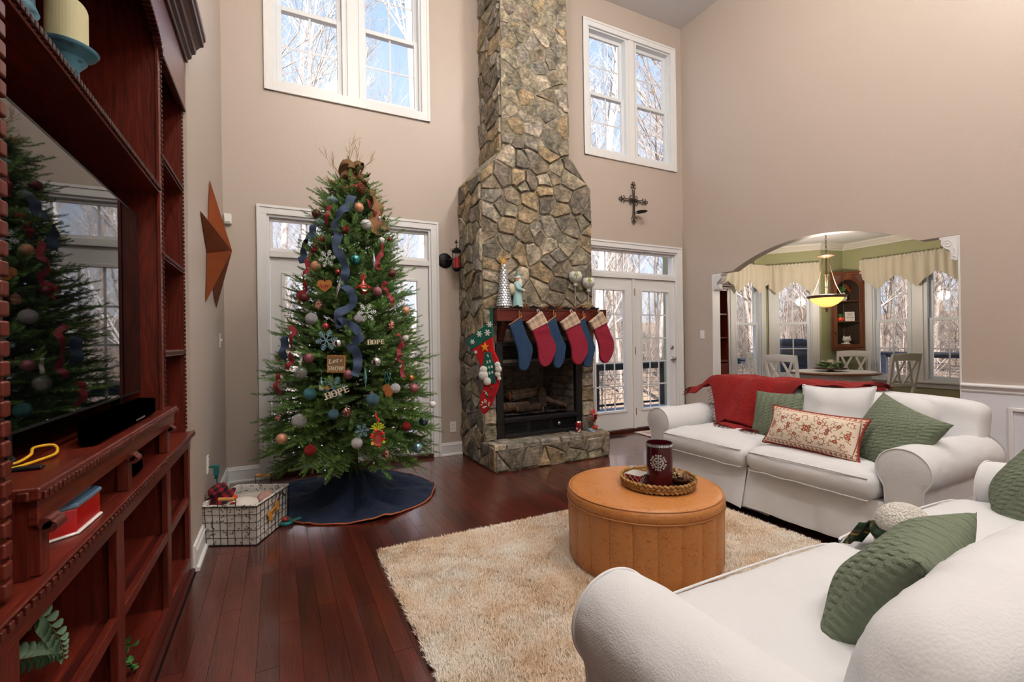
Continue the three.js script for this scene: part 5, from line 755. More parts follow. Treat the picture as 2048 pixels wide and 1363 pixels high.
{ // shaped ornaments
  const at = (name, label, cat, y, az, r, tilt = 0) => { const t = thing(name, label, cat, onTree(y, az, r + 0.012)); t.rotation.set(0, R(az), tilt, 'YXZ'); return t; };
  const frost = std({ color: 0xdfe6ee, roughness: 0.5, metalness: 0.2 }), frostB = std({ color: 0x8fb4cc, roughness: 0.5, metalness: 0.2 }), frostG = std({ color: 0x6d8ea6, roughness: 0.5 });
  const flake = (R0, th) => { const g = [], bar = R0 * 0.085; for (let k = 0; k < 6; k++) { const a = k * PI / 3, ax = (x, y) => [x * Math.cos(a) - y * Math.sin(a), x * Math.sin(a) + y * Math.cos(a), 0]; g.push(bx(R0, bar, th, R0 / 2, 0, 0).rotateZ(a)); for (const [p, L] of [[0.4, 0.3], [0.62, 0.28], [0.82, 0.2]]) for (const s of [-1, 1]) g.push(bx(L * R0, bar * 0.85, th, L * R0 / 2, 0, 0).rotateZ(s * 0.9).translate(p * R0, 0, 0).rotateZ(a)); } return g; };
  for (const [y, az, r, s, m, label] of [[1.878, -31.9, 0.4, 0.066, frost, 'silver glitter snowflake left of the upper navy ribbon'], [1.478, 3.5, 0.5, 0.068, frost, 'silver glitter snowflake right of the navy ribbon, mid height'], [1.279, -25.5, 0.555, 0.075, frostB, 'pale blue glitter snowflake above the square wooden sign'], [0.953, -18.9, 0.63, 0.078, frostG, 'grey blue snowflake behind the lower word sign'], [0.658, -3.3, 0.68, 0.05, frostG, 'blue snowflake at the bottom beside the photo ornament']]) { const t = at('snowflake_ornament', label, 'snowflake', y, az, r, 0.12); part('flake', flake(s, 0.003), m, t); part('hanger', [tube([[0, s, 0], [0.002, s + 0.02, 0], [0, s + 0.035, -0.005]], 0.0008, 5)], nickel, t); }
  const icy = std({ color: 0xb9c6cc, metalness: 0.85, roughness: 0.22 }), icyT = std({ color: 0x6fa0ab, metalness: 0.7, roughness: 0.25 });
  for (const [y, az, r, L, tilt, m, label] of [[1.646, -18.8, 0.47, 0.15, -0.22, icy, 'slanting silver icicle ornament right of the heart'], [1.863, 14.5, 0.41, 0.14, 0.02, icy, 'upright silver icicle ornament right of the teal bauble'], [1.011, -0.7, 0.64, 0.15, 0.02, icyT, 'teal icicle ornament hanging in the middle of the tree']]) { const t = at('icicle_ornament', label, 'icicle', y, az, r, tilt); part('spindle', [lathe([[0, -L / 2], [0.004, -L * 0.3], [0.012, -0.008], [0.0135, 0.008], [0.006, L * 0.3], [0.003, L * 0.46], [0, L * 0.5]], 8)], m, t); part('hanger', [tube([[0, L / 2, 0], [0.003, L / 2 + 0.02, 0], [0, L / 2 + 0.04, 0]], 0.0008, 5)], nickel, t); }
  const wood = std({ color: 0xd9ad78, map: woodTex(5, [232, 200, 155], [190, 148, 100], 5, 0.3, 0.1)[0], roughness: 0.7 }), cream = std({ color: 0xd8ccb4, roughness: 0.7 }), redInk = std({ color: 0xa02525, roughness: 0.7 }), brownW = std({ color: 0x6a5138, roughness: 0.8 });
  { const t = at('heart_ornament', 'pale wooden heart lettered love in red, left of the navy ribbon', 'heart ornament', 1.672, -30.6, 0.46); const s = new THREE.Shape(); s.moveTo(0, -0.048); s.bezierCurveTo(-0.02, -0.032, -0.058, -0.012, -0.054, 0.018); s.bezierCurveTo(-0.05, 0.048, -0.012, 0.046, 0, 0.022); s.bezierCurveTo(0.012, 0.046, 0.05, 0.048, 0.054, 0.018); s.bezierCurveTo(0.058, -0.012, 0.02, -0.032, 0, -0.048); part('heart', [boxUV(extr(s, 0.006, 0.001))], wood, t); part('lettering', [letters('love', 0.026, 0.0015, serifFont).applyMatrix4(new THREE.Matrix4().makeShear(0, 0, 0.3, 0, 0, 0)).translate(0, -0.002, 0.0058)], redInk, t); part('hanger', [tube([[-0.004, 0.02, 0.003], [-0.008, 0.05, 0.003], [0, 0.068, 0], [0.01, 0.05, 0.003], [0.004, 0.02, 0.003]], 0.0009, 5)], jute, t); }
  { const t = at('sign_ornament', 'square brown wooden ornament reading Let it SNOW!', 'wooden ornament', 1.115, -17.8, 0.605, -0.03), h = 0.061; part('board', [bx(0.122, 0.122, 0.005, 0, 0, 0, 0.001)], std({ color: 0x7d6447, roughness: 0.8 }), t); part('border', [bx(0.118, 0.006, 0.003, 0, h - 0.006, 0.0035), bx(0.118, 0.006, 0.003, 0, -h + 0.006, 0.0035), bx(0.006, 0.118, 0.003, h - 0.006, 0, 0.0036), bx(0.006, 0.118, 0.003, -h + 0.006, 0, 0.0036)], wood, t); const sh = new THREE.Matrix4().makeShear(0, 0, 0.25, 0, 0, 0); part('lettering', [letters('Let', 0.03, 0.002, serifFont).applyMatrix4(sh).rotateZ(0.15).translate(-0.018, 0.02, 0.0025), letters('it', 0.017, 0.002, serifFont).applyMatrix4(sh).rotateZ(0.15).translate(0.032, 0.026, 0.0025), letters('SNOW!', 0.026, 0.002).scale(0.95, 1.15, 1).translate(0, -0.03, 0.0025)], cream, t); }
  const word = (y, az, r, size, tilt, label, star) => { const t = at('word_ornament', label, 'word ornament', y, az, r, tilt); let x = -1.35 * size; for (const ch of 'HOPE') { part('letter', [letters(ch, size, 0.006, serifFont).translate(x, 0, 0)], cream, t); x += 0.93 * size; } part('backing_bar', [bx(size * 3.7, size * 0.12, 0.003, 0, 0, -0.001)], cream, t); if (star) part('star', [extr(shape2(Array.from({ length: 10 }, (_, j) => { const a = PI / 2 + j * PI / 5, rr = j % 2 ? 0.008 : 0.019; return [rr * Math.cos(a), rr * Math.sin(a)]; })), 0.005).translate(-0.045, 0.052, 0)], wood, t); };
  word(0.926, -16.5, 0.68, 0.043, 0.33, 'cream cut-out word HOPE with a star, tilted, on the lower tree', true); word(1.263, 7.8, 0.57, 0.033, 0.03, 'small cream cut-out word HOPE at the right, mid height', false);
  { const t = at('reflector_ornament', 'red and green pointed glass ornament with a round dished centre', 'ornament', 1.653, 2, 0.47, 0.05), red = gloss(0xb2141a), grn = gloss(0x4d8a3a); part('body', [lathe([[0, -0.05], [0.01, -0.042], [0.048, -0.012], [0.062, 0.004], [0.044, 0.02], [0.012, 0.044], [0.006, 0.058], [0, 0.06]], 40).scale(1, 1, 0.6)], red, t); part('band', [lathe([[0.044, -0.016], [0.0525, -0.0095], [0.0585, -0.003]], 40).scale(1.02, 1, 0.63)], grn, t); part('dish', [lathe([[0, 0.002], [0.012, 0.004], [0.022, 0.012]], 24).rotateX(PI / 2).translate(0, 0, 0.026)], gloss(0xd9a4a0), t); part('dish_ring', [new THREE.TorusGeometry(0.024, 0.003, 8, 30).translate(0, 0, 0.037)], grn, t); part('bow', [tube([[0, 0.06, 0], [-0.02, 0.085, 0.004], [-0.006, 0.1, 0.004], [0, 0.065, 0], [0.02, 0.085, 0.004], [0.01, 0.104, 0.004], [0, 0.06, 0]], 0.004, 6, 40)], std({ color: 0xb3262c, roughness: 0.5 }), t); }
  { const t = at('pine_cone_ornament', 'brown glittered pine cone below the burlap bow', 'pine cone', 2.453, 12, 0.225), g = std({ color: 0x7a4a2c, roughness: 0.6 }); for (let i = 0; i < 44; i++) { const u = i / 44, a = i * 2.4, r = 0.034 * Math.sin(PI * (0.15 + 0.8 * u)); part('scale', [ball(0.009, 0, 0, 0, 6, 5).scale(1, 0.4, 1).translate(Math.sin(a) * r, 0.036 - 0.072 * u, Math.cos(a) * r)], g, t); } part('core', [ball(0.024, 0, 0, 0, 10, 8).scale(1, 1.4, 1)], g, t); }
  { const t = at('bottle_ornament', 'tiny bottle ornament with teal neck and white label', 'bottle ornament', 0.985, -25.8, 0.645, 0.02); part('bottle', [lathe([[0, -0.05], [0.0155, -0.05], [0.017, -0.046], [0.017, -0.002], [0.013, 0.012], [0.006, 0.026], [0.006, 0.044], [0, 0.044]], 20)], gloss(0x6d9aa0), t); part('paper_label', [lathe([[0.0175, -0.04], [0.0178, -0.03], [0.0175, -0.008]], 20)], cream, t); part('hanger', [tube([[0, 0.044, 0], [0.002, 0.07, 0], [0, 0.095, -0.01]], 0.001, 5)], nickel, t); }
  { const t = at('wood_slice_ornament', 'pair of brown wood slices on a teal cord at the right', 'wood ornament', 0.923, 11.7, 0.665); for (const [x, y, r] of [[-0.006, 0.012, 0.03], [0.006, -0.016, 0.031]]) part('slice', [cyl(r, r, 0.006, 24).rotateX(PI / 2).translate(x, y, x * 0.3 + 0.006)], std({ color: 0xb5854a, map: tex(64, 64, (u, v) => { const d = Math.hypot(u - 0.5, v - 0.5) * 60; return mixc([225, 190, 140], [150, 105, 60], 0.5 + 0.5 * Math.sin(d)); }, 1, 1), roughness: 0.8 }), t); part('cord', [tube([[0, 0.03, 0.006], [-0.018, 0.08, 0.008], [-0.006, 0.13, 0], [0.014, 0.08, 0.01], [0.03, 0.12, 0], [0.006, 0.04, 0.008]], 0.0022, 6, 50)], std({ color: 0x1d7688, roughness: 0.6 }), t); }
  { const t = at('photo_ornament', 'red and green oval frame ornament with a lime bow and small photo', 'photo ornament', 0.602, 4.7, 0.70), lime = std({ color: 0xb6c31c, roughness: 0.6 }), red = std({ color: 0xc8281c, roughness: 0.6 }), grn = std({ color: 0x2f7a3a, roughness: 0.6 }); for (let i = 0; i < 18; i++) { const a = i / 18 * 2 * PI; part('bead', [ball(0.012, Math.sin(a) * 0.043, Math.cos(a) * 0.053, 0, 12, 9)], i % 3 === 1 ? grn : red, t); } for (const s of [-1, 1]) part('button', [cyl(0.01, 0.01, 0.004, 16).rotateX(PI / 2).translate(s * 0.04, -0.03, 0.014)], lime, t); part('bow', [-1.2, -0.8, -0.4, 0, 0.4, 0.8, 1.2].map((a) => tube([[0, 0.055, 0], [Math.sin(a - 0.12) * 0.05, 0.055 + Math.cos(a) * 0.045, 0.008], [Math.sin(a) * 0.056, 0.055 + Math.cos(a) * 0.05, 0.008], [Math.sin(a + 0.12) * 0.05, 0.055 + Math.cos(a) * 0.045, 0.008], [0, 0.055, 0]], 0.0035, 6, 24)), lime, t); part('ribbon', [thick(2, 16, (u, v) => [(u - 0.5) * 0.012 + 0.012 * Math.sin(v * 6), 0.1 + v * 0.075, 0], 0.001)], red, t);
    const photo = canvasTex(128, 160, (c, W, H) => { c.fillStyle = '#8d8a86'; c.fillRect(0, 0, W, H); c.fillStyle = '#5a4636'; c.beginPath(); c.ellipse(64, 66, 38, 46, 0, 0, 7); c.fill(); c.fillStyle = '#dcb49c'; c.beginPath(); c.ellipse(64, 78, 32, 40, 0, 0, 7); c.fill(); c.fillStyle = '#4a3a32'; for (const x of [52, 77]) { c.beginPath(); c.arc(x, 74, 3.5, 0, 7); c.fill(); } c.strokeStyle = '#a0605a'; c.lineWidth = 3; c.beginPath(); c.arc(64, 90, 10, 0.3, 2.8); c.stroke(); c.fillStyle = '#c9c4c0'; c.fillRect(24, 126, 80, 34); }, 1, 1);
    const pg = new THREE.CircleGeometry(1, 32).scale(0.034, 0.043, 1).translate(0, 0, 0.004); part('photo', [pg, ], std({ map: photo, roughness: 0.5 }), t); part('photo_back', [cyl(0.036, 0.036, 0.004, 28).rotateX(PI / 2).scale(1, 1.25, 1)], red, t); }
}
// ---------------------------------------------------------------- slipcovered sofas
const cottonB = gray(512, 512, (u, v) => 0.35 * pf(u, v, 170, 170, 3, 1) + 0.3 * pf(u, v, 26, 8, 9, 3) + 0.35 * pf(u, v, 5, 9, 4, 3), 0.6, 0.6);
const cottonM = std({ color: 0xd4d6d9, bumpMap: cottonB, bumpScale: 0.0016, roughness: 0.92 }), seamM = std({ color: 0xdadbdd, roughness: 0.95 });
const wrinkle = (k, sx, sy, sz, seed) => (p, n) => { const w = fbm3(p.x * sx + seed, p.y * sy, p.z * sz + seed * 1.7) * k + Math.abs(N3(p.x * sx * 2.3 + seed, p.y * sy * 2.3, p.z * sz * 2.3)) * -k * 0.7; p.addScaledVector(n, w); };
function cushion(w, h, d, seed, crown = 0.05, step = 0.024) { // seat cushion, centred, with a domed top and soft corners
  const wr = wrinkle(0.007, 5, 7, 8, seed);
  return softBox(w, h, d, Math.min(h * 0.42, 0.075), step, (p, n) => { const a = 1 - Math.pow(Math.abs(2 * p.x / w), 2.6), b = 1 - Math.pow(Math.abs(2 * p.z / d), 2.6); if (p.y > 0) p.y += crown * Math.max(0, a) * Math.max(0, b); else p.y -= 0.012 * Math.max(0, a * b); const s = 1 - Math.pow(Math.abs(2 * p.y / h), 2); p.z += Math.sign(p.z) * 0.014 * s * Math.abs(2 * p.z / d); wr(p, n); });
}
function sofa(name, label, pos, turn, arm, seed, low = 0, fwd = 0) { // arm = half the distance between the arm centres; faces +z
  const t = thing(name, label, 'sofa', pos, turn, 'white slipcovered sofas'), IN = arm - 0.105, c = 0;
  // base under the cushions, and the frame of the back
  part('base', [softBox(2 * IN + 0.1, 0.29, 0.92, 0.03, 0.05, wrinkle(0.003, 4, 4, 4, seed)).translate(0, 0.19, -0.02)], cottonM, t);
  part('back_frame', [softBox(2 * arm + 0.1, 0.80, 0.19, 0.06, 0.03, (p, n) => { p.y += 0.012 * Math.cos(p.x * 1.7) - (p.y > 0.2 ? 0.02 * Math.pow(Math.abs(p.x / arm), 8) : 0); p.z -= 0.10 * sstep(p.y, -0.1, 0.4); wrinkle(0.005, 3, 4, 4, seed + 3)(p, n); }).translate(0, 0.445, -0.395)], cottonM, t);
  // rolled arms
  const prof = [[0.088, 0.03], [0.087, 0.2], [0.085, 0.36], [0.09, 0.42]]; for (let i = 0; i <= 20; i++) { const a = R(-42 + i * 264 / 20); prof.push([0.128 * Math.cos(a), 0.522 + 0.122 * Math.sin(a)]); } prof.push([-0.09, 0.42], [-0.085, 0.36], [-0.087, 0.2], [-0.088, 0.03]);
  const pc = new THREE.CatmullRomCurve3(prof.map(([x, y]) => V(x, y, 0)), false, 'centripetal'), P = pc.getPoints(72);
  for (const s of [-1, 1]) {
    const wr = wrinkle(0.006, 6, 6, 5, seed + s * 5), z0 = -0.47, z1 = 0.43;
    const side = grid(72, 34, (u, v) => { const q = P[Math.round(u * 72)], z = lerp(z1, z0, v), k = 1 - 0.06 * sstep(v, 0.7, 1) , rr = 0.006 * sstep(v, 0, 0.04), p = V(q.x * k, q.y - 0.02 * sstep(v, 0.6, 1) * sstep(q.y, 0.4, 0.6), z), n = V(q.x, q.y > 0.42 ? q.y - 0.522 : 0, 0).normalize(); wr(p, n); p.addScaledVector(n, rr); return p.toArray(); });
    const uv = side.attributes.uv; for (let i = 0; i < uv.count; i++) uv.setXY(i, uv.getX(i) * 1.5, uv.getY(i) * 0.9);
    const face = (z, q) => { const g = []; const cen = V(0, 0.4, z + q * 0.012), pos = [], idx = []; P.forEach((p) => pos.push(p.x, p.y, z)); P.forEach((p) => pos.push(lerp(p.x, 0, 0.25), lerp(p.y, p.y > 0.4 ? 0.52 : p.y, 0.25), z + q * 0.012)); P.forEach((p) => pos.push(0, Math.min(p.y, 0.53), z + q * 0.014)); const n = P.length; for (let r = 0; r < 2; r++) for (let i = 0; i + 1 < n; i++) { const a = r * n + i; q > 0 ? idx.push(a, a + 1, a + n + 1, a, a + n + 1, a + n) : idx.push(a, a + n + 1, a + 1, a, a + n, a + n + 1); } const G = new THREE.BufferGeometry(); G.setAttribute('position', new THREE.Float32BufferAttribute(pos, 3)); G.setIndex(idx); G.computeVertexNormals(); const U = new Float32Array(pos.length / 3 * 2); for (let i = 0; i < U.length / 2; i++) { U[2 * i] = pos[3 * i]; U[2 * i + 1] = pos[3 * i + 1]; } G.setAttribute('uv', new THREE.BufferAttribute(U, 2)); return G; };
    const a = part('arm', [side.translate(s * arm, 0, 0), face(z1, 1).translate(s * arm, 0, 0), face(z0, -1).translate(s * arm, 0, 0)], cottonM, t);
    part('piping', [tube(P.filter((p, i) => i % 3 === 0).map((p) => V(p.x + s * arm, p.y, z1 + 0.002)), 0.0045, 6, 120)], seamM, a);
    part('arm_seam', [tube([[s * (arm + 0.091 ), 0.33, z1], [s * (arm + 0.093), 0.325, 0], [s * (arm + 0.09), 0.33, z0]], 0.003, 5, 30)], seamM, a);
  }
  // seat cushions
  for (const s of [-1, 1]) {
    const w = IN - 0.004, x = s * IN / 2, h = 0.165, k = part('seat_cushion', [cushion(w, h, 0.74, seed + s * 2.3, 0.035).translate(x, 0.405, 0.145)], cottonM, t), e = [];
    for (let i = 0; i <= 20; i++) { const u = -1 + i / 10; e.push(V(x + u * (w / 2 - 0.03 * (Math.abs(u) > 0.95)), 0.466 - 0.006 * u * u, 0.145 + 0.375 - 0.02 * Math.pow(Math.abs(u), 6))); } part('piping', [tube(e, 0.0045, 6, 60)], seamM, k);
    part('piping', [tube(e.map((p) => V(p.x, p.y - 0.125 + 0.008 * N3(p.x * 9, seed, 0), p.z - 0.002)), 0.004, 6, 60)], seamM, k);
  }
  // back cushions leaning on the frame
  for (const s of [-1, 1]) {
    const w = IN - 0.004, x = s * IN / 2, h = 0.42, g = softBox(w, h, 0.17, 0.07, 0.022, (p, n) => { const a = 1 - Math.pow(Math.abs(2 * p.x / w), 2.4), b = 1 - Math.pow(Math.abs(2 * p.y / h), 2.4); p.z += Math.sign(p.z) * 0.04 * Math.max(0, a) * Math.max(0, b); p.y += sstep(p.y, -0.12, 0.2) * (0.012 * N3(p.x * 5 + seed, 0, s) - (0.07 + low) * Math.pow(Math.abs(2 * p.x / w), 5) - low); wrinkle(0.009, 6, 5, 6, seed + s * 7)(p, n); });
    const k = part('back_cushion', [g.rotateX(-0.27 - fwd).translate(x, 0.665, -0.215 + fwd)], cottonM, t), e = []; for (let i = 0; i < 44; i++) { const q = (i + 0.5) / 44 * 2 * PI, cx = Math.sign(Math.cos(q)) * Math.pow(Math.abs(Math.cos(q)), 0.28), cy = Math.sign(Math.sin(q)) * Math.pow(Math.abs(Math.sin(q)), 0.28); e.push(V(cx * (w / 2 - 0.025), cy * (h / 2 - 0.025) - (cy > 0 ? (0.07 + low) * Math.pow(Math.abs(cx), 5) * 0.8 + low : 0), 0.066 + 0.004 * N3(q * 3, seed, s)).applyEuler(new THREE.Euler(-0.27 - fwd, 0, 0)).add(V(x, 0.665, -0.215 + fwd))); } 
  }
  // skirt: two front panels that part in the middle, sides and back
  const skirt = (x0, x1, z, y1, flare, sd) => thick(60, 14, (u, v) => { const x = lerp(x0, x1, u), y = lerp(y1, 0.075, v), m = Math.pow(sd > 0 ? u : 1 - u, 5); return [x + (sd > 0 ? 1 : -1) * m * flare * v * 0.5, y + 0.012 * Math.sin(u * 5 + seed) * v - m * v * 0.012, z + 0.012 * fbm3(x * 5 + seed, y * 3, 1) * (0.3 + v) + v * 0.045 + m * flare * v]; }, 0.004);
  part('skirt_panel', [boxUV(skirt(-IN - 0.02, -0.02, 0.45, 0.335, 0.07, 1))], cottonM, t); part('skirt_panel', [boxUV(skirt(0.0, IN + 0.02, 0.45, 0.335, 0.035, -1))], cottonM, t); part('skirt_pleat', [boxUV(thick(16, 8, (u, v) => [lerp(-0.14, 0.14, u), lerp(0.335, 0.035, v), 0.443 + 0.006 * Math.sin(u * 7)], 0.004))], cottonM, t);
  for (const s of [-1, 1]) part('skirt_panel', [boxUV(thick(40, 10, (u, v) => { const z = lerp(-0.47, 0.43, u); return [s * (arm + 0.094 + 0.012 * v + 0.006 * N3(z * 6, v, seed)), lerp(0.335, 0.03, v), z]; }, 0.004))], cottonM, t);
  return t;
}
const sofaA = sofa('sofa', 'white slipcovered two seat sofa under the arched opening with a red throw', [3.425, 0, -2.215], -PI / 2, 0.905, 2);
const sofaB = sofa('sofa', 'white slipcovered sofa in the foreground, cut by the picture edge', [1.91, 0, -0.56], PI, 1.125, 9, 0.06, 0.055);

// ---------------------------------------------------------------- cushions
function pillowGeo(w, h, t, seed, n = 34, wr = 0.006) {
  const f = (sg) => grid(n, n, (u, v) => { const a = 2 * u - 1, b = 2 * v - 1, x = a * w / 2 * (1 - 0.09 * (1 - b * b)), y = b * h / 2 * (1 - 0.09 * (1 - a * a)), k = Math.pow(Math.max(0, 1 - Math.pow(Math.abs(a), 2.4)), 0.52) * Math.pow(Math.max(0, 1 - Math.pow(Math.abs(b), 2.4)), 0.52); return [sg * x, y, sg * (t / 2 * k + wr * k * 3 * N3(x * 7 + seed, y * 7, seed))]; });
  const g = [f(1), f(-1)]; for (const q of g) { const uv = q.attributes.uv, p = q.attributes.position; for (let i = 0; i < uv.count; i++) uv.setXY(i, p.getX(i), p.getY(i)); } return smooth(join(g));
}
const knitB = gray(256, 256, (u, v) => { // plaited cables side by side
  const cols = 3, c = (u * cols) % 1, x = c * 2 - 1, ph = v * 2 * PI * 3; let h = 0; for (const o of [0, PI]) { const cx = 0.36 * Math.sin(ph + o), d = Math.abs(x - cx) / 0.48; if (d < 1) h = Math.max(h, Math.sqrt(1 - d * d) * (0.72 + 0.28 * Math.cos(ph + o))); } return 0.1 + 0.75 * h + 0.15 * pf(u, v, 90, 90, 3, 1);
}, 0.15, 0.15);
const knitM = std({ color: 0x6f7a66, bumpMap: knitB, bumpScale: 0.014, roughness: 1 });
const greenCushion = (label, w, h, d, pos, e) => { const t = thing('knit_cushion', label, 'cushion', pos, 0, 'green cable knit cushions'); t.rotation.set(...e, 'YXZ'); part('cover', [pillowGeo(w, h, d, pos[0] * 3, 40)], knitM, t); return t; };
greenCushion('sage green cable knit cushion leaning at the right end of the far sofa', 0.44, 0.44, 0.18, [3.27, 0.65, -1.49], [-0.5, -1.72, -0.36]);
greenCushion('sage green cable knit cushion half hidden under the red throw', 0.42, 0.38, 0.15, [3.385, 0.66, -2.26], [-0.33, -1.5, 0.04]);
greenCushion('big sage green knit cushion nearest the camera on the foreground sofa', 0.49, 0.37, 0.19, [1.435, 0.62, -0.64], [-0.6, PI + 0.15, 0.0]);
greenCushion('sage green knit cushion at the far right arm of the foreground sofa', 0.44, 0.42, 0.17, [2.79, 0.61, -0.78], [-0.42, PI + 0.5, -0.3]);
{
  const t = thing('cushion', 'plain white piped cushion standing behind the patterned one', 'cushion', [3.415, 0.69, -1.89]); t.rotation.set(-0.28, -PI / 2 - 0.03, 0.05, 'YXZ'); part('cover', [pillowGeo(0.48, 0.46, 0.17, 4, 36, 0.009)], cottonM, t); const e = []; for (let i = 0; i < 60; i++) { const q = i / 60 * 4, s = Math.floor(q), f = (q - s) * 2 - 1, a = [f, 1, -f, -1][s], b = [-1, f, 1, -f][s]; e.push(V(a * 0.24 * (1 - 0.09 * (1 - b * b)), b * 0.23 * (1 - 0.09 * (1 - a * a)), 0)); } part('piping', [tube(e, 0.005, 6, 200, true)], seamM, t);
  const pat = canvasTex(1024, 512, (c, W, H) => {
    const rnd = mulberry(31), rust = ['#8f3d2a', '#a34a33', '#7e2f22'], tan = ['#8d7748', '#a08a5c']; c.fillStyle = '#e0d2bf'; c.fillRect(0, 0, W, H); c.lineCap = 'round';
    const flower = (x, y, r, col) => { c.fillStyle = col; for (let k = 0; k < 7; k++) { const a = k * PI * 2 / 7; c.beginPath(); c.ellipse(x + Math.cos(a) * r * 0.62, y + Math.sin(a) * r * 0.62, r * 0.42, r * 0.26, a, 0, 7); c.fill(); } c.fillStyle = '#e0d2bf'; c.beginPath(); c.arc(x, y, r * 0.3, 0, 7); c.fill(); c.fillStyle = tan[1]; c.beginPath(); c.arc(x, y, r * 0.18, 0, 7); c.fill(); };
    const leafy = (x, y, a, L, col) => { c.fillStyle = col; c.save(); c.translate(x, y); c.rotate(a); c.beginPath(); c.moveTo(0, 0); c.quadraticCurveTo(L / 2, -L * 0.36, L, 0); c.quadraticCurveTo(L / 2, L * 0.36, 0, 0); c.fill(); c.restore(); };
    const scroll = (x, y, a, s, col) => { c.strokeStyle = col; c.lineWidth = 6; c.beginPath(); for (let i = 0; i < 40; i++) { const q = i / 39, an = a + q * 5 * s, r = 46 * (1 - q * 0.8); const px = x + Math.cos(an) * r, py = y + Math.sin(an) * r; i ? c.lineTo(px, py) : c.moveTo(px, py); } c.stroke(); for (let i = 4; i < 34; i += 6) { const q = i / 39, an = a + q * 5 * s, r = 46 * (1 - q * 0.8); leafy(x + Math.cos(an) * r, y + Math.sin(an) * r, an + 0.6, 22, rnd() < 0.5 ? rust[Math.floor(rnd() * 3)] : tan[0]); } };
    for (const mx of [1, -1]) for (const my of [1, -1]) { const X = (q) => W / 2 + mx * q, Y = (q) => H / 2 + my * q; for (let i = 0; i < 8; i++) { const q = 60 + (i % 4) * 105, w = i < 4 ? 50 : 132; scroll(X(q), Y(w), (mx > 0 ? 0 : PI) + i, mx * my * (i % 2 ? 1 : -1), i % 3 ? rust[i % 3] : tan[0]); } for (let i = 0; i < 5; i++) flower(X(20 + i * 92), Y(i % 2 ? 92 : 20), 24, rust[i % 3]); for (let i = 0; i < 26; i++) leafy(X(rnd() * 430), Y(rnd() * 170), rnd() * 6, 20, rnd() < 0.6 ? rust[Math.floor(rnd() * 3)] : tan[Math.floor(rnd() * 2)]); }
    c.fillStyle = '#e0d2bf'; c.fillRect(0, 0, W, 62); c.fillRect(0, H - 62, W, 62); c.fillRect(0, 0, 62, H); c.fillRect(W - 62, 0, 62, H);
    c.strokeStyle = rust[0]; c.lineWidth = 7; c.strokeRect(12, 12, W - 24, H - 24); c.setLineDash([16, 10]); c.strokeRect(58, 58, W - 116, H - 116); c.setLineDash([]);
    for (let x = 36; x < W; x += 46) for (const y of [35, H - 35]) { flower(x, y, 15, rust[Math.round(x / 46) % 3]); leafy(x + 18, y, 0.8, 16, tan[0]); } for (let y = 70; y < H - 40; y += 46) for (const x of [35, W - 35]) { flower(x, y, 15, rust[Math.round(y / 46) % 3]); leafy(x, y + 16, 0.8, 16, tan[0]); }
    for (let i = 0; i < 9000; i++) { c.fillStyle = rnd() < 0.5 ? 'rgba(255,245,230,0.16)' : 'rgba(60,30,15,0.12)'; c.fillRect(rnd() * W, rnd() * H, 2, 2); }
  }, 0.62, 0.31);
  const p = thing('cushion', 'long cream cushion embroidered with rust red and tan scrolling flowers', 'cushion', [3.115, 0.635, -1.86]); p.rotation.set(-0.42, -PI / 2 + 0.02, -0.035, 'YXZ');
  const g = pillowGeo(0.61, 0.27, 0.14, 6, 36), uv = g.attributes.uv; for (let i = 0; i < uv.count; i++) uv.setXY(i, uv.getX(i) + 0.31, uv.getY(i) * 1.148 + 0.155); part('cover', [g], std({ map: pat, bumpMap: gray(256, 256, (u, v) => pf(u, v, 120, 120, 2, 2), 0.2, 0.2), bumpScale: 0.002, roughness: 0.95 }), p); const e2 = []; for (let i = 0; i < 60; i++) { const q = i / 60 * 4, s = Math.floor(q), f = (q - s) * 2 - 1, a = [f, 1, -f, -1][s], b = [-1, f, 1, -f][s]; e2.push(V(a * 0.307 * (1 - 0.09 * (1 - b * b)), b * 0.137 * (1 - 0.09 * (1 - a * a)), -0.004)); } part('red_edge', [tube(e2, 0.0065, 6, 200, true)], std({ color: 0x8a2a1f, roughness: 0.9 }), p);
}
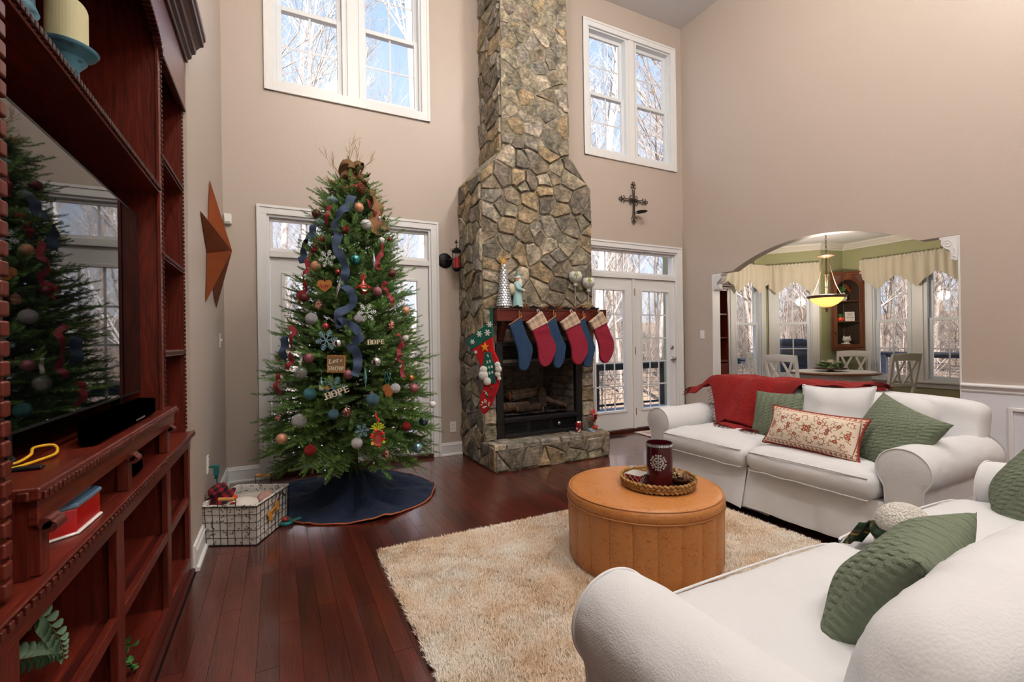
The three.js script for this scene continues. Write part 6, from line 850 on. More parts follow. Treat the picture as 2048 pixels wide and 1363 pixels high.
{ // red chenille throw draped over the back and down to the seat
  const red = std({ color: 0x8a1412, bumpMap: gray(256, 256, (u, v) => 0.5 * pf(u, v, 70, 70, 2, 2) + 0.5 * pf(u, v, 18, 60, 5, 2), 0.3, 0.3), bumpScale: 0.008, roughness: 0.95 });
  const t = thing('throw_blanket', 'red chenille throw with fringe draped over the left back of the far sofa', 'blanket', [3.425, 0, -2.215], -PI / 2);
  const H = (x, z) => { // what it lies on, in the sofa's own frame
    const back = z < -0.2 ? 0.875 - 0.02 * sstep(-z, 0.45, 0.62) : lerp(0.875, 0.5, sstep(z, -0.2, 0.02)), seat = 0.495, arm = 0.655 - 0.9 * Math.pow(Math.max(0, Math.abs(x + 0.905) - 0.1), 1.4), q = Math.max(seat, z < 0.03 || x > -0.78 ? back : 0), b2 = x < -0.8 ? lerp(q, Math.max(0.5, back - 0.1), sstep(-x, 0.8, 1.0)) : q; return Math.max(b2, x < -0.72 ? arm : 0, seat);
  };
  const zEnd = (x) => x < -0.82 ? -0.14 : x < -0.46 ? lerp(-0.14, 0.14, sstep(x, -0.82, -0.46)) : x < -0.17 ? 0.14 : lerp(0.14, -0.19, sstep(x, -0.17, 0.03)), x0 = -1.05, x1 = 0.36;
  const f = (u, v) => { const x = lerp(x0, x1, u), zb = -0.56 + 0.02 * Math.sin(x * 6), ze = zEnd(x), z = lerp(zb, ze, v); let y = 0; for (let i = -2; i <= 2; i++) for (let j = -2; j <= 2; j++) y += H(x + i * 0.016, z + j * 0.014); y /= 25; const fold = 0.026 * Math.abs(Math.sin(x * 8 + z * 5 + 1.2 * Math.sin(x * 3))) * sstep(v, 0, 0.2) + 0.014 * fbm3(x * 7, z * 7, 3); return [x, y + 0.014 + fold, z + (z > -0.26 && z < 0 ? 0.02 + fold : 0)]; };
  const g = thick(110, 90, f, 0.008), uv = g.attributes.uv; for (let i = 0; i < uv.count; i++) uv.setXY(i, uv.getX(i) * 1.4, uv.getY(i) * 1.1); part('cloth', [g], red, t);
  part('cloth_back', [boxUV(thick(60, 12, (u, v) => { const x = lerp(x0, x1, u); return [x, lerp(f(u, 0)[1], 0.5, v), -0.575 - 0.02 * v + 0.015 * Math.sin(x * 12)]; }, 0.008))], red, t);
  const fr = [], rnd = mulberry(44), tuft = (p, d) => { const q = V(...p), e = q.clone().addScaledVector(d, 0.045 + 0.03 * rnd()).add(V((rnd() - 0.5) * 0.02, -0.012, (rnd() - 0.5) * 0.02)); fr.push(tube([q, q.clone().lerp(e, 0.5).add(V((rnd() - 0.5) * 0.012, 0.006, (rnd() - 0.5) * 0.012)), e], 0.0022, 4, 6)); };
  for (let i = 0; i <= 70; i++) { const v = i / 70; tuft(f(0, v), V(-1, -0.5, 0)); tuft(f(0, v), V(-1, -0.2, 0.3)); tuft(f(1, v * 0.6), V(1, -0.05, 0)); tuft(f(1, v * 0.6), V(1, 0.1, 0.2)); } for (let i = 0; i < 60; i++) { const u = 0.2 + i / 60 * 0.45; tuft(f(u, 1), V(0, -0.1, 1)); }
  part('fringe', fr, red, t).userData.kind = 'stuff';
}
{ // small plush with a tartan scarf, behind the near green cushion
  const t = thing('plush_toy', 'white boucle plush with a green and gold tartan scarf behind the near cushion', 'plush toy', [1.96, 0.478, -0.86], PI - 0.5), b = std({ color: 0xd9d6ce, bumpMap: gray(128, 128, (u, v) => pf(u, v, 30, 30, 4, 2), 0.12, 0.12), bumpScale: 0.01, roughness: 1 });
  const tart = canvasTex(128, 128, (c, W, H) => { c.fillStyle = '#1f3a24'; c.fillRect(0, 0, W, H); c.globalAlpha = 0.6; for (const [x, w, col] of [[20, 14, '#0e1a12'], [60, 10, '#c08a2a'], [92, 18, '#0e1a12'], [44, 4, '#a8321e']]) { c.fillStyle = col; c.fillRect(x, 0, w, H); c.fillRect(0, x, W, w); } }, 0.09, 0.09);
  part('body', [softBox(0.15, 0.09, 0.13, 0.04, 0.012).translate(0, 0.05, 0)], b, t); part('head', [boxUV(ball(0.072, 0, 0.135, 0, 36, 24).scale(1.15, 0.9, 1))], b, t);
  part('scarf', [boxUV(tube(Array.from({ length: 14 }, (_, i) => { const a = i / 13 * 2 * PI; return [Math.sin(a) * 0.074, 0.078 + 0.006 * Math.sin(a * 3), Math.cos(a) * 0.07]; }), 0.022, 10, 60, true))], std({ map: tart, roughness: 1 }), t); part('scarf_end', [boxUV(thick(8, 12, (u, v) => [0.06 + (u - 0.5) * 0.075 + v * 0.05, 0.09 - v * 0.085, 0.08 + 0.012 * Math.sin(u * 6) + 0.02 * v], 0.006))], std({ map: tart, roughness: 1 }), t);
}
// ---------------------------------------------------------------- shag rug
{
  const RX0 = 0.51, RX1 = 2.87, RZ0 = -2.84, RZ1 = 0.22, t = thing('shag_rug', 'large cream and beige shaggy pile rug under the leather ottoman', 'rug', [0, 0.001, 0]);
  part('backing', [b6(RX0, RX1, 0, 0.008, RZ0, RZ1)], std({ color: 0xb9a78c, roughness: 1 }), t);
  const rnd = mulberry(71), blade = (seed) => { const q = mulberry(seed), pos = [], nor = []; for (let i = 0; i < 9; i++) { const a = q() * 6.28, lean = 0.2 + 0.55 * q(), L = 0.026 + 0.012 * q(), d = V(Math.cos(a) * Math.sin(lean), Math.cos(lean), Math.sin(a) * Math.sin(lean)), b = V((q() - 0.5) * 0.016, 0, (q() - 0.5) * 0.016), s = V(-Math.sin(a), 0, Math.cos(a)).multiplyScalar(0.0015), m = b.clone().addScaledVector(d, L * 0.6), e = m.clone().add(V(d.x * L * 0.7, d.y * L * 0.28, d.z * L * 0.7)); const n = d.clone().cross(s).normalize(); pos.push(...b.clone().sub(s).toArray(), ...b.clone().add(s).toArray(), ...m.clone().add(s).toArray(), ...b.clone().sub(s).toArray(), ...m.clone().add(s).toArray(), ...m.clone().sub(s).toArray(), ...m.clone().sub(s).toArray(), ...m.clone().add(s).toArray(), ...e.toArray()); for (let k = 0; k < 9; k++) nor.push(n.x, Math.abs(n.y), n.z); } const g = new THREE.BufferGeometry(); g.setAttribute('position', new THREE.Float32BufferAttribute(pos, 3)); g.computeVertexNormals(); return g; };
  const mat = std({ color: 0xffffff, roughness: 1, side: THREE.DoubleSide }), N = 26000, col = new THREE.Color(), M = new THREE.Matrix4(), dark = [0.86, 0.68, 0.50], lite = [1.0, 0.95, 0.87];
  for (let k = 0; k < 3; k++) {
    const im = new THREE.InstancedMesh(blade(k + 5), mat, N);
    for (let i = 0; i < N; i++) { let x, z; do { x = lerp(RX0, RX1, rnd()); z = lerp(RZ0, RZ1 - 0.1, rnd()); } while (z > -1.15 && x > 1.1 && rnd() < 0.9); const p = clamp(0.5 + 0.75 * fbm3(x * 2.6, z * 2.2 + x * 0.8, 1) + 0.5 * N3(x * 9, z * 9, 5) + 0.18 * (rnd() - 0.5), 0, 1), lean = 0.5 * fbm3(x * 3, z * 3, 9);
      M.makeRotationFromEuler(new THREE.Euler(lean, rnd() * 6.28, 0.5 * fbm3(x * 3 + 20, z * 3, 4))); M.scale(V(1, 0.9 + 0.3 * rnd(), 1)); M.setPosition(x, 0.005, z); im.setMatrixAt(i, M); im.setColorAt(i, col.setRGB(lerp(dark[0], lite[0], p), lerp(dark[1], lite[1], p), lerp(dark[2], lite[2], p))); }
    im.name = 'pile'; im.userData.kind = 'stuff'; t.add(im);
  }
}
// ---------------------------------------------------------------- ottoman
const OX = 1.845, OZ = -2.05, OTOP = 0.436;
{
  const t = thing('ottoman', 'round tan leather storage ottoman with channelled sides and a padded lid', 'ottoman', [OX, 0.022, OZ]);
  const map = tex(512, 512, (u, v) => { const a = pf(u, v, 6, 6, 3, 4), b = pf(u, v, 70, 70, 8, 2), vein = sstep(Math.abs(pf(u, v, 22, 22, 14, 3) - 0.5), 0.02, 0), k = 0.6 * a + 0.4 * b; return mixc(mixc([150, 84, 34], [186, 116, 56], k), [205, 145, 84], vein * 0.55); }, 0.5, 0.5), bump = gray(512, 512, (u, v) => 0.5 * pf(u, v, 100, 100, 5, 2) + 0.5 * pf(u, v, 22, 22, 14, 3), 0.5, 0.5);
  const leather = phy({ map, bumpMap: bump, bumpScale: 0.0012, roughness: 0.42, clearcoat: 0.15, clearcoatRoughness: 0.35 }), seam = std({ color: 0x6e4118, roughness: 0.6 }), Rr = 0.423, n = 22;
  for (let i = 0; i < n; i++) { const a0 = (i + 0.5) / n * 2 * PI, w = 2 * PI / n; part('side_panel', [boxUV(grid(8, 10, (u, v) => { const a = a0 + (u - 0.5) * w * 0.992, r = Rr - 0.007 + 0.009 * Math.pow(Math.sin(PI * u), 0.5), rr = r - 0.012 * Math.pow(1 - Math.sin(PI * clamp(v * 8, 0, 0.5)), 2) - 0.004 * (1 - v); return [Math.sin(a) * rr, v * 0.335, Math.cos(a) * rr]; }), 1, i * 0.37, i * 0.21)], leather, t); }
  part('body', [cyl(Rr - 0.02, Rr - 0.02, 0.33, 64)], seam, t);
  part('lid', [boxUV(lathe([[0, 0.336], [Rr - 0.01, 0.336], [Rr + 0.002, 0.34], [Rr + 0.006, 0.36], [Rr + 0.004, 0.385], [Rr - 0.012, 0.4], [Rr - 0.04, 0.409], [Rr - 0.2, 0.4135], [0, 0.414]], 96))], leather, t);
  for (const [r, y] of [[Rr + 0.004, 0.339], [Rr - 0.006, 0.397]]) part('piping', [new THREE.TorusGeometry(r, 0.004, 8, 110).rotateX(PI / 2).translate(0, y, 0)], leather, t);
}
{ // tray and what lies in it
  const TXc = 1.895, TZc = -1.985, y = OTOP + 0.002, straw = [0xc79a5a, 0xb98748, 0xd6ad70].map((c) => std({ color: c, bumpMap: gray(64, 128, (u, v) => pf(u, v, 30, 4, 3, 2), 0.03, 0.06), bumpScale: 0.002, roughness: 0.85 })), seaM = straw[1];
  const t = thing('woven_tray', 'round tray of plaited tan seagrass on the ottoman', 'tray', [TXc, y, TZc]);
  part('base', [boxUV(cyl(0.185, 0.19, 0.008, 60))], std({ color: 0x8d6a3c, map: tex(256, 256, (u, v) => { const d = Math.hypot(u - 0.5, v - 0.5) * 2; const a = Math.atan2(v - 0.5, u - 0.5); return mixc([160, 120, 66], [96, 66, 34], 0.5 + 0.5 * Math.sin(d * 60 + Math.sin(a * 40) * 0.8)); }, 0.4, 0.4), roughness: 0.9 }), t);
  for (let row = 0; row < 3; row++) { const r = 0.193 + row * 0.004, yy = 0.012 + row * 0.0165, b = part('plait', [new THREE.TorusGeometry(r, 0.005, 6, 80).rotateX(PI / 2).translate(0, yy, 0)], seaM, t); const n = 46; for (let i = 0; i < n; i++) { const a = (i + (row % 2) * 0.5) / n * 2 * PI, g = ball(1, 0, 0, 0, 8, 6).scale(0.0175, 0.0085, 0.0075).rotateZ(row % 2 ? 0.5 : -0.5).translate(0, yy, r + 0.0015).rotateY(a); part('strand', [g], straw[(i + row) % 3], b); } }
  const c = thing('candle_holder', 'tall dark red ribbed glass candle holder with a silver mosaic snowflake', 'candle holder', [1.868, y + 0.009, -1.942]), gl = phy({ color: 0x5a0c18, roughness: 0.15, transmission: 0.35, thickness: 0.004, ior: 1.45, clearcoat: 0.5 }), h = 0.238, r = 0.069, mos = std({ color: 0xcfd2d6, metalness: 0.7, roughness: 0.2 });
  const rib = (r0) => { const g = new THREE.CylinderGeometry(r0, r0, h, 120, 1, true).translate(0, h / 2, 0); return bend(g, (p) => { const a = Math.atan2(p.z, p.x), k = 1 - 0.012 * (1 - Math.abs(Math.sin(a * 25))); p.x *= k; p.z *= k; }); };
  part('glass', [rib(r), rib(r - 0.003), cyl(r - 0.001, r - 0.001, 0.006, 48)], gl, c); part('wax', [cyl(r - 0.006, r - 0.006, 0.135, 40, 0, 0.006, 0)], std({ color: 0x4a0a12, roughness: 0.5 }), c);
  for (let i = 0; i < 34; i++) { const a = i / 34 * 2 * PI; part('mosaic_tile', [bx(0.0108, 0.013, 0.003, 0, h - 0.009, r + 0.001, 0.001).rotateY(a)], mos, c); } part('rim', [new THREE.TorusGeometry(r - 0.001, 0.002, 6, 60).rotateX(PI / 2).translate(0, h + 0.0005, 0), new THREE.TorusGeometry(r + 0.001, 0.0014, 6, 60).rotateX(PI / 2).translate(0, h - 0.0175, 0)], blackMetal, c);
  const az = -0.86, tile = (x, yy, a, s = 1) => part('mosaic_tile', [bx(0.0105 * s, 0.0085 * s, 0.003, 0, 0, 0, 0.001).rotateZ(a).translate(0, yy, r + 0.0015).rotateY(x / r + az)], mos, c);
  tile(0, 0.142, 0.4); for (let k = 0; k < 6; k++) { const a = k * PI / 3 + 0.5; for (const [d, o] of [[0.0125, 0], [0.025, 0], [0.0375, 0], [0.026, 0.42], [0.026, -0.42], [0.04, 0.3], [0.04, -0.3]]) tile(Math.cos(a + o) * d, 0.142 + Math.sin(a + o) * d, a + o * 2); }
  const d = thing('candy_dish', 'small red and white patterned square dish holding wrapped sweets', 'dish', [1.795, y + 0.009, -2.045], 0.35), white = phy({ color: 0xe9e9e9, roughness: 0.2, clearcoat: 0.6 }), redG = phy({ color: 0xb30f18, roughness: 0.25, clearcoat: 0.6 });
  const tub = (a, b, y0, y1, th) => { const g = []; for (let k = 0; k < 4; k++) { const s = new THREE.BufferGeometry(), q = [[-a, y0, a], [a, y0, a], [b, y1, b], [-b, y1, b], [-a + th, y0, a - th], [a - th, y0, a - th], [b - th, y1, b - th], [-b + th, y1, b - th]]; const f = [[0, 1, 2], [0, 2, 3], [5, 4, 7], [5, 7, 6], [3, 2, 6], [3, 6, 7]], pos = []; f.forEach((t3) => t3.forEach((i) => pos.push(...q[i]))); s.setAttribute('position', new THREE.Float32BufferAttribute(pos, 3)); s.computeVertexNormals(); g.push(boxUV(s).rotateY(k * PI / 2)); } return g; };
  part('outside', tub(0.034, 0.049, 0.001, 0.052, 0.0008), redG, d); part('inside', [...tub(0.0325, 0.049, 0.003, 0.056, 0.003), b6(-0.033, 0.033, 0.001, 0.004, -0.033, 0.033)], white, d);
  for (let k = 0; k < 4; k++) part('trellis', [-1, 0, 1].flatMap((i) => [tube([[-0.018 + i * 0.03, 0.004, 0.0365], [i * 0.03, 0.026, 0.0425], [0.018 + i * 0.03 * 0.9, 0.05, 0.0493]], 0.0011, 5, 10), tube([[0.018 + i * 0.03 * 0.9, 0.004, 0.0365], [i * 0.03, 0.026, 0.0425], [-0.018 + i * 0.03, 0.05, 0.0493]], 0.0011, 5, 10)]).map((g) => bend(g, (p) => { p.x = clamp(p.x, -p.z, p.z); }).rotateY(k * PI / 2)), white, d);
  [[0xd8b020, 0.0, -0.012, 'yellow'], [0x2c8a5a, 0.016, 0.006, 'green and white'], [0xc0303a, -0.016, 0.01, 'red']].forEach(([col, x, z, nm]) => { const s = thing('sweet', `${nm} wrapped sweet in the red dish`, 'sweet', [1.795 + x, y + 0.034, -2.045 + z], x * 30); part('body', [ball(0.011, 0, 0, 0, 14, 10).scale(1.2, 0.8, 0.9)], phy({ color: col, roughness: 0.25, clearcoat: 0.8 }), s); for (const q of [-1, 1]) part('wrapper_end', [new THREE.ConeGeometry(0.008, 0.012, 8, 1, true).rotateZ(q * PI / 2).translate(q * 0.017, 0, 0)], phy({ color: 0xe8e0d8, roughness: 0.25, side: THREE.DoubleSide }), s); });
  const pc = thing('dried_pods', 'brown wooden bowl of dried pods and pale berries right of the red candle holder', 'potpourri', [2.0, y + 0.009, -1.925]), brown = std({ color: 0x5a3424, roughness: 0.7 }), pale = std({ color: 0xc9b58c, roughness: 0.8 }), rnd = mulberry(9);
  part('bowl', [lathe([[0, 0], [0.03, 0], [0.055, 0.02], [0.06, 0.032], [0.055, 0.032], [0.03, 0.012], [0, 0.01]], 28)], brown, pc); for (let i = 0; i < 26; i++) { const a = rnd() * 6.28, r2 = rnd() * 0.05; part('pod', [ball(0.012 + 0.008 * rnd(), 0, 0, 0, 8, 6).scale(1.2, 0.5, 0.8).rotateY(rnd() * 6).rotateX(rnd() * 1.5).translate(Math.cos(a) * r2, 0.034 + 0.034 * (1 - r2 / 0.05) * rnd() + 0.006, Math.sin(a) * r2)], i % 3 ? brown : std({ color: 0x8a6a48, roughness: 0.8 }), pc); } for (let i = 0; i < 16; i++) { const a = rnd() * 1.6 + 2.2, r2 = 0.03 + rnd() * 0.03; part('berry', [ball(0.0048, Math.cos(a) * r2, 0.04 + rnd() * 0.03, Math.sin(a) * r2, 8, 6)], pale, pc); }
  solo('remote_control', [bx(0.045, 0.018, 0.15, 0, 0.01, 0, 0.006)], std({ color: 0x8f9498, roughness: 0.4 }), 'silver grey remote control lying behind the tray on the ottoman', 'remote control', null, [2.03, OTOP - 0.0, -2.27], 0.9);
  const cards = [0xb9c6c4, 0x8aa08e, 0xd8d8d4]; cards.forEach((col, i) => solo('greeting_card', [bx(0.11, 0.0016, 0.15, 0, 0.001, 0)], std({ color: col, map: tex(64, 64, (u, v) => { const a = pf(u, v, 5, 5, i + 3, 3); return [150 + 100 * a, 160 + 90 * a, 165 + 85 * a]; }, 0.15, 0.15), roughness: 0.5 }), ['pale printed card at the bottom of the pile behind the candle holder', 'greenish printed card in the middle of the pile behind the candle holder', 'white printed card on top of the pile behind the candle holder'][i], 'card', 'cards on the ottoman', [1.93 + i * 0.012, y + 0.009 + i * 0.0018, -2.085 - i * 0.006], 0.6 + i * 0.25));
}
// ---------------------------------------------------------------- things on walls, floor, mantel and hearth
{
  const t = thing('metal_star', 'big folded copper brown metal star on the left wall', 'star', [XL + 0.004, 1.955, -4.02], PI / 2), pos = [], tip = (k, r, z = 0) => [r * Math.sin(k * PI / 5), r * Math.cos(k * PI / 5), z];
  for (let k = 0; k < 10; k += 2) for (const s of [-1, 1]) { const a = [0, 0, 0.135], b = tip(k, 0.51), c = tip(k + s, 0.2); pos.push(...a, ...(s > 0 ? c : b), ...(s > 0 ? b : c)); pos.push(0, 0, 0.13, ...(s > 0 ? b : c), ...(s > 0 ? c : b)); }
  const g = new THREE.BufferGeometry(); g.setAttribute('position', new THREE.Float32BufferAttribute(pos, 3)); g.computeVertexNormals(); part('folded_sheet', [boxUV(g)], std({ color: 0xa5623a, map: tex(128, 128, (u, v) => mixc([210, 170, 140], [255, 235, 220], pf(u, v, 4, 4, 3, 4)), 0.6, 0.6), metalness: 0.65, roughness: 0.42 }), t);
}
solo('motion_sensor', [bx(0.062, 0.095, 0.04, 0, 0, 0.02, 0.008), bx(0.05, 0.045, 0.012, 0, -0.012, 0.043, 0.006)], plasticWhite, 'small white motion sensor in the corner beside the metal star', 'sensor', null, [XL + 0.04, 2.40, ZB]);
function plate(name, label, cat, pos, turn, fn) { const t = thing(name, label, cat, pos, turn); part('plate', [bx(0.072, 0.116, 0.006, 0, 0, 0.003, 0.002)], plasticWhite, t); fn(t); return t; }
const toggle = (t) => { part('toggle', [bx(0.009, 0.02, 0.016, 0, 0.004, 0.01, 0.003)], plasticWhite, t); part('screw', [cyl(0.003, 0.003, 0.002, 8).rotateX(PI / 2).translate(0, 0.03, 0.006), cyl(0.003, 0.003, 0.002, 8).rotateX(PI / 2).translate(0, -0.03, 0.006)], nickel, t); };
const sockets = (t) => { for (const y of [0.02, -0.02]) { const s = part('socket', [bx(0.034, 0.028, 0.004, 0, y, 0.007, 0.0015)], plasticWhite, t); part('slot', [bx(0.003, 0.009, 0.002, -0.007, y + 0.003, 0.0086), bx(0.003, 0.007, 0.002, 0.007, y + 0.003, 0.0086), bx(0.005, 0.004, 0.002, 0, y - 0.008, 0.0086)], blackSatin, s); } };
plate('light_switch', 'white light switch on the left wall near the corner', 'light switch', [XL, 1.296, -4.575], PI / 2, toggle);
plate('light_switch', 'white light switch left of the arched opening', 'light switch', [XR, 1.31, -4.628], -PI / 2, toggle);
plate('outlet', 'white outlet on the left wall with a teal plug', 'outlet', [XL, 0.458, -3.72], PI / 2, sockets);
plate('outlet', 'white outlet low on the back wall left of the fireplace', 'outlet', [1.722, 0.312, ZB], 0, sockets);
{
  const t = thing('plug_timer', 'teal plug timer with a thin cord hanging from the left outlet', 'plug', [XL + 0.0095, 0.438, -3.72], PI / 2), m = std({ color: 0x0d5c5c, roughness: 0.45 });
  part('prongs', [bx(0.014, 0.014, 0.03, 0, 0, 0.014, 0.003)], m, t); part('case', [bx(0.044, 0.068, 0.03, 0, -0.022, 0.042, 0.005)], m, t); part('tail', [cyl(0.012, 0.008, 0.03, 12, 0.006, -0.084, 0.042)], m, t); part('cord', [tube([[0.006, -0.08, 0.042], [0.004, -0.13, 0.044], [0.0, -0.2, 0.05], [-0.01, -0.235, 0.06]], 0.0025, 6, 20), tube([[-0.012, -0.05, 0.042], [-0.016, -0.1, 0.05], [-0.004, -0.17, 0.05]], 0.002, 6, 20)], m, t);
}
{ // wall lantern
  const t = thing('wall_lantern', 'black iron wall lantern with a red candle between tree and chimney', 'wall lantern', [1.655, 2.155, ZB]), redW = std({ color: 0xb8202a, roughness: 0.5 });
  part('back_plate', [lathe([[0, 0], [0.08, 0], [0.083, 0.008], [0.075, 0.02], [0.05, 0.03], [0, 0.034]], 36).rotateX(PI / 2)], blackMetal, t); part('arm', [tube([[0, 0, 0.03], [0.01, 0.0, 0.09], [0.05, -0.005, 0.135], [0.09, 0.02, 0.14]], 0.008, 8, 24)], blackMetal, t);
  const cx = 0.085, cz = 0.145, cage = [cyl(0.048, 0.052, 0.02, 24, cx, 0.07, cz), cyl(0.05, 0.02, 0.03, 24, cx, 0.09, cz), cyl(0.02, 0.045, 0.025, 24, cx, -0.135, cz), cyl(0.046, 0.046, 0.014, 24, cx, -0.112, cz)]; for (let k = 0; k < 6; k++) { const a = k * PI / 3; cage.push(stick([cx + 0.046 * Math.cos(a), -0.1, cz + 0.046 * Math.sin(a)], [cx + 0.048 * Math.cos(a), 0.075, cz + 0.048 * Math.sin(a)], 0.0025)); }
  part('cage', cage, blackMetal, t); part('glass', [cyl(0.042, 0.044, 0.17, 28, cx, -0.1, cz, true)], glassM, t); part('candle', [cyl(0.03, 0.03, 0.115, 24, cx, -0.098, cz)], redW, t);
  part('finial', [stick([cx, 0.115, cz], [cx, 0.185, cz], 0.005, 0.004), ball(0.011, cx, 0.19, cz, 12, 8), ball(0.008, cx + 0.012, 0.18, cz, 8, 6), ball(0.008, cx - 0.012, 0.18, cz, 8, 6), ball(0.008, cx, 0.204, cz, 8, 6)], iron, t); part('scroll', [1, -1].map((s) => tube([[cx + s * 0.055, 0.085, cz], [cx + s * 0.07, 0.095, cz], [cx + s * 0.06, 0.108, cz], [cx + s * 0.03, 0.112, cz], [cx, 0.13, cz]], 0.0022, 6, 24)), iron, t);
}
{ // scrolled iron cross
  const t = thing('iron_cross', 'dark wrought iron cross with scrolled ends and a candle dish under the right upper window', 'wall cross', [4.345, 3.105, ZB + 0.02]), tb = (p, r = 0.006) => tube(p, r, 6, p.length * 6), W = 0.205, Hh = 0.265, bars = [];
  for (const s of [-1, 1]) { bars.push(tb([[s * 0.016, -Hh * 0.7, 0], [s * 0.01, -0.05, 0.004], [s * 0.014, 0.02, 0.004], [s * 0.01, 0.1, 0.004], [s * 0.016, Hh * 0.7, 0]], 0.0065), tb([[-W * 0.72, 0.04 + s * 0.012, 0], [-0.05, 0.04 + s * 0.008, 0.004], [0.05, 0.04 + s * 0.008, 0.004], [W * 0.72, 0.04 + s * 0.012, 0]], 0.006)); }
  part('bars', bars, iron, t);
  const spiral = (x, y, a, s, r) => tb(Array.from({ length: 12 }, (_, i) => { const q = i / 11, an = a + s * q * 5.2, rr = r * (1 - 0.68 * q); return [x + rr * Math.cos(an), y + rr * Math.sin(an), 0]; }), 0.005);
  for (const [x, y, a] of [[0, Hh * 0.84, PI / 2], [0, -Hh * 0.8, -PI / 2], [-W * 0.86, 0.04, PI], [W * 0.86, 0.04, 0]]) { const c = Math.cos(a), s = Math.sin(a); part('scroll_end', [-1, 1].map((k) => spiral(x - s * k * 0.03, y + c * k * 0.03, a + k * 0.4, -k, 0.034)).concat([new THREE.TorusGeometry(0.02, 0.005, 6, 24).translate(x + c * 0.05, y + s * 0.05, 0)]), iron, t); }
  for (const [sx, sy] of [[1, 1], [-1, 1], [1, -1], [-1, -1]]) part('curl', [spiral(sx * 0.045, 0.04 + sy * 0.045, sx > 0 ? (sy > 0 ? 3.9 : 2.4) : (sy > 0 ? 5.5 : 0.8), sx * sy, 0.03)], iron, t);
  part('dish', [lathe([[0, 0], [0.06, 0.003], [0.075, 0.014], [0.072, 0.016], [0.055, 0.006], [0, 0.004]], 28).translate(0.06, -0.14, 0.09)], iron, t); part('dish_arm', [tb([[0, -0.12, 0.004], [0.02, -0.15, 0.05], [0.06, -0.142, 0.09]], 0.005)], iron, t);
}
for (const [x, z, l] of [[1.115, -4.755, 'brown floor vent grille at the foot of the left doors'], [3.86, -4.80, 'brown floor vent grille right of the hearth']]) { const t = thing('floor_vent', l, 'floor vent', [x, 0, z], 0); part('frame', [bx(0.3, 0.006, 0.012, 0, 0.003, 0.052), bx(0.3, 0.006, 0.012, 0, 0.003, -0.052), bx(0.014, 0.006, 0.1, 0.143, 0.003, 0), bx(0.014, 0.006, 0.1, -0.143, 0.003, 0)], std({ color: 0x5c4634, metalness: 0.5, roughness: 0.4 }), t); for (let i = 0; i < 16; i++) part('slat', [bx(0.006, 0.005, 0.096, -0.128 + i * 0.017, 0.003, 0)], std({ color: 0x2c211a, metalness: 0.4, roughness: 0.5 }), t); }
{ // small rug at the right doors
  const pat = canvasTex(512, 340, (c, W, H) => { const rnd = mulberry(8); c.fillStyle = '#b59a92'; c.fillRect(0, 0, W, H); c.fillStyle = '#d4c2b6'; c.fillRect(0, 0, W, 40); c.fillRect(0, H - 40, W, 40); c.fillRect(0, 0, 40, H); c.fillRect(W - 40, 0, 40, H); for (let i = 0; i < 420; i++) { c.fillStyle = ['#8d7f92', '#d8c8bc', '#9c6f6a', '#c6aea2', '#74708a'][Math.floor(rnd() * 5)]; c.globalAlpha = 0.6; c.save(); c.translate(50 + rnd() * (W - 100), 50 + rnd() * (H - 100)); c.rotate(rnd() * 3); c.fillRect(-8, -3, 16, 6); c.restore(); } }, 1.0, 0.68);
  const t = thing('small_rug', 'faded pink patterned rug lying before the right french doors', 'rug', [4.74, 0, -4.52], -0.07); part('pile', [boxUV(thick(40, 30, (u, v) => [(u - 0.5) * 1.0, 0.006 + 0.0015 * N3(u * 9, v * 7, 1), (v - 0.5) * 0.68], 0.01))], std({ map: pat, roughness: 1 }), t);
  const m = t.children[0].geometry, uv = m.attributes.uv; for (let i = 0; i < uv.count; i++) uv.setXY(i, uv.getX(i) + 0.5, uv.getY(i) + 0.34);
}
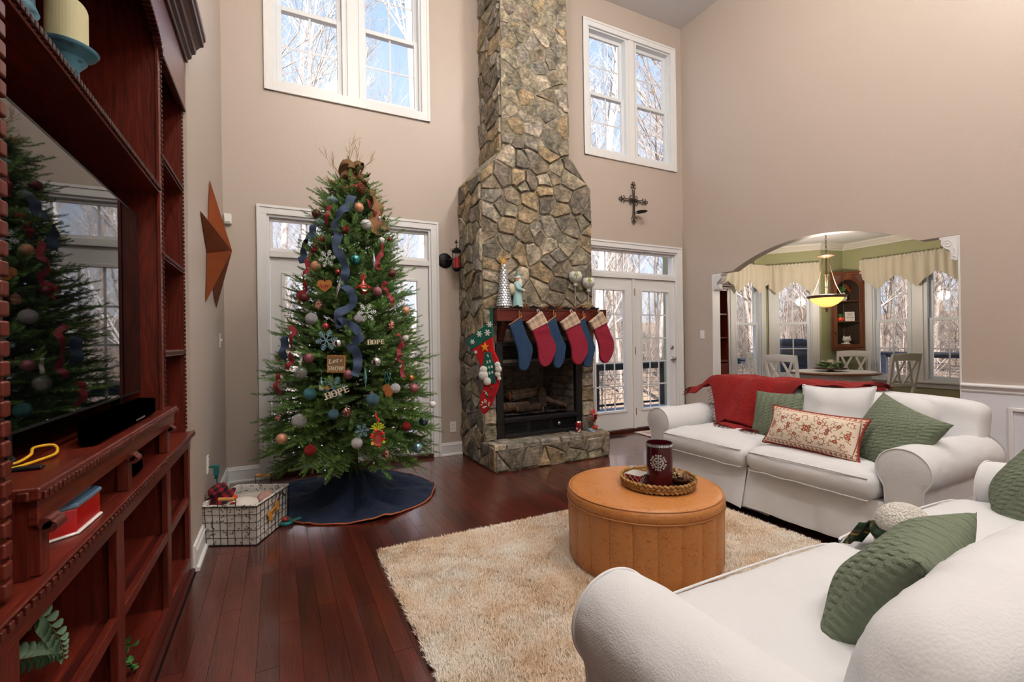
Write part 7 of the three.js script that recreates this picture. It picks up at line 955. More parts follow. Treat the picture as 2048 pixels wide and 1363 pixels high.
{ // hearth: can, trinket, flower
  const lab = canvasTex(256, 128, (c, W, H) => { c.fillStyle = '#7a0f22'; c.fillRect(0, 0, W, H); c.fillStyle = '#e8dcd8'; c.save(); c.translate(64, 70); c.rotate(-0.5); c.fillRect(-46, -9, 92, 18); c.restore(); c.save(); c.translate(192, 70); c.rotate(-0.5); c.fillRect(-46, -9, 92, 18); c.restore(); c.fillStyle = '#b8283a'; c.fillRect(0, 0, W, 14); c.fillStyle = '#ffffff'; c.font = 'bold 22px serif'; c.fillText('Dr', 40, 48); c.fillText('Dr', 168, 48); }, 1, 1);
  const t = thing('soda_can', 'small maroon soda can standing on the hearth before the insert', 'can', [2.895, HY + 0.012, -4.215], 0.8); part('body', [lathe([[0.026, 0.0], [0.033, 0.008], [0.033, 0.11]], 32)], std({ map: lab, metalness: 0.3, roughness: 0.3 }), t); part('top', [lathe([[0.033, 0.11], [0.027, 0.12], [0.026, 0.122], [0.025, 0.119], [0, 0.119]], 28), lathe([[0, 0.002], [0.026, 0]], 20)], nickel, t); part('tab', [bx(0.012, 0.0015, 0.022, 0, 0.1215, 0, 0.0005)], nickel, t);
  const b = thing('glass_coaster', 'pale blue glass square leaning at the right end of the hearth', 'glass trinket', [3.04, HY + 0.014, -4.165], 0.4); part('glass', [rot(bx(0.085, 0.006, 0.085, 0, 0, 0, 0.002), 0.3).translate(0, 0.016, 0)], phy({ color: 0x8fc4e0, roughness: 0.08, transmission: 0.5, thickness: 0.006, clearcoat: 1 }), b); part('prop', [bx(0.05, 0.02, 0.012, 0, 0.01, -0.03, 0.004)], plasticWhite, b);
  const f = thing('poinsettia', 'red and white artificial poinsettia at the right end of the hearth', 'flower', [3.12, HY + 0.014, -4.225]), lf = (L, W) => bend(new THREE.CircleGeometry(1, 8).scale(W / 2, L / 2, 1).translate(0, L / 2, 0), (p) => { p.z = 3 * p.y * p.y - 5 * p.x * p.x; }), rM = std({ color: 0xa31a20, roughness: 0.7, side: THREE.DoubleSide }), wM = std({ color: 0xe6ddd8, roughness: 0.7, side: THREE.DoubleSide });
  part('stem', [stick([0, 0, 0], [0.005, 0.17, 0], 0.004)], std({ color: 0x3a5a34, roughness: 0.8 }), f); part('pot', [lathe([[0, 0], [0.028, 0], [0.036, 0.05], [0, 0.05]], 20)], std({ color: 0xb04028, roughness: 0.6 }), f);
  for (let i = 0; i < 14; i++) part('petal', [lf(0.075, 0.034).rotateX(0.5 + (i % 3) * 0.4).rotateY(i * 2.4).translate(0, 0.09 + (i % 5) * 0.02, 0)], i % 4 === 3 ? wM : rM, f);
}
{ // mantel ornaments
  const MY = 1.589, silver = std({ color: 0xc9ced4, metalness: 0.55, roughness: 0.35 });
  const t = thing('tree_figurine', 'silver cone tree figurine with a gold star at the left of the mantel', 'figurine', [2.045, MY, -4.262]), sc = [], leaf = extr(shape2([[0, 0], [0.016, 0.012], [0.012, 0.028], [0, 0.036], [-0.012, 0.028], [-0.016, 0.012]]), 0.003, 0.001);
  part('cone', [new THREE.CylinderGeometry(0.006, 0.066, 0.44, 32).translate(0, 0.22, 0)], silver, t);
  for (let r = 0; r < 17; r++) { const y = 0.03 + r * 0.025, R0 = lerp(0.072, 0.01, y / 0.45), n = Math.max(5, Math.round(R0 * 2 * PI / 0.021)); for (let i = 0; i < n; i++) sc.push(leaf.clone().rotateZ(PI).scale(0.8, 0.95, 1).rotateX(-0.5).translate(0, y + 0.016, R0).rotateY((i + (r % 2) / 2) / n * 2 * PI)); }
  part('scales', sc, silver, t).userData.kind = 'stuff'; part('star', [extr(shape2(Array.from({ length: 10 }, (_, j) => { const a = PI / 2 + j * PI / 5, rr = j % 2 ? 0.021 : 0.052; return [rr * Math.cos(a), rr * Math.sin(a)]; })), 0.012, 0.004).translate(0, 0.475, -0.006)], std({ color: 0xd8a85c, metalness: 0.5, roughness: 0.35 }), t);
  // bearded figurine in a pale coat, turned to the right
  const s = thing('santa_figurine', 'pale blue bearded santa figurine with a sack, facing right on the mantel', 'figurine', [2.2, MY, -4.262], 0.9), coat = std({ color: 0x9cc4c6, roughness: 0.6 }), fur = std({ color: 0xe4e8e2, roughness: 0.9 }), skin = std({ color: 0xd8a688, roughness: 0.6 });
  part('coat', [bend(lathe([[0.0, 0.012], [0.068, 0.012], [0.07, 0.03], [0.058, 0.12], [0.05, 0.19], [0.052, 0.235], [0.04, 0.268], [0.02, 0.28], [0, 0.282]], 48), (p) => { const a = Math.atan2(p.z, p.x), k = 1 + 0.05 * Math.sin(a * 9) * sstep(p.y, 0.2, 0.02); p.x *= k * 0.92; p.z *= k * 0.8; })], coat, s);
  part('hem', [new THREE.TorusGeometry(0.064, 0.011, 10, 40).rotateX(PI / 2).scale(0.95, 1, 0.84).translate(0, 0.014, 0)], fur, s); part('head', [ball(0.031, 0.004, 0.298, 0.006, 24, 18)], skin, s); part('nose', [ball(0.006, 0.004, 0.298, 0.038, 10, 8)], skin, s); for (const k of [-1, 1]) part('eye', [ball(0.003, 0.004 + k * 0.011, 0.307, 0.0345, 8, 6)], blackSatin, s);
  part('beard', [bend(ball(0.034, 0, 0, 0, 22, 16).scale(0.95, 1.5, 0.65), (p) => { p.multiplyScalar(1 + 0.12 * N3(p.x * 70, p.y * 30, p.z * 70)); }).translate(0.004, 0.262, 0.026)], fur, s); part('hat', [bend(new THREE.CylinderGeometry(0.006, 0.033, 0.07, 20, 6).translate(0, 0.035, 0), (p) => { p.x -= 14 * p.y * p.y; }).translate(0.004, 0.312, 0.004)], coat, s); part('hat_brim', [new THREE.TorusGeometry(0.031, 0.008, 10, 30).rotateX(PI / 2).translate(0.004, 0.316, 0.005)], fur, s);
  for (const k of [-1, 1]) part('arm', [tube([[k * 0.045, 0.245, 0], [k * 0.06, 0.2, 0.02], [k * 0.03, 0.185, 0.055]], 0.017, 10, 20)], coat, s); part('mitten', [ball(0.016, 0.024, 0.185, 0.06, 14, 10), ball(0.016, -0.024, 0.185, 0.06, 14, 10)], fur, s);
  part('sack', [bend(ball(0.05, 0, 0, 0, 24, 18).scale(0.9, 1.2, 0.8), (p) => { p.multiplyScalar(1 + 0.1 * N3(p.x * 30, p.y * 30, p.z * 30)); }).translate(-0.03, 0.195, -0.055)], std({ color: 0xc9bfa4, roughness: 0.9 }), s); part('base', [bx(0.11, 0.014, 0.1, 0, 0.007, 0, 0.005)], std({ color: 0x9a6a48, roughness: 0.8 }), s);
  // painted glass goblets
  const pat = canvasTex(256, 128, (c, W, H) => { c.fillStyle = '#dfe6e0'; c.fillRect(0, 0, W, H); for (let k = 0; k < 4; k++) { const x = 30 + k * 64, col = k % 2 ? '#8a8f3c' : '#2e8a8c'; c.fillStyle = col; for (let j = 0; j < 3; j++) { c.beginPath(); c.moveTo(x, 30 + j * 16); c.lineTo(x - 10 - j * 3, 58 + j * 16); c.lineTo(x + 10 + j * 3, 58 + j * 16); c.fill(); } c.fillStyle = '#5a4a30'; c.fillRect(x - 2, 88, 4, 14); } }, 1, 1);
  const cup = phy({ map: pat, roughness: 0.35, transmission: 0.15, thickness: 0 }), clear = phy({ color: 0xf4f6f6, roughness: 0.06, transmission: 0.85, thickness: 0.004, ior: 1.45 }), frost = phy({ color: 0xe4eae8, roughness: 0.4, transmission: 0.2, thickness: 0 });
  for (const [x, z, h, l] of [[2.915, -4.262, 0.26, 'taller left one of the two painted glass goblets on the mantel'], [3.085, -4.255, 0.2, 'shorter right one of the two painted glass goblets on the mantel']]) { const g = thing('goblet', l, 'goblet', [x, MY, z], 0.4, 'painted goblets on the mantel'); part('foot', [lathe([[0, 0], [0.046, 0], [0.047, 0.004], [0.012, 0.012], [0.006, 0.02], [0.0055, h], [0, h]], 28)], clear, g); part('knop', [lathe([[0, h - 0.005], [0.02, h], [0.026, h + 0.014], [0.016, h + 0.024], [0.026, h + 0.034], [0.03, h + 0.04]], 28)], frost, g); part('cup', [lathe([[0.004, h + 0.036], [0.045, h + 0.048], [0.072, h + 0.085], [0.074, h + 0.115], [0.062, h + 0.152], [0.06, h + 0.152], [0.071, h + 0.115], [0.069, h + 0.086], [0.043, h + 0.052], [0, h + 0.042]], 36)], cup, g); }
  const ga = [], rnd = mulberry(17), q = bx(0.012, 0.004, 0.001); for (let i = 0; i < 900; i++) { const x = 1.99 + 1.2 * rnd(), cl = 0.4 + 0.6 * Math.pow(Math.abs(Math.sin(x * 9)), 2), y = MY + 0.006 + 0.05 * cl * rnd() * rnd(); ga.push(q.clone().scale(0.8 + rnd(), 0.8 + rnd() * 2, 1).rotateX(rnd() * 6).rotateY(rnd() * 6).translate(x, y, -4.235 + 0.05 * (rnd() - 0.3))); } for (const x0 of [2.5, 3.08]) for (let i = 0; i < 40; i++) ga.push(q.clone().rotateX(rnd() * 6).rotateY(rnd() * 6).translate(x0 + (rnd() - 0.5) * 0.06, MY - rnd() * 0.06, -4.16));
  const gt = thing('tinsel_garland', 'copper coloured leafy tinsel garland lying along the mantel top', 'garland', [0, 0, 0]); part('leaves', ga, std({ color: 0x8f4f22, metalness: 0.6, roughness: 0.4 }), gt).userData.kind = 'stuff'; part('cord', [tube([[1.99, MY + 0.004, -4.23], [2.4, MY + 0.006, -4.215], [2.8, MY + 0.004, -4.225], [3.18, MY + 0.005, -4.22]], 0.002)], jute, gt);
}
{ // wire basket with a printed liner
  const bones = canvasTex(512, 512, (c, W, H) => { const rnd = mulberry(12); c.fillStyle = '#d8d4cf'; c.fillRect(0, 0, W, H); for (let i = 0; i < 70; i++) { c.save(); c.translate(rnd() * W, rnd() * H); c.rotate(rnd() * 6); c.fillStyle = c.strokeStyle = '#3a3c46'; if (i % 2) { c.fillRect(-14, -3, 28, 6); for (const [x, y] of [[-15, -4], [-15, 4], [15, -4], [15, 4]]) { c.beginPath(); c.arc(x, y, 5, 0, 7); c.fill(); } } else { c.lineWidth = 3; c.beginPath(); c.arc(0, 3, 5, 0, 7); c.fill(); for (const k of [-1.6, -0.6, 0.4, 1.3]) { c.beginPath(); c.arc(Math.sin(k) * 11, -Math.cos(k) * 8, 3, 0, 7); c.fill(); } } c.restore(); } }, 0.3, 0.3);
  const t = thing('wire_basket', 'black wire basket with bone printed cloth liner beside the tree skirt', 'basket', [-0.2085, 0.002, -3.592], R(-26)), w = 0.178, d = 0.209, h = 0.245, tp = 1.04, wire = std({ color: 0x1b1b1d, metalness: 0.5, roughness: 0.5 }), lin = std({ map: bones, roughness: 1 });
  const at = (x, y, z) => { const k = 1 + (tp - 1) * y / h; return V(x * k, y, z * k); }, sides = [[(u) => [lerp(-w, w, u), d], 8, 'front'], [(u) => [w, lerp(d, -d, u)], 9, 'right'], [(u) => [lerp(w, -w, u), -d], 8, 'back'], [(u) => [-w, lerp(-d, d, u)], 9, 'left']];
  for (const [f, n] of sides) { const g = []; for (let i = 0; i <= n; i++) { const [x, z] = f(i / n); g.push(stick(at(x, 0, z), at(x, h, z), 0.0019, 0.0019, 6)); } for (let j = 0; j <= 5; j++) { const a = f(0), b = f(1); g.push(stick(at(a[0], h * j / 5, a[1]), at(b[0], h * j / 5, b[1]), j === 5 || j === 0 ? 0.0027 : 0.0019, j === 5 || j === 0 ? 0.0027 : 0.0019, 6)); } part('wire_side', g, wire, t); }
  const ins = 0.95, lf = (x, z, y) => at(x * ins, y, z * ins); for (const [f] of sides) part('liner', [boxUV(thick(20, 12, (u, v) => { const [x, z] = f(u), p = lf(x, z, 0.004 + v * (h + 0.004)); const n = 0.005 * fbm3(p.x * 12, p.y * 12, p.z * 12); return [p.x + n, p.y, p.z + n]; }, 0.003))], lin, t);
  part('liner', [boxUV(grid(8, 8, (u, v) => [lerp(-w, w, u) * 0.95, 0.006, lerp(-d, d, v) * 0.95]))], lin, t);
  for (const [f] of sides) part('liner_cuff', [boxUV(thick(24, 6, (u, v) => { const [x, z] = f(u), p = at(x, h + 0.008 - 0.045 * Math.max(0, v - 0.25) * 0 - 0.004, z), k = 1.0 - 0.05 * (1 - v); return [p.x * k, p.y + 0.008 * Math.sin(v * PI) + 0.003 * N3(u * 9, v, 2), p.z * k]; }, 0.003))], lin, t);
  for (const s of [1, -1]) { const z = s * d * 1.04, up = s > 0 ? 0.05 : 0.075; part('handle_wire', [tube([[-0.055, h, z], [-0.055, h + up * 0.9, z], [-0.05, h + up, z]], 0.0024), tube([[0.055, h, z], [0.055, h + up * 0.9, z], [0.05, h + up, z]], 0.0024)], wire, t); part('wooden_grip', [rot(cyl(0.011, 0.011, 0.096, 16, 0, -0.048, 0), 0, 0, PI / 2).translate(0, h + up, z)], std({ color: 0xc98f4e, roughness: 0.5 }), t); }
  const bs = new THREE.Shape(); bs.moveTo(-0.03, -0.016); bs.lineTo(0.03, -0.016); bs.absarc(0.05, -0.018, 0.02, 2.8, 7.0); bs.absarc(0.05, 0.018, 0.02, -0.7, 3.5); bs.lineTo(-0.03, 0.016); bs.absarc(-0.05, 0.018, 0.02, -0.4, 3.9); bs.absarc(-0.05, -0.018, 0.02, 2.4, 6.6); bs.closePath();
  part('bone_tag', [extr(bs, 0.007, 0.0015).rotateZ(0.35).rotateY(PI / 2).translate(w * 1.035 + 0.002, 0.15, 0.02)], std({ color: 0xc58a3c, roughness: 0.6 }), t); part('tag_lettering', [letters('TOYS', 0.02, 0.001).rotateZ(0.35).rotateY(PI / 2).translate(w * 1.035 + 0.0092, 0.15, 0.02)], std({ color: 0x5a3a18, roughness: 0.8 }), t); part('ribbon', [tube([[w * 1.04 + 0.004, 0.16, 0.0], [w * 1.05, 0.2, -0.05], [w * 1.06, 0.235, -0.1], [w * 1.08, 0.2, -0.13]], 0.004)], wire, t);
  const loc = (x, y, z) => V(x, y, z).applyAxisAngle(V(0, 1, 0), R(-26)).add(V(-0.2085, 0.002, -3.592)).toArray();
  const buff = tex(128, 128, (u, v) => { const a = (Math.floor(u * 6) % 2), b = (Math.floor(v * 6) % 2); return a && b ? [22, 14, 16] : a || b ? [86, 16, 26] : [150, 26, 40]; }, 0.14, 0.14), hm = std({ map: buff, roughness: 1 });
  const hat = thing('plaid_hat', 'red and black checked cloth hat lying on the basket corner', 'hat', loc(-0.135, h + 0.028, 0.06), 0.4); hat.rotation.set(0.1, 0.4, 0.42, 'YXZ'); part('crown', [boxUV(bend(lathe([[0.052, 0], [0.058, 0.03], [0.054, 0.058], [0.03, 0.07], [0, 0.071]], 32), (p) => { p.multiplyScalar(1 + 0.06 * N3(p.x * 25, p.y * 25, p.z * 25)); }))], hm, hat); part('brim', [boxUV(grid(48, 5, (u, v) => { const a = u * 2 * PI, r = 0.05 + 0.042 * v; return [Math.cos(a) * r, -0.018 * v + 0.012 * Math.sin(a * 2 + 0.6) * v, Math.sin(a) * r]; }))], std({ map: buff, roughness: 1, side: THREE.DoubleSide }), hat);
  const lump = (label, cat, col, x, y, z, sx, sy, sz, sd) => solo('dog_toy', [boxUV(bend(ball(0.05, 0, 0, 0, 24, 18).scale(sx, sy, sz), (p) => { p.multiplyScalar(1 + 0.22 * N3(p.x * 22 + sd, p.y * 22, p.z * 22)); }))], std({ color: col, roughness: 1 }), label, cat, null, loc(x, y, z));
  lump('white plush toy filling the middle of the wire basket', 'toy', 0xd9d2c8, 0.0, 0.2, 0.05, 2.0, 0.9, 1.6, 1); lump('pinkish plush toy at the right in the wire basket', 'toy', 0xb08a80, 0.1, 0.215, -0.05, 1.0, 0.8, 1.3, 2); lump('orange toy poking up at the left in the wire basket', 'toy', 0xd0502a, -0.05, 0.255, 0.06, 0.5, 0.4, 0.4, 3); lump('cream plush toy at the back of the wire basket', 'toy', 0xbfb8ae, -0.03, 0.19, -0.11, 2.4, 0.8, 1.2, 4); lump('small dark red toy scrap at the front of the basket', 'toy', 0x7e1f24, 0.0, 0.246, 0.155, 0.35, 0.2, 0.2, 5);
}
// ---------------------------------------------------------------- breakfast nook furniture
const whiteP = std({ color: 0xdcdcda, roughness: 0.45 });
{ // table
  const t = thing('round_table', 'round white pedestal table with a brown wooden top edge in the nook', 'table', [7.05, 0, -3.91]);
  part('top', [boxUV(lathe([[0, 0.728], [0.54, 0.728], [0.565, 0.736], [0.57, 0.748], [0.56, 0.76], [0.51, 0.762]], 72))], std({ map: woodTex(61, [136, 88, 58], [78, 46, 30], 10)[0], roughness: 0.4 }), t); part('white_inlay', [lathe([[0.512, 0.7622], [0.4, 0.763], [0, 0.763]], 60)], whiteP, t);
  part('apron', [lathe([[0.43, 0.64], [0.44, 0.64], [0.44, 0.728], [0.43, 0.728]], 48)], whiteP, t); part('pedestal', [lathe([[0, 0.08], [0.1, 0.08], [0.09, 0.16], [0.06, 0.24], [0.085, 0.4], [0.06, 0.56], [0.12, 0.64], [0.3, 0.66], [0, 0.66]], 32)], whiteP, t);
  for (let k = 0; k < 4; k++) part('foot', [extr(shape2([[0, 0.08], [0, 0.2], [0.12, 0.16], [0.34, 0.06], [0.4, 0.05], [0.4, 0], [0.32, 0], [0.15, 0.07]]), 0.06, 0.008, 2).translate(0, 0, -0.03).rotateY(k * PI / 2 + PI / 4)], whiteP, t);
}
function diningChair(label, x, z, extra = 0) {
  const t = thing('dining_chair', label, 'chair', [x, 0, z], Math.atan2(7.05 - x, -3.91 - z) + extra, 'white dining chairs round the nook table'), W = 0.22, D = 0.2;
  part('seat', [bx(2 * W, 0.035, 2 * D + 0.02, 0, 0.46, 0, 0.012)], whiteP, t); part('apron', [bx(2 * W - 0.06, 0.06, 0.02, 0, 0.415, D - 0.03), bx(0.02, 0.06, 2 * D - 0.06, W - 0.03, 0.415, 0), bx(0.02, 0.06, 2 * D - 0.06, -W + 0.03, 0.415, 0), bx(2 * W - 0.06, 0.06, 0.02, 0, 0.415, -D + 0.03)], whiteP, t);
  for (const s of [-1, 1]) { part('front_leg', [bx(0.036, 0.445, 0.036, s * (W - 0.025), 0.2225, D - 0.02, 0.004)], whiteP, t); const P = [[s * (W - 0.022), 0.0, -D - 0.03], [s * (W - 0.022), 0.45, -D + 0.005], [s * (W - 0.008), 1.02, -D - 0.1]]; part('back_post', [bend(bx(0.034, 1.02, 0.034, 0, 0.51, 0, 0.004), () => {}).applyMatrix4(new THREE.Matrix4()), ].map((g0) => bend(softBox(0.036, 1.02, 0.034, 0.006, 0.06).translate(0, 0.51, 0), (p) => { const y = p.y, q = y < 0.45 ? [lerp(P[0][0], P[1][0], y / 0.45), lerp(P[0][2], P[1][2], y / 0.45)] : [lerp(P[1][0], P[2][0], (y - 0.45) / 0.57), lerp(P[1][2], P[2][2], (y - 0.45) / 0.57)]; p.x += q[0]; p.z += q[1]; })), whiteP, t); }
  const bz = (y) => lerp(-D + 0.005, -D - 0.1, (y - 0.45) / 0.57);
  part('top_rail', [bend(softBox(2 * W - 0.03, 0.095, 0.026, 0.008, 0.03).translate(0, 0.97, 0), (p) => { p.z += bz(p.y) - 0.02 * (1 - (p.x / W) ** 2); p.y += 0.012 * (1 - (p.x / W) ** 2); })], whiteP, t); part('lower_rail', [bx(2 * W - 0.04, 0.045, 0.022, 0, 0.62, bz(0.62), 0.005)], whiteP, t);
  for (const [a, b] of [[-0.16, -0.03], [-0.03, -0.16], [0.03, 0.16], [0.16, 0.03]]) { const A = V(a, 0.635, bz(0.635)), B = V(b, 0.93, bz(0.93) - 0.012), d = B.clone().sub(A), L = d.length(); part('cross_slat', [bx(0.03, L, 0.014, 0, L / 2, 0, 0.003).applyQuaternion(new THREE.Quaternion().setFromUnitVectors(V(0, 1, 0), d.normalize())).translate(A.x, A.y, A.z)], whiteP, t); }
}
diningChair('white cross-back chair left of the table, its shaded back toward us', 6.22, -3.93); diningChair('white cross-back chair farthest left, behind the shaded one', 6.72, -4.62); diningChair('white cross-back chair under the brown wall cabinet', 7.86, -4.12); diningChair('white cross-back chair nearest the right windows, turned sideways', 7.24, -3.36, -0.6);
{ // centrepiece
  const t = thing('centrepiece', 'round brown footed tray of greenery and pale flowers on the nook table', 'centrepiece', [6.99, 0.764, -3.90]), wood = std({ color: 0x5f4030, roughness: 0.6 }), rnd = mulberry(14);
  part('tray', [lathe([[0, 0.03], [0.19, 0.03], [0.2, 0.038], [0.2, 0.046], [0.18, 0.042], [0, 0.04]], 40), lathe([[0.05, 0], [0.06, 0], [0.03, 0.015], [0.03, 0.03], [0, 0.03]], 24)], wood, t);
  const leaf = bend(new THREE.CircleGeometry(1, 8).scale(0.018, 0.042, 1).translate(0, 0.042, 0), (p) => { p.z = 4 * p.y * p.y - 8 * p.x * p.x; }), greens = [0x5f8a4a, 0x87a672, 0xaec29a].map((c) => std({ color: c, roughness: 0.7, side: THREE.DoubleSide }));
  for (let i = 0; i < 130; i++) { const a = rnd() * 6.28, r = 0.06 + 0.07 * rnd(); part('leaf', [leaf.clone().rotateX(0.5 + rnd() * 1.1).rotateY(a).translate(Math.sin(a) * r, 0.05 + 0.055 * rnd(), Math.cos(a) * r)], greens[i % 3], t); }
  const pet = bend(new THREE.CircleGeometry(1, 8).scale(0.014, 0.02, 1).translate(0, 0.018, 0), (p) => { p.z = 9 * p.y * p.y; }), fl = [0xf0e4dc, 0xe8cdbb, 0xf4f0e6].map((c) => std({ color: c, roughness: 0.8, side: THREE.DoubleSide })); for (let i = 0; i < 11; i++) { const a = i * 2.4, r = 0.07 + 0.05 * rnd(), c = V(Math.sin(a) * r, 0.105 + 0.03 * rnd(), Math.cos(a) * r); part('flower', Array.from({ length: 7 }, (_, k) => pet.clone().rotateX(0.9).rotateY(k * 0.9).translate(c.x, c.y, c.z)), fl[i % 3], t); }
  const h = thing('hurricane_glass', 'clear glass hurricane with a cream candle in the centrepiece', 'candle holder', [6.99, 0.806, -3.90]); part('glass', [cyl(0.055, 0.06, 0.18, 32, 0, 0, 0, true)], glassM, h); part('candle', [cyl(0.038, 0.038, 0.12, 24)], std({ color: 0xe4dbc4, roughness: 0.6 }), h);
}
{ // pendant lamp
  const px = 6.83, pz = -3.85, y = 1.80, t = thing('pendant_lamp', 'bronze chain pendant with a glowing amber glass bowl over the nook table', 'pendant lamp', [px, y, pz]), bz = std({ color: 0x8d7660, metalness: 0.6, roughness: 0.45 });
  part('bowl', [lathe([[0, -0.135], [0.06, -0.13], [0.13, -0.095], [0.18, -0.05], [0.205, 0], [0.2, 0], [0.175, -0.046], [0.126, -0.09], [0, -0.128]], 48)], phy({ color: 0xf2dcae, roughness: 0.5, transmission: 0.3, thickness: 0, emissive: 0xffcf86, emissiveIntensity: 0.55 }), t);
  part('rim', [lathe([[0.198, -0.004], [0.215, -0.012], [0.238, 0.012], [0.242, 0.022], [0.225, 0.026], [0.2, 0.012]], 48)], bz, t); for (let i = 0; i < 48; i++) part('rim_bead', [ball(0.0075, 0, 0, 0, 8, 6).translate(Math.cos(i * PI / 24) * 0.228, 0.008, Math.sin(i * PI / 24) * 0.228)], bz, t);
  part('finial', [lathe([[0, -0.21], [0.008, -0.205], [0.012, -0.19], [0.008, -0.18], [0.022, -0.165], [0.026, -0.145], [0.01, -0.135], [0, -0.13]], 20)], bz, t);
  part('stem', [lathe([[0, 0.02], [0.016, 0.02], [0.016, 0.3], [0.024, 0.31], [0.024, 0.33], [0.013, 0.345], [0.013, 0.55], [0, 0.55]], 20)], bz, t); part('stem_base', [cyl(0.006, 0.006, 0.15, 8, 0, -0.13, 0)], bz, t); part('cup', [lathe([[0, 0.54], [0.03, 0.55], [0.1, 0.575], [0.105, 0.585], [0.07, 0.59], [0.02, 0.62], [0, 0.62]], 32)], bz, t);
  for (let k = 0; k < 3; k++) { const a = k * 2.094 + 0.5, c = Math.cos(a), s = Math.sin(a); part('arm', [tube([[c * 0.04, 0.56, s * 0.04], [c * 0.07, 0.38, s * 0.07], [c * 0.14, 0.16, s * 0.14], [c * 0.215, 0.02, s * 0.215]], 0.005, 6, 30)], bz, t); }
  const n = Math.round((HN - y - 0.62) / 0.034); for (let i = 0; i < n; i++) part('chain_link', [new THREE.TorusGeometry(0.016, 0.0034, 6, 16).scale(0.7, 1.3, 1).rotateY(i % 2 * PI / 2).translate(0, 0.637 + i * 0.0342, 0)], bz, t); part('ceiling_rose', [lathe([[0, HN - y - 0.04], [0.05, HN - y - 0.03], [0.065, HN - y], [0, HN - y]], 28)], bz, t);
  const l = new THREE.PointLight(0xfff0dc, 4.5); l.name = 'pendant_light'; l.position.set(px, y + 0.14, pz); l.shadow.radius = 4; l.castShadow = true; scene.add(l);
}
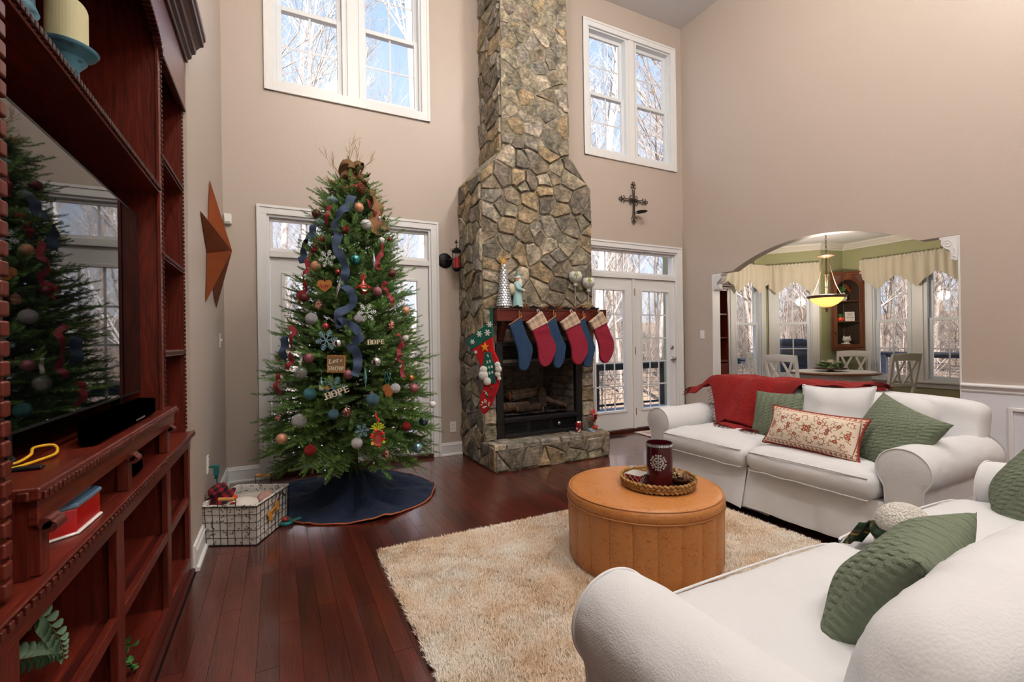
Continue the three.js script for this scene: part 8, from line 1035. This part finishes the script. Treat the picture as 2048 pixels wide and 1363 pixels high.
{ // corner cabinet
  const T = R(-41.5), t = thing('wall_cabinet', 'brown wooden corner cabinet with an arched glass door on the green wall', 'cabinet', [8.225, 1.03, -4.315], T), wd = std({ map: woodTex(73, [140, 84, 54], [72, 38, 24], 14)[0], roughness: 0.4 }), dk = std({ color: 0x3a2018, roughness: 0.6 }), H = 1.25, w = 0.235;
  const tri = (y, th) => boxUV(extr(shape2([[-w, 0], [w, 0], [w - 0.02, 0.03], [0.045, 0.255], [0.03, 0.255], [-w + 0.02, 0.03]]), th).rotateX(-PI / 2).translate(0, y, 0));
  part('carcass', [tri(0, 0.02), tri(H - 0.02, 0.02), ...[[-1, 0.03], [1, 0.045]].map(([s, x]) => { const A = [s * (w - 0.01), -0.02], B = [x, -0.265], L = Math.hypot(B[0] - A[0], B[1] - A[1]); return bx(0.012, H, L, 0, H / 2, 0).rotateY(Math.atan2(B[0] - A[0], B[1] - A[1])).translate((A[0] + B[0]) / 2, 0, (A[1] + B[1]) / 2); })], dk, t);
  part('face_frame', [b6(-w, -w + 0.035, 0, H, -0.02, 0.005, 0.003, 1), b6(w - 0.035, w, 0, H, -0.02, 0.005, 0.003, 1), b6(-w, w, 0, 0.05, -0.02, 0.0055, 0.003), b6(-w, w, H - 0.03, H, -0.02, 0.0055, 0.003), b6(-w - 0.012, w + 0.012, H, H + 0.02, -0.03, 0.02, 0.005)], wd, t);
  const s = shape2([[-w + 0.03, 0.045], [w - 0.03, 0.045], [w - 0.03, H - 0.025], [-w + 0.03, H - 0.025]]), hole = new THREE.Path(), a = w - 0.075; hole.moveTo(-a, 0.1); hole.lineTo(a, 0.1); hole.lineTo(a, H - 0.27); hole.absarc(0, H - 0.27, a, 0, PI, false); hole.closePath(); s.holes.push(hole);
  const door = part('door', [boxUV(extr(s, 0.018, 0.002).translate(0, 0, 0.002), 1)], wd, t); part('pane', [b6(-a, a, 0.1, H - 0.11, 0.006, 0.009)], glassM, door); part('arch_moulding', [tube([[-a, 0.1, 0.02], [-a, H - 0.3, 0.02], ...Array.from({ length: 15 }, (_, i) => { const q = PI - i * PI / 14; return [a * Math.cos(q), H - 0.27 + a * Math.sin(q), 0.02]; }), [a, H - 0.3, 0.02], [a, 0.1, 0.02]], 0.006, 6, 90)], wd, door); part('knob', [ball(0.012, -w + 0.048, 0.28, 0.03, 12, 10)], std({ color: 0x2c1c12, metalness: 0.4, roughness: 0.5 }), door); part('carved_crest', [ball(0.02, 0, H - 0.095, 0.018, 14, 10).scale(1, 1, 1), ...[-1, 1].map((k) => tube([[k * 0.02, H - 0.095, 0.02], [k * 0.06, H - 0.09, 0.022], [k * 0.11, H - 0.12, 0.02]], 0.006))], wd, door); for (const k of [-1, 1]) part('spandrel', [extr(shape2([[k * 0.08, H - 0.045], [k * 0.19, H - 0.045], [k * 0.19, H - 0.18]]), 0.004).translate(0, 0, 0.019)], std({ color: 0x6b4a44, roughness: 0.6 }), door);
  const ys = [0.02, 0.47, 0.80]; for (const y of ys.slice(1)) part('shelf', [tri(y - 0.012, 0.012)], wd, t);
  const loc = (x, y, z) => V(x, y, z).applyAxisAngle(V(0, 1, 0), T).add(V(8.225, 1.03, -4.315)).toArray(), por = phy({ color: 0xe8e6e2, roughness: 0.2, clearcoat: 0.7 });
  const v = thing('flower_vase', 'white vase with orange flowers and leaves in the cabinet', 'vase', loc(-0.03, 0.801, -0.07)); part('vase', [lathe([[0, 0], [0.035, 0], [0.052, 0.04], [0.045, 0.085], [0.022, 0.12], [0.028, 0.135], [0.02, 0.13], [0, 0.1]], 28)], por, v); const lf = bend(new THREE.CircleGeometry(1, 8).scale(0.016, 0.035, 1).translate(0, 0.035, 0), (p) => { p.z = 4 * p.y * p.y; }); for (let i = 0; i < 26; i++) part('leaf', [lf.clone().rotateX(0.2 + (i % 4) * 0.35).rotateY(i * 2.4).translate(-0.02 + 0.02 * Math.sin(i), 0.15 + 0.012 * (i % 5), 0.02 * Math.cos(i))], std({ color: i % 3 ? 0x4f8a3e : 0x86ac62, roughness: 0.7, side: THREE.DoubleSide }), v); for (const [x, y] of [[0.05, 0.2], [0.075, 0.17], [0.03, 0.23]]) part('flower', Array.from({ length: 8 }, (_, k) => lf.clone().scale(0.9, 0.8, 1).rotateX(0.9).rotateY(k * 0.8).rotateX(0.9).translate(x, y, 0.02)), std({ color: 0xe0562a, roughness: 0.7, side: THREE.DoubleSide }), v);
  const p = thing('succulent', 'small green plant in an orange pot in the cabinet', 'plant', loc(-0.085, 0.471, -0.05)); part('pot', [lathe([[0, 0], [0.045, 0], [0.052, 0.02], [0.05, 0.06], [0.04, 0.066], [0, 0.06]], 28)], phy({ color: 0xd8452a, roughness: 0.25, clearcoat: 0.6 }), p); for (let i = 0; i < 16; i++) part('leaf', [new THREE.ConeGeometry(0.008, 0.075, 6).translate(0, 0.037, 0).rotateX(0.25 + (i % 3) * 0.3).rotateY(i * 2.4).translate(0, 0.058, 0)], std({ color: 0x3f8248, roughness: 0.5 }), p);
  const sg = thing('word_plaque', 'small square white plaque with grey script in the cabinet', 'plaque', loc(0.045, 0.471, -0.04), T); sg.rotation.set(-0.06, T, 0, 'YXZ'); part('board', [bx(0.135, 0.15, 0.012, 0, 0.075, 0, 0.002)], std({ color: 0xe9e2dc, roughness: 0.7 }), sg); const scr = std({ color: 0x6d7474, roughness: 0.8 }); [['Chase', 0.118], ['your', 0.09], ['dreams', 0.06]].forEach(([q, y]) => part('lettering', [letters(q, 0.02, 0.001, serifFont).applyMatrix4(new THREE.Matrix4().makeShear(0, 0, 0.3, 0, 0, 0)).translate(0, y, 0.006)], scr, sg)); part('lettering', [bx(0.07, 0.004, 0.001, 0, 0.03, 0.0066)], std({ color: 0xd89a94 }), sg);
  const fx = thing('fox_figurine', 'round white cat-eared ceramic animal on the lowest cabinet shelf', 'figurine', loc(0.0, 0.021, -0.06), T); part('body', [ball(0.058, 0, 0.06, 0, 26, 18).scale(1, 1.02, 0.85)], por, fx); part('head', [ball(0.055, 0, 0.155, 0.01, 26, 18).scale(1.12, 0.85, 0.95).translate(0, 0.023, 0)], por, fx); for (const k of [-1, 1]) { part('ear', [new THREE.ConeGeometry(0.02, 0.042, 12).rotateZ(-k * 0.45).translate(k * 0.042, 0.2, 0.01)], por, fx); part('eye', [new THREE.TorusGeometry(0.009, 0.0014, 6, 14, PI).rotateZ(PI).translate(k * 0.022, 0.158, 0.062)], blackSatin, fx); part('cheek', [cyl(0.005, 0.005, 0.001, 12).rotateX(PI / 2).translate(k * 0.035, 0.143, 0.058)], std({ color: 0xd8a49a }), fx); } part('nose', [ball(0.005, 0, 0.149, 0.064, 8, 6)], std({ color: 0x8a5a54 }), fx); part('tail', [tube([[-0.04, 0.02, -0.02], [-0.075, 0.04, 0.01], [-0.068, 0.09, 0.03]], 0.015, 8, 20)], por, fx);
}
{ // gathered valances
  const cloth = phy({ color: 0xe6ddca, roughness: 0.95, transmission: 0.25, thickness: 0, bumpMap: cottonB, bumpScale: 0.001 });
  const valance = (label, A, B, x0, x1, dips, phase) => { const f = frameOf(A, B), t = thing('valance', label, 'valance', f.pos, f.turn, 'cream valances in the nook'), y1 = 2.47, L = x1 - x0; part('cloth', [boxUV(thick(Math.round(L * 90), 18, (u, v) => { const x = lerp(x0, x1, u), q = Math.abs(((u * dips + phase) % 1) * 2 - 1), len = 0.30 + 0.2 * Math.pow(q, 1.3), head = Math.max(0, 1 - v * 14) , fold = 0.016 * Math.sin(x * 52 + 1.5 * Math.sin(x * 9)) * (0.35 + 0.5 * Math.min(1, v * 3)) + 0.01 * Math.sin(x * 140) * (1 - Math.min(1, v * 4)); return [x, y1 - v * len + 0.008 * Math.sin(x * 120) * head, 0.085 + fold + 0.02 * Math.sin(v * PI)]; }, 0.003))], cloth, t); part('rod', [rot(cyl(0.01, 0.01, L, 10, 0, -L / 2, 0), 0, 0, PI / 2).translate((x0 + x1) / 2, y1 - 0.022, 0.075), b6(x0 - 0.008, x0 + 0.008, y1 - 0.035, y1 - 0.01, 0, 0.08), b6(x1 - 0.008, x1 + 0.008, y1 - 0.035, y1 - 0.01, 0, 0.08)], trimM, t); };
  valance('cream scalloped valance over the pair of windows behind the left arch end', NK[0], NK[1], 0.5, 2.04, 3, 0.5); valance('cream scalloped valance over the single bay window behind the lamp', NK[1], NK[2], 0.03, segLen(1) - 0.03, 1.5, 0.75); valance('cream scalloped valance over the right hand pair of nook windows', NK[3], NK[4], 0.3, 1.78, 3, 0.5);
}
{ // carved corbels under the ends of the arch
  const prof = new THREE.Shape(); prof.moveTo(0, 0); prof.lineTo(0.13, 0); prof.lineTo(0.13, -0.022); prof.lineTo(0.115, -0.03); prof.bezierCurveTo(0.13, -0.07, 0.1, -0.1, 0.07, -0.12); prof.bezierCurveTo(0.045, -0.14, 0.05, -0.165, 0.05, -0.19); prof.bezierCurveTo(0.05, -0.215, 0.03, -0.225, 0, -0.225); prof.closePath();
  const sp = (x, y, r, s) => tube(Array.from({ length: 20 }, (_, i) => { const q = i / 19, a = s * q * 9, rr = r * (1 - 0.85 * q); return [x + rr * Math.cos(a), y + rr * Math.sin(a), 0]; }), 0.0045, 6, 60);
  for (const [z, turn, l] of [[-4.443, -PI / 2, 'white carved scroll corbel at the left end of the arched opening'], [-1.887, PI / 2, 'white carved scroll corbel at the right end of the arched opening']]) { const t = thing('corbel', l, 'corbel', [XR + 0.065, 2.124, z], turn, 'carved corbels of the arch'); part('bracket', [extr(prof, 0.125, 0.004, 2).translate(0, 0, -0.0625)], trimM, t); for (const s of [-1, 1]) part('scroll', [sp(0.07, -0.07, 0.038, 1).translate(0, 0, s * 0.0625), sp(0.03, -0.19, 0.02, -1).translate(0, 0, s * 0.0625), tube([[0.03, -0.1, s * 0.0625], [0.02, -0.14, s * 0.0625], [0.03, -0.17, s * 0.0625]], 0.004)], trimM, t); part('leaf', [tube([[0.12, -0.03, 0], [0.1, -0.09, 0], [0.055, -0.13, 0], [0.055, -0.19, 0]], 0.02, 8, 30)], trimM, t); }
}
{
  const t = thing('hutch', 'narrow dark red wooden hutch standing behind the left jamb of the arch', 'hutch', [5.74, 0, -4.985]), C = cherry; part('carcass', [b6(-0.28, -0.26, 0, 1.98, -0.19, 0.19), b6(0.26, 0.28, 0, 1.98, -0.19, 0.19), b6(-0.28, 0.28, 1.96, 1.98, -0.19, 0.19), b6(-0.26, 0.26, 0.04, 0.06, -0.19, 0.19), b6(-0.26, 0.26, 0, 1.96, -0.19, -0.18), b6(-0.26, 0.26, 0.9, 0.93, -0.19, 0.19)], C, t); part('door', [b6(-0.255, -0.003, 0.08, 0.88, 0.17, 0.19, 0.003)], C, t); part('door', [b6(0.003, 0.255, 0.08, 0.88, 0.17, 0.19, 0.003)], C, t); for (const y of [1.25, 1.6]) part('shelf', [b6(-0.26, 0.26, y, y + 0.02, -0.18, 0.18)], C, t); part('crown', [b6(-0.3, 0.3, 1.98, 2.02, -0.19, 0.21, 0.008), b6(-0.32, 0.32, 2.02, 2.05, -0.19, 0.23, 0.008)], cherryDark, t);
  const o = thing('iron_ornament', 'little black iron scrollwork above the left valance, half behind the arch', 'ornament', [7.0, 2.5, -5.19]); part('scrolls', [0, 1, 2, 3].map((i) => tube([[i * 0.05, 0, 0.01], [i * 0.05 - 0.03, 0.05, 0.015], [i * 0.05 - 0.07, 0.09, 0.01]], 0.006, 6, 16)), iron, o);
}
// ---------------------------------------------------------------- deck, railing and winter woods
{
  const deckM = [0x7c8796, 0x6f7b8b, 0x87919e].map((c, i) => std({ color: c, bumpMap: oak[0][1], bumpScale: 0.001, roughness: 0.75 })), dark = std({ color: 0x23262c, roughness: 0.6 }), DY = -0.16;
  const d = struct('deck', [b6(-3.4, 13.4, DY - 0.25, DY - 0.06, -7.75, -5.5)], dark), long = []; for (let i = 0, z = -5.34; z > -7.75; i++, z -= 0.145) { const near = z > -7.8; const m = new THREE.Mesh(bx(16.8, 0.028, 0.138, 5, DY - 0.014, z), deckM[i % 3]); m.name = 'deck_board'; d.add(m); }
  const rail = (name, A, B, y, label) => { const a = V(...A), b = V(...B), L = a.distanceTo(b), t = thing(name, label, 'railing', [A[0], 0, A[2]], Math.atan2(-(b.z - a.z), b.x - a.x)); const base = DY - 1.6; part('top_rail', [b6(-0.05, L + 0.05, y - 0.04, y, -0.07, 0.07, 0.004)], dark, t); part('face_rail', [b6(0, L, y - 0.13, y - 0.045, -0.02, 0.02)], dark, t); part('foot_rail', [b6(0, L, DY + 0.06, DY + 0.1, -0.02, 0.02)], dark, t); const n = Math.round(L / 1.75); for (let i = 0; i <= n; i++) part('post', [b6(L * i / n - 0.05, L * i / n + 0.05, base, y - 0.04, -0.05, 0.05)], dark, t); for (let k = 1; k < 7; k++) { const yy = lerp(DY + 0.1, y - 0.13, k / 7); part('cable', [stick([0, yy, 0], [L, yy, 0], 0.0045, 0.0045, 6)], std({ color: 0x50555c, metalness: 0.7, roughness: 0.4 }), t); } };
  rail('deck_railing', [-3.3, 0, -7.66], [12.9, 0, -7.66], 0.76, 'dark deck railing with thin horizontal cables beyond the back doors'); rail('deck_railing', [12.9, 0, -7.66], [12.9, 0, 2.4], 0.88, 'dark deck railing with cables beyond the right nook windows');
  const g = thing('covered_grill', 'barbecue under a dark cover on the deck outside the bay window', 'grill', [10.0, DY, -6.3], 0.7); part('cover', [softBox(1.5, 1.22, 0.7, 0.06, 0.06, wrinkle(0.02, 5, 4, 5, 3)).translate(0, 0.62, 0)], std({ color: 0x2a2e36, roughness: 0.8 }), g); part('lid_fold', [softBox(1.1, 0.2, 0.55, 0.08, 0.06).translate(0, 1.28, -0.04)], std({ color: 0x30343c, roughness: 0.8 }), g);
}
{
  const leafT = tex(512, 512, (u, v) => { const a = pf(u, v, 60, 60, 3, 3), b = pf(u, v, 6, 6, 7, 3); return mixc(mixc([104, 78, 56], [206, 176, 142], a), [128, 112, 100], b * 0.5); }, 4, 4);
  const gy = (x, z) => { const r = Math.max(0, -z - 9, x - 14); return -1.7 + 0.028 * r + 0.0018 * r * r + 0.5 * N3(x * 0.12, z * 0.12, 2); };
  struct('ground', [boxUV(grid(70, 60, (u, v) => { const x = lerp(-32, 62, u), z = lerp(24, -58, v); return [x, gy(x, z), z]; }))], std({ map: leafT, roughness: 1 }));
  const barkT = tex(128, 256, (u, v) => { const k = pf(u, v, 10, 5, 3, 4), s = sstep(pf(u, v, 4, 40, 9, 2), 0.62, 0.8); return mixc(mixc([178, 168, 158], [236, 228, 216], k), [92, 84, 80], s * 0.55); }, 0.6, 1.2);
  const bark = [0xffffff, 0xe6dcd2, 0xc8bdb4].map((c) => std({ color: c, map: barkT, roughness: 0.95 }));
  const makeTree = (seed, h, r0, crown) => {
    const rnd = mulberry(seed), out = [];
    const limb = (p, d, L, r, lev) => {
      const n = lev === 0 ? 7 : lev === 1 ? 5 : 3; let q = p.clone(), e = d.clone();
      for (let i = 0; i < n; i++) {
        e = e.clone().add(V((rnd() - 0.5) * (lev ? 0.5 : 0.14), lev ? 0.1 * rnd() : 0.03, (rnd() - 0.5) * (lev ? 0.5 : 0.14))).normalize(); const s = q.clone().addScaledVector(e, L / n), a = r * (1 - i / n * 0.72), b = r * (1 - (i + 1) / n * 0.72); out.push(boxUV(stick(q, s, a, b, lev === 0 ? 7 : lev === 1 ? 5 : 3), 1));
        const f = (i + 1) / n; if (lev === 0 ? f > crown : lev < 3) { const k = lev === 0 ? 3 : lev === 1 ? 2 : 2; for (let j = 0; j < k; j++) { const az = rnd() * 6.28, up = lev === 0 ? 0.7 : 0.35; limb(s, V(Math.cos(az), up + 0.5 * rnd(), Math.sin(az)).normalize().lerp(e, 0.3).normalize(), L * (lev === 0 ? 0.34 - 0.12 * f : 0.5) * (0.7 + 0.5 * rnd()), b * (lev === 0 ? 0.5 : 0.6), lev + 1); } }
        q = s;
      }
    };
    limb(V(0, 0, 0), V((rnd() - 0.5) * 0.08, 1, (rnd() - 0.5) * 0.08).normalize(), h, r0, 0); return join(out);
  };
  const protos = [[1, 15, 0.17, 0.3], [2, 17, 0.2, 0.4], [3, 13, 0.13, 0.25], [4, 16, 0.15, 0.45], [5, 11, 0.09, 0.15], [6, 18, 0.22, 0.5]].map((a) => makeTree(...a)), rnd = mulberry(55), used = [];
  const base = protos.map((g, k) => g); let count = 0;
  const plant = (x, z, k, s, m) => { const t = new THREE.Mesh(base[k], bark[m]); t.name = numbered('bare_tree'); t.position.set(x, gy(x, z) - 0.1, z); t.rotation.y = rnd() * 6.28; t.scale.setScalar(s); scene.add(t); tag(t, 'bare pale grey winter tree standing in the woods outside the windows', 'tree', 'bare winter trees outside'); count++; };
  for (let i = 0; i < 165; i++) { // behind the house, and to the right of the nook
    let x, z, ok, n = 0; do { const q = i < 26 ? 0.18 : 1; if (i % 3) { x = lerp(-16, 40, rnd()); z = -9.5 - 34 * q * Math.pow(rnd(), 1.1); } else { x = 14.5 + 28 * q * rnd(); z = lerp(-30, 6, rnd()); } ok = used.every(([a, b]) => Math.hypot(a - x, b - z) > (i < 60 ? 1.5 : 0.9)); } while (!ok && n++ < 30);
    used.push([x, z]); plant(x, z, Math.floor(rnd() * 6), 0.75 + 0.5 * rnd(), Math.floor(rnd() * 3));
  }
  // thin saplings and brush between the trunks: nobody could count it
  const sap = makeTree(21, 4.2, 0.022, 0.1), im = new THREE.InstancedMesh(sap, bark[2], 420), M = new THREE.Matrix4(); for (let i = 0; i < 420; i++) { let x, z; if (i % 3) { x = lerp(-16, 40, rnd()); z = -9.2 - 26 * Math.pow(rnd(), 1.2); } else { x = 14.2 + 22 * rnd(); z = lerp(-26, 6, rnd()); } const s = 0.6 + 0.9 * rnd(); M.compose(V(x, gy(x, z) - 0.05, z), new THREE.Quaternion().setFromAxisAngle(V(0, 1, 0), rnd() * 6.28), V(s, s, s)); im.setMatrixAt(i, M); }
  im.name = 'brushwood'; im.userData.kind = 'stuff'; scene.add(tag(im, 'thin bare saplings and brush between the winter trees', 'brushwood'));
}
scene.traverse((o) => { if (o.isMesh) { o.castShadow = true; o.receiveShadow = true; } });
renderer.render(scene, camera);
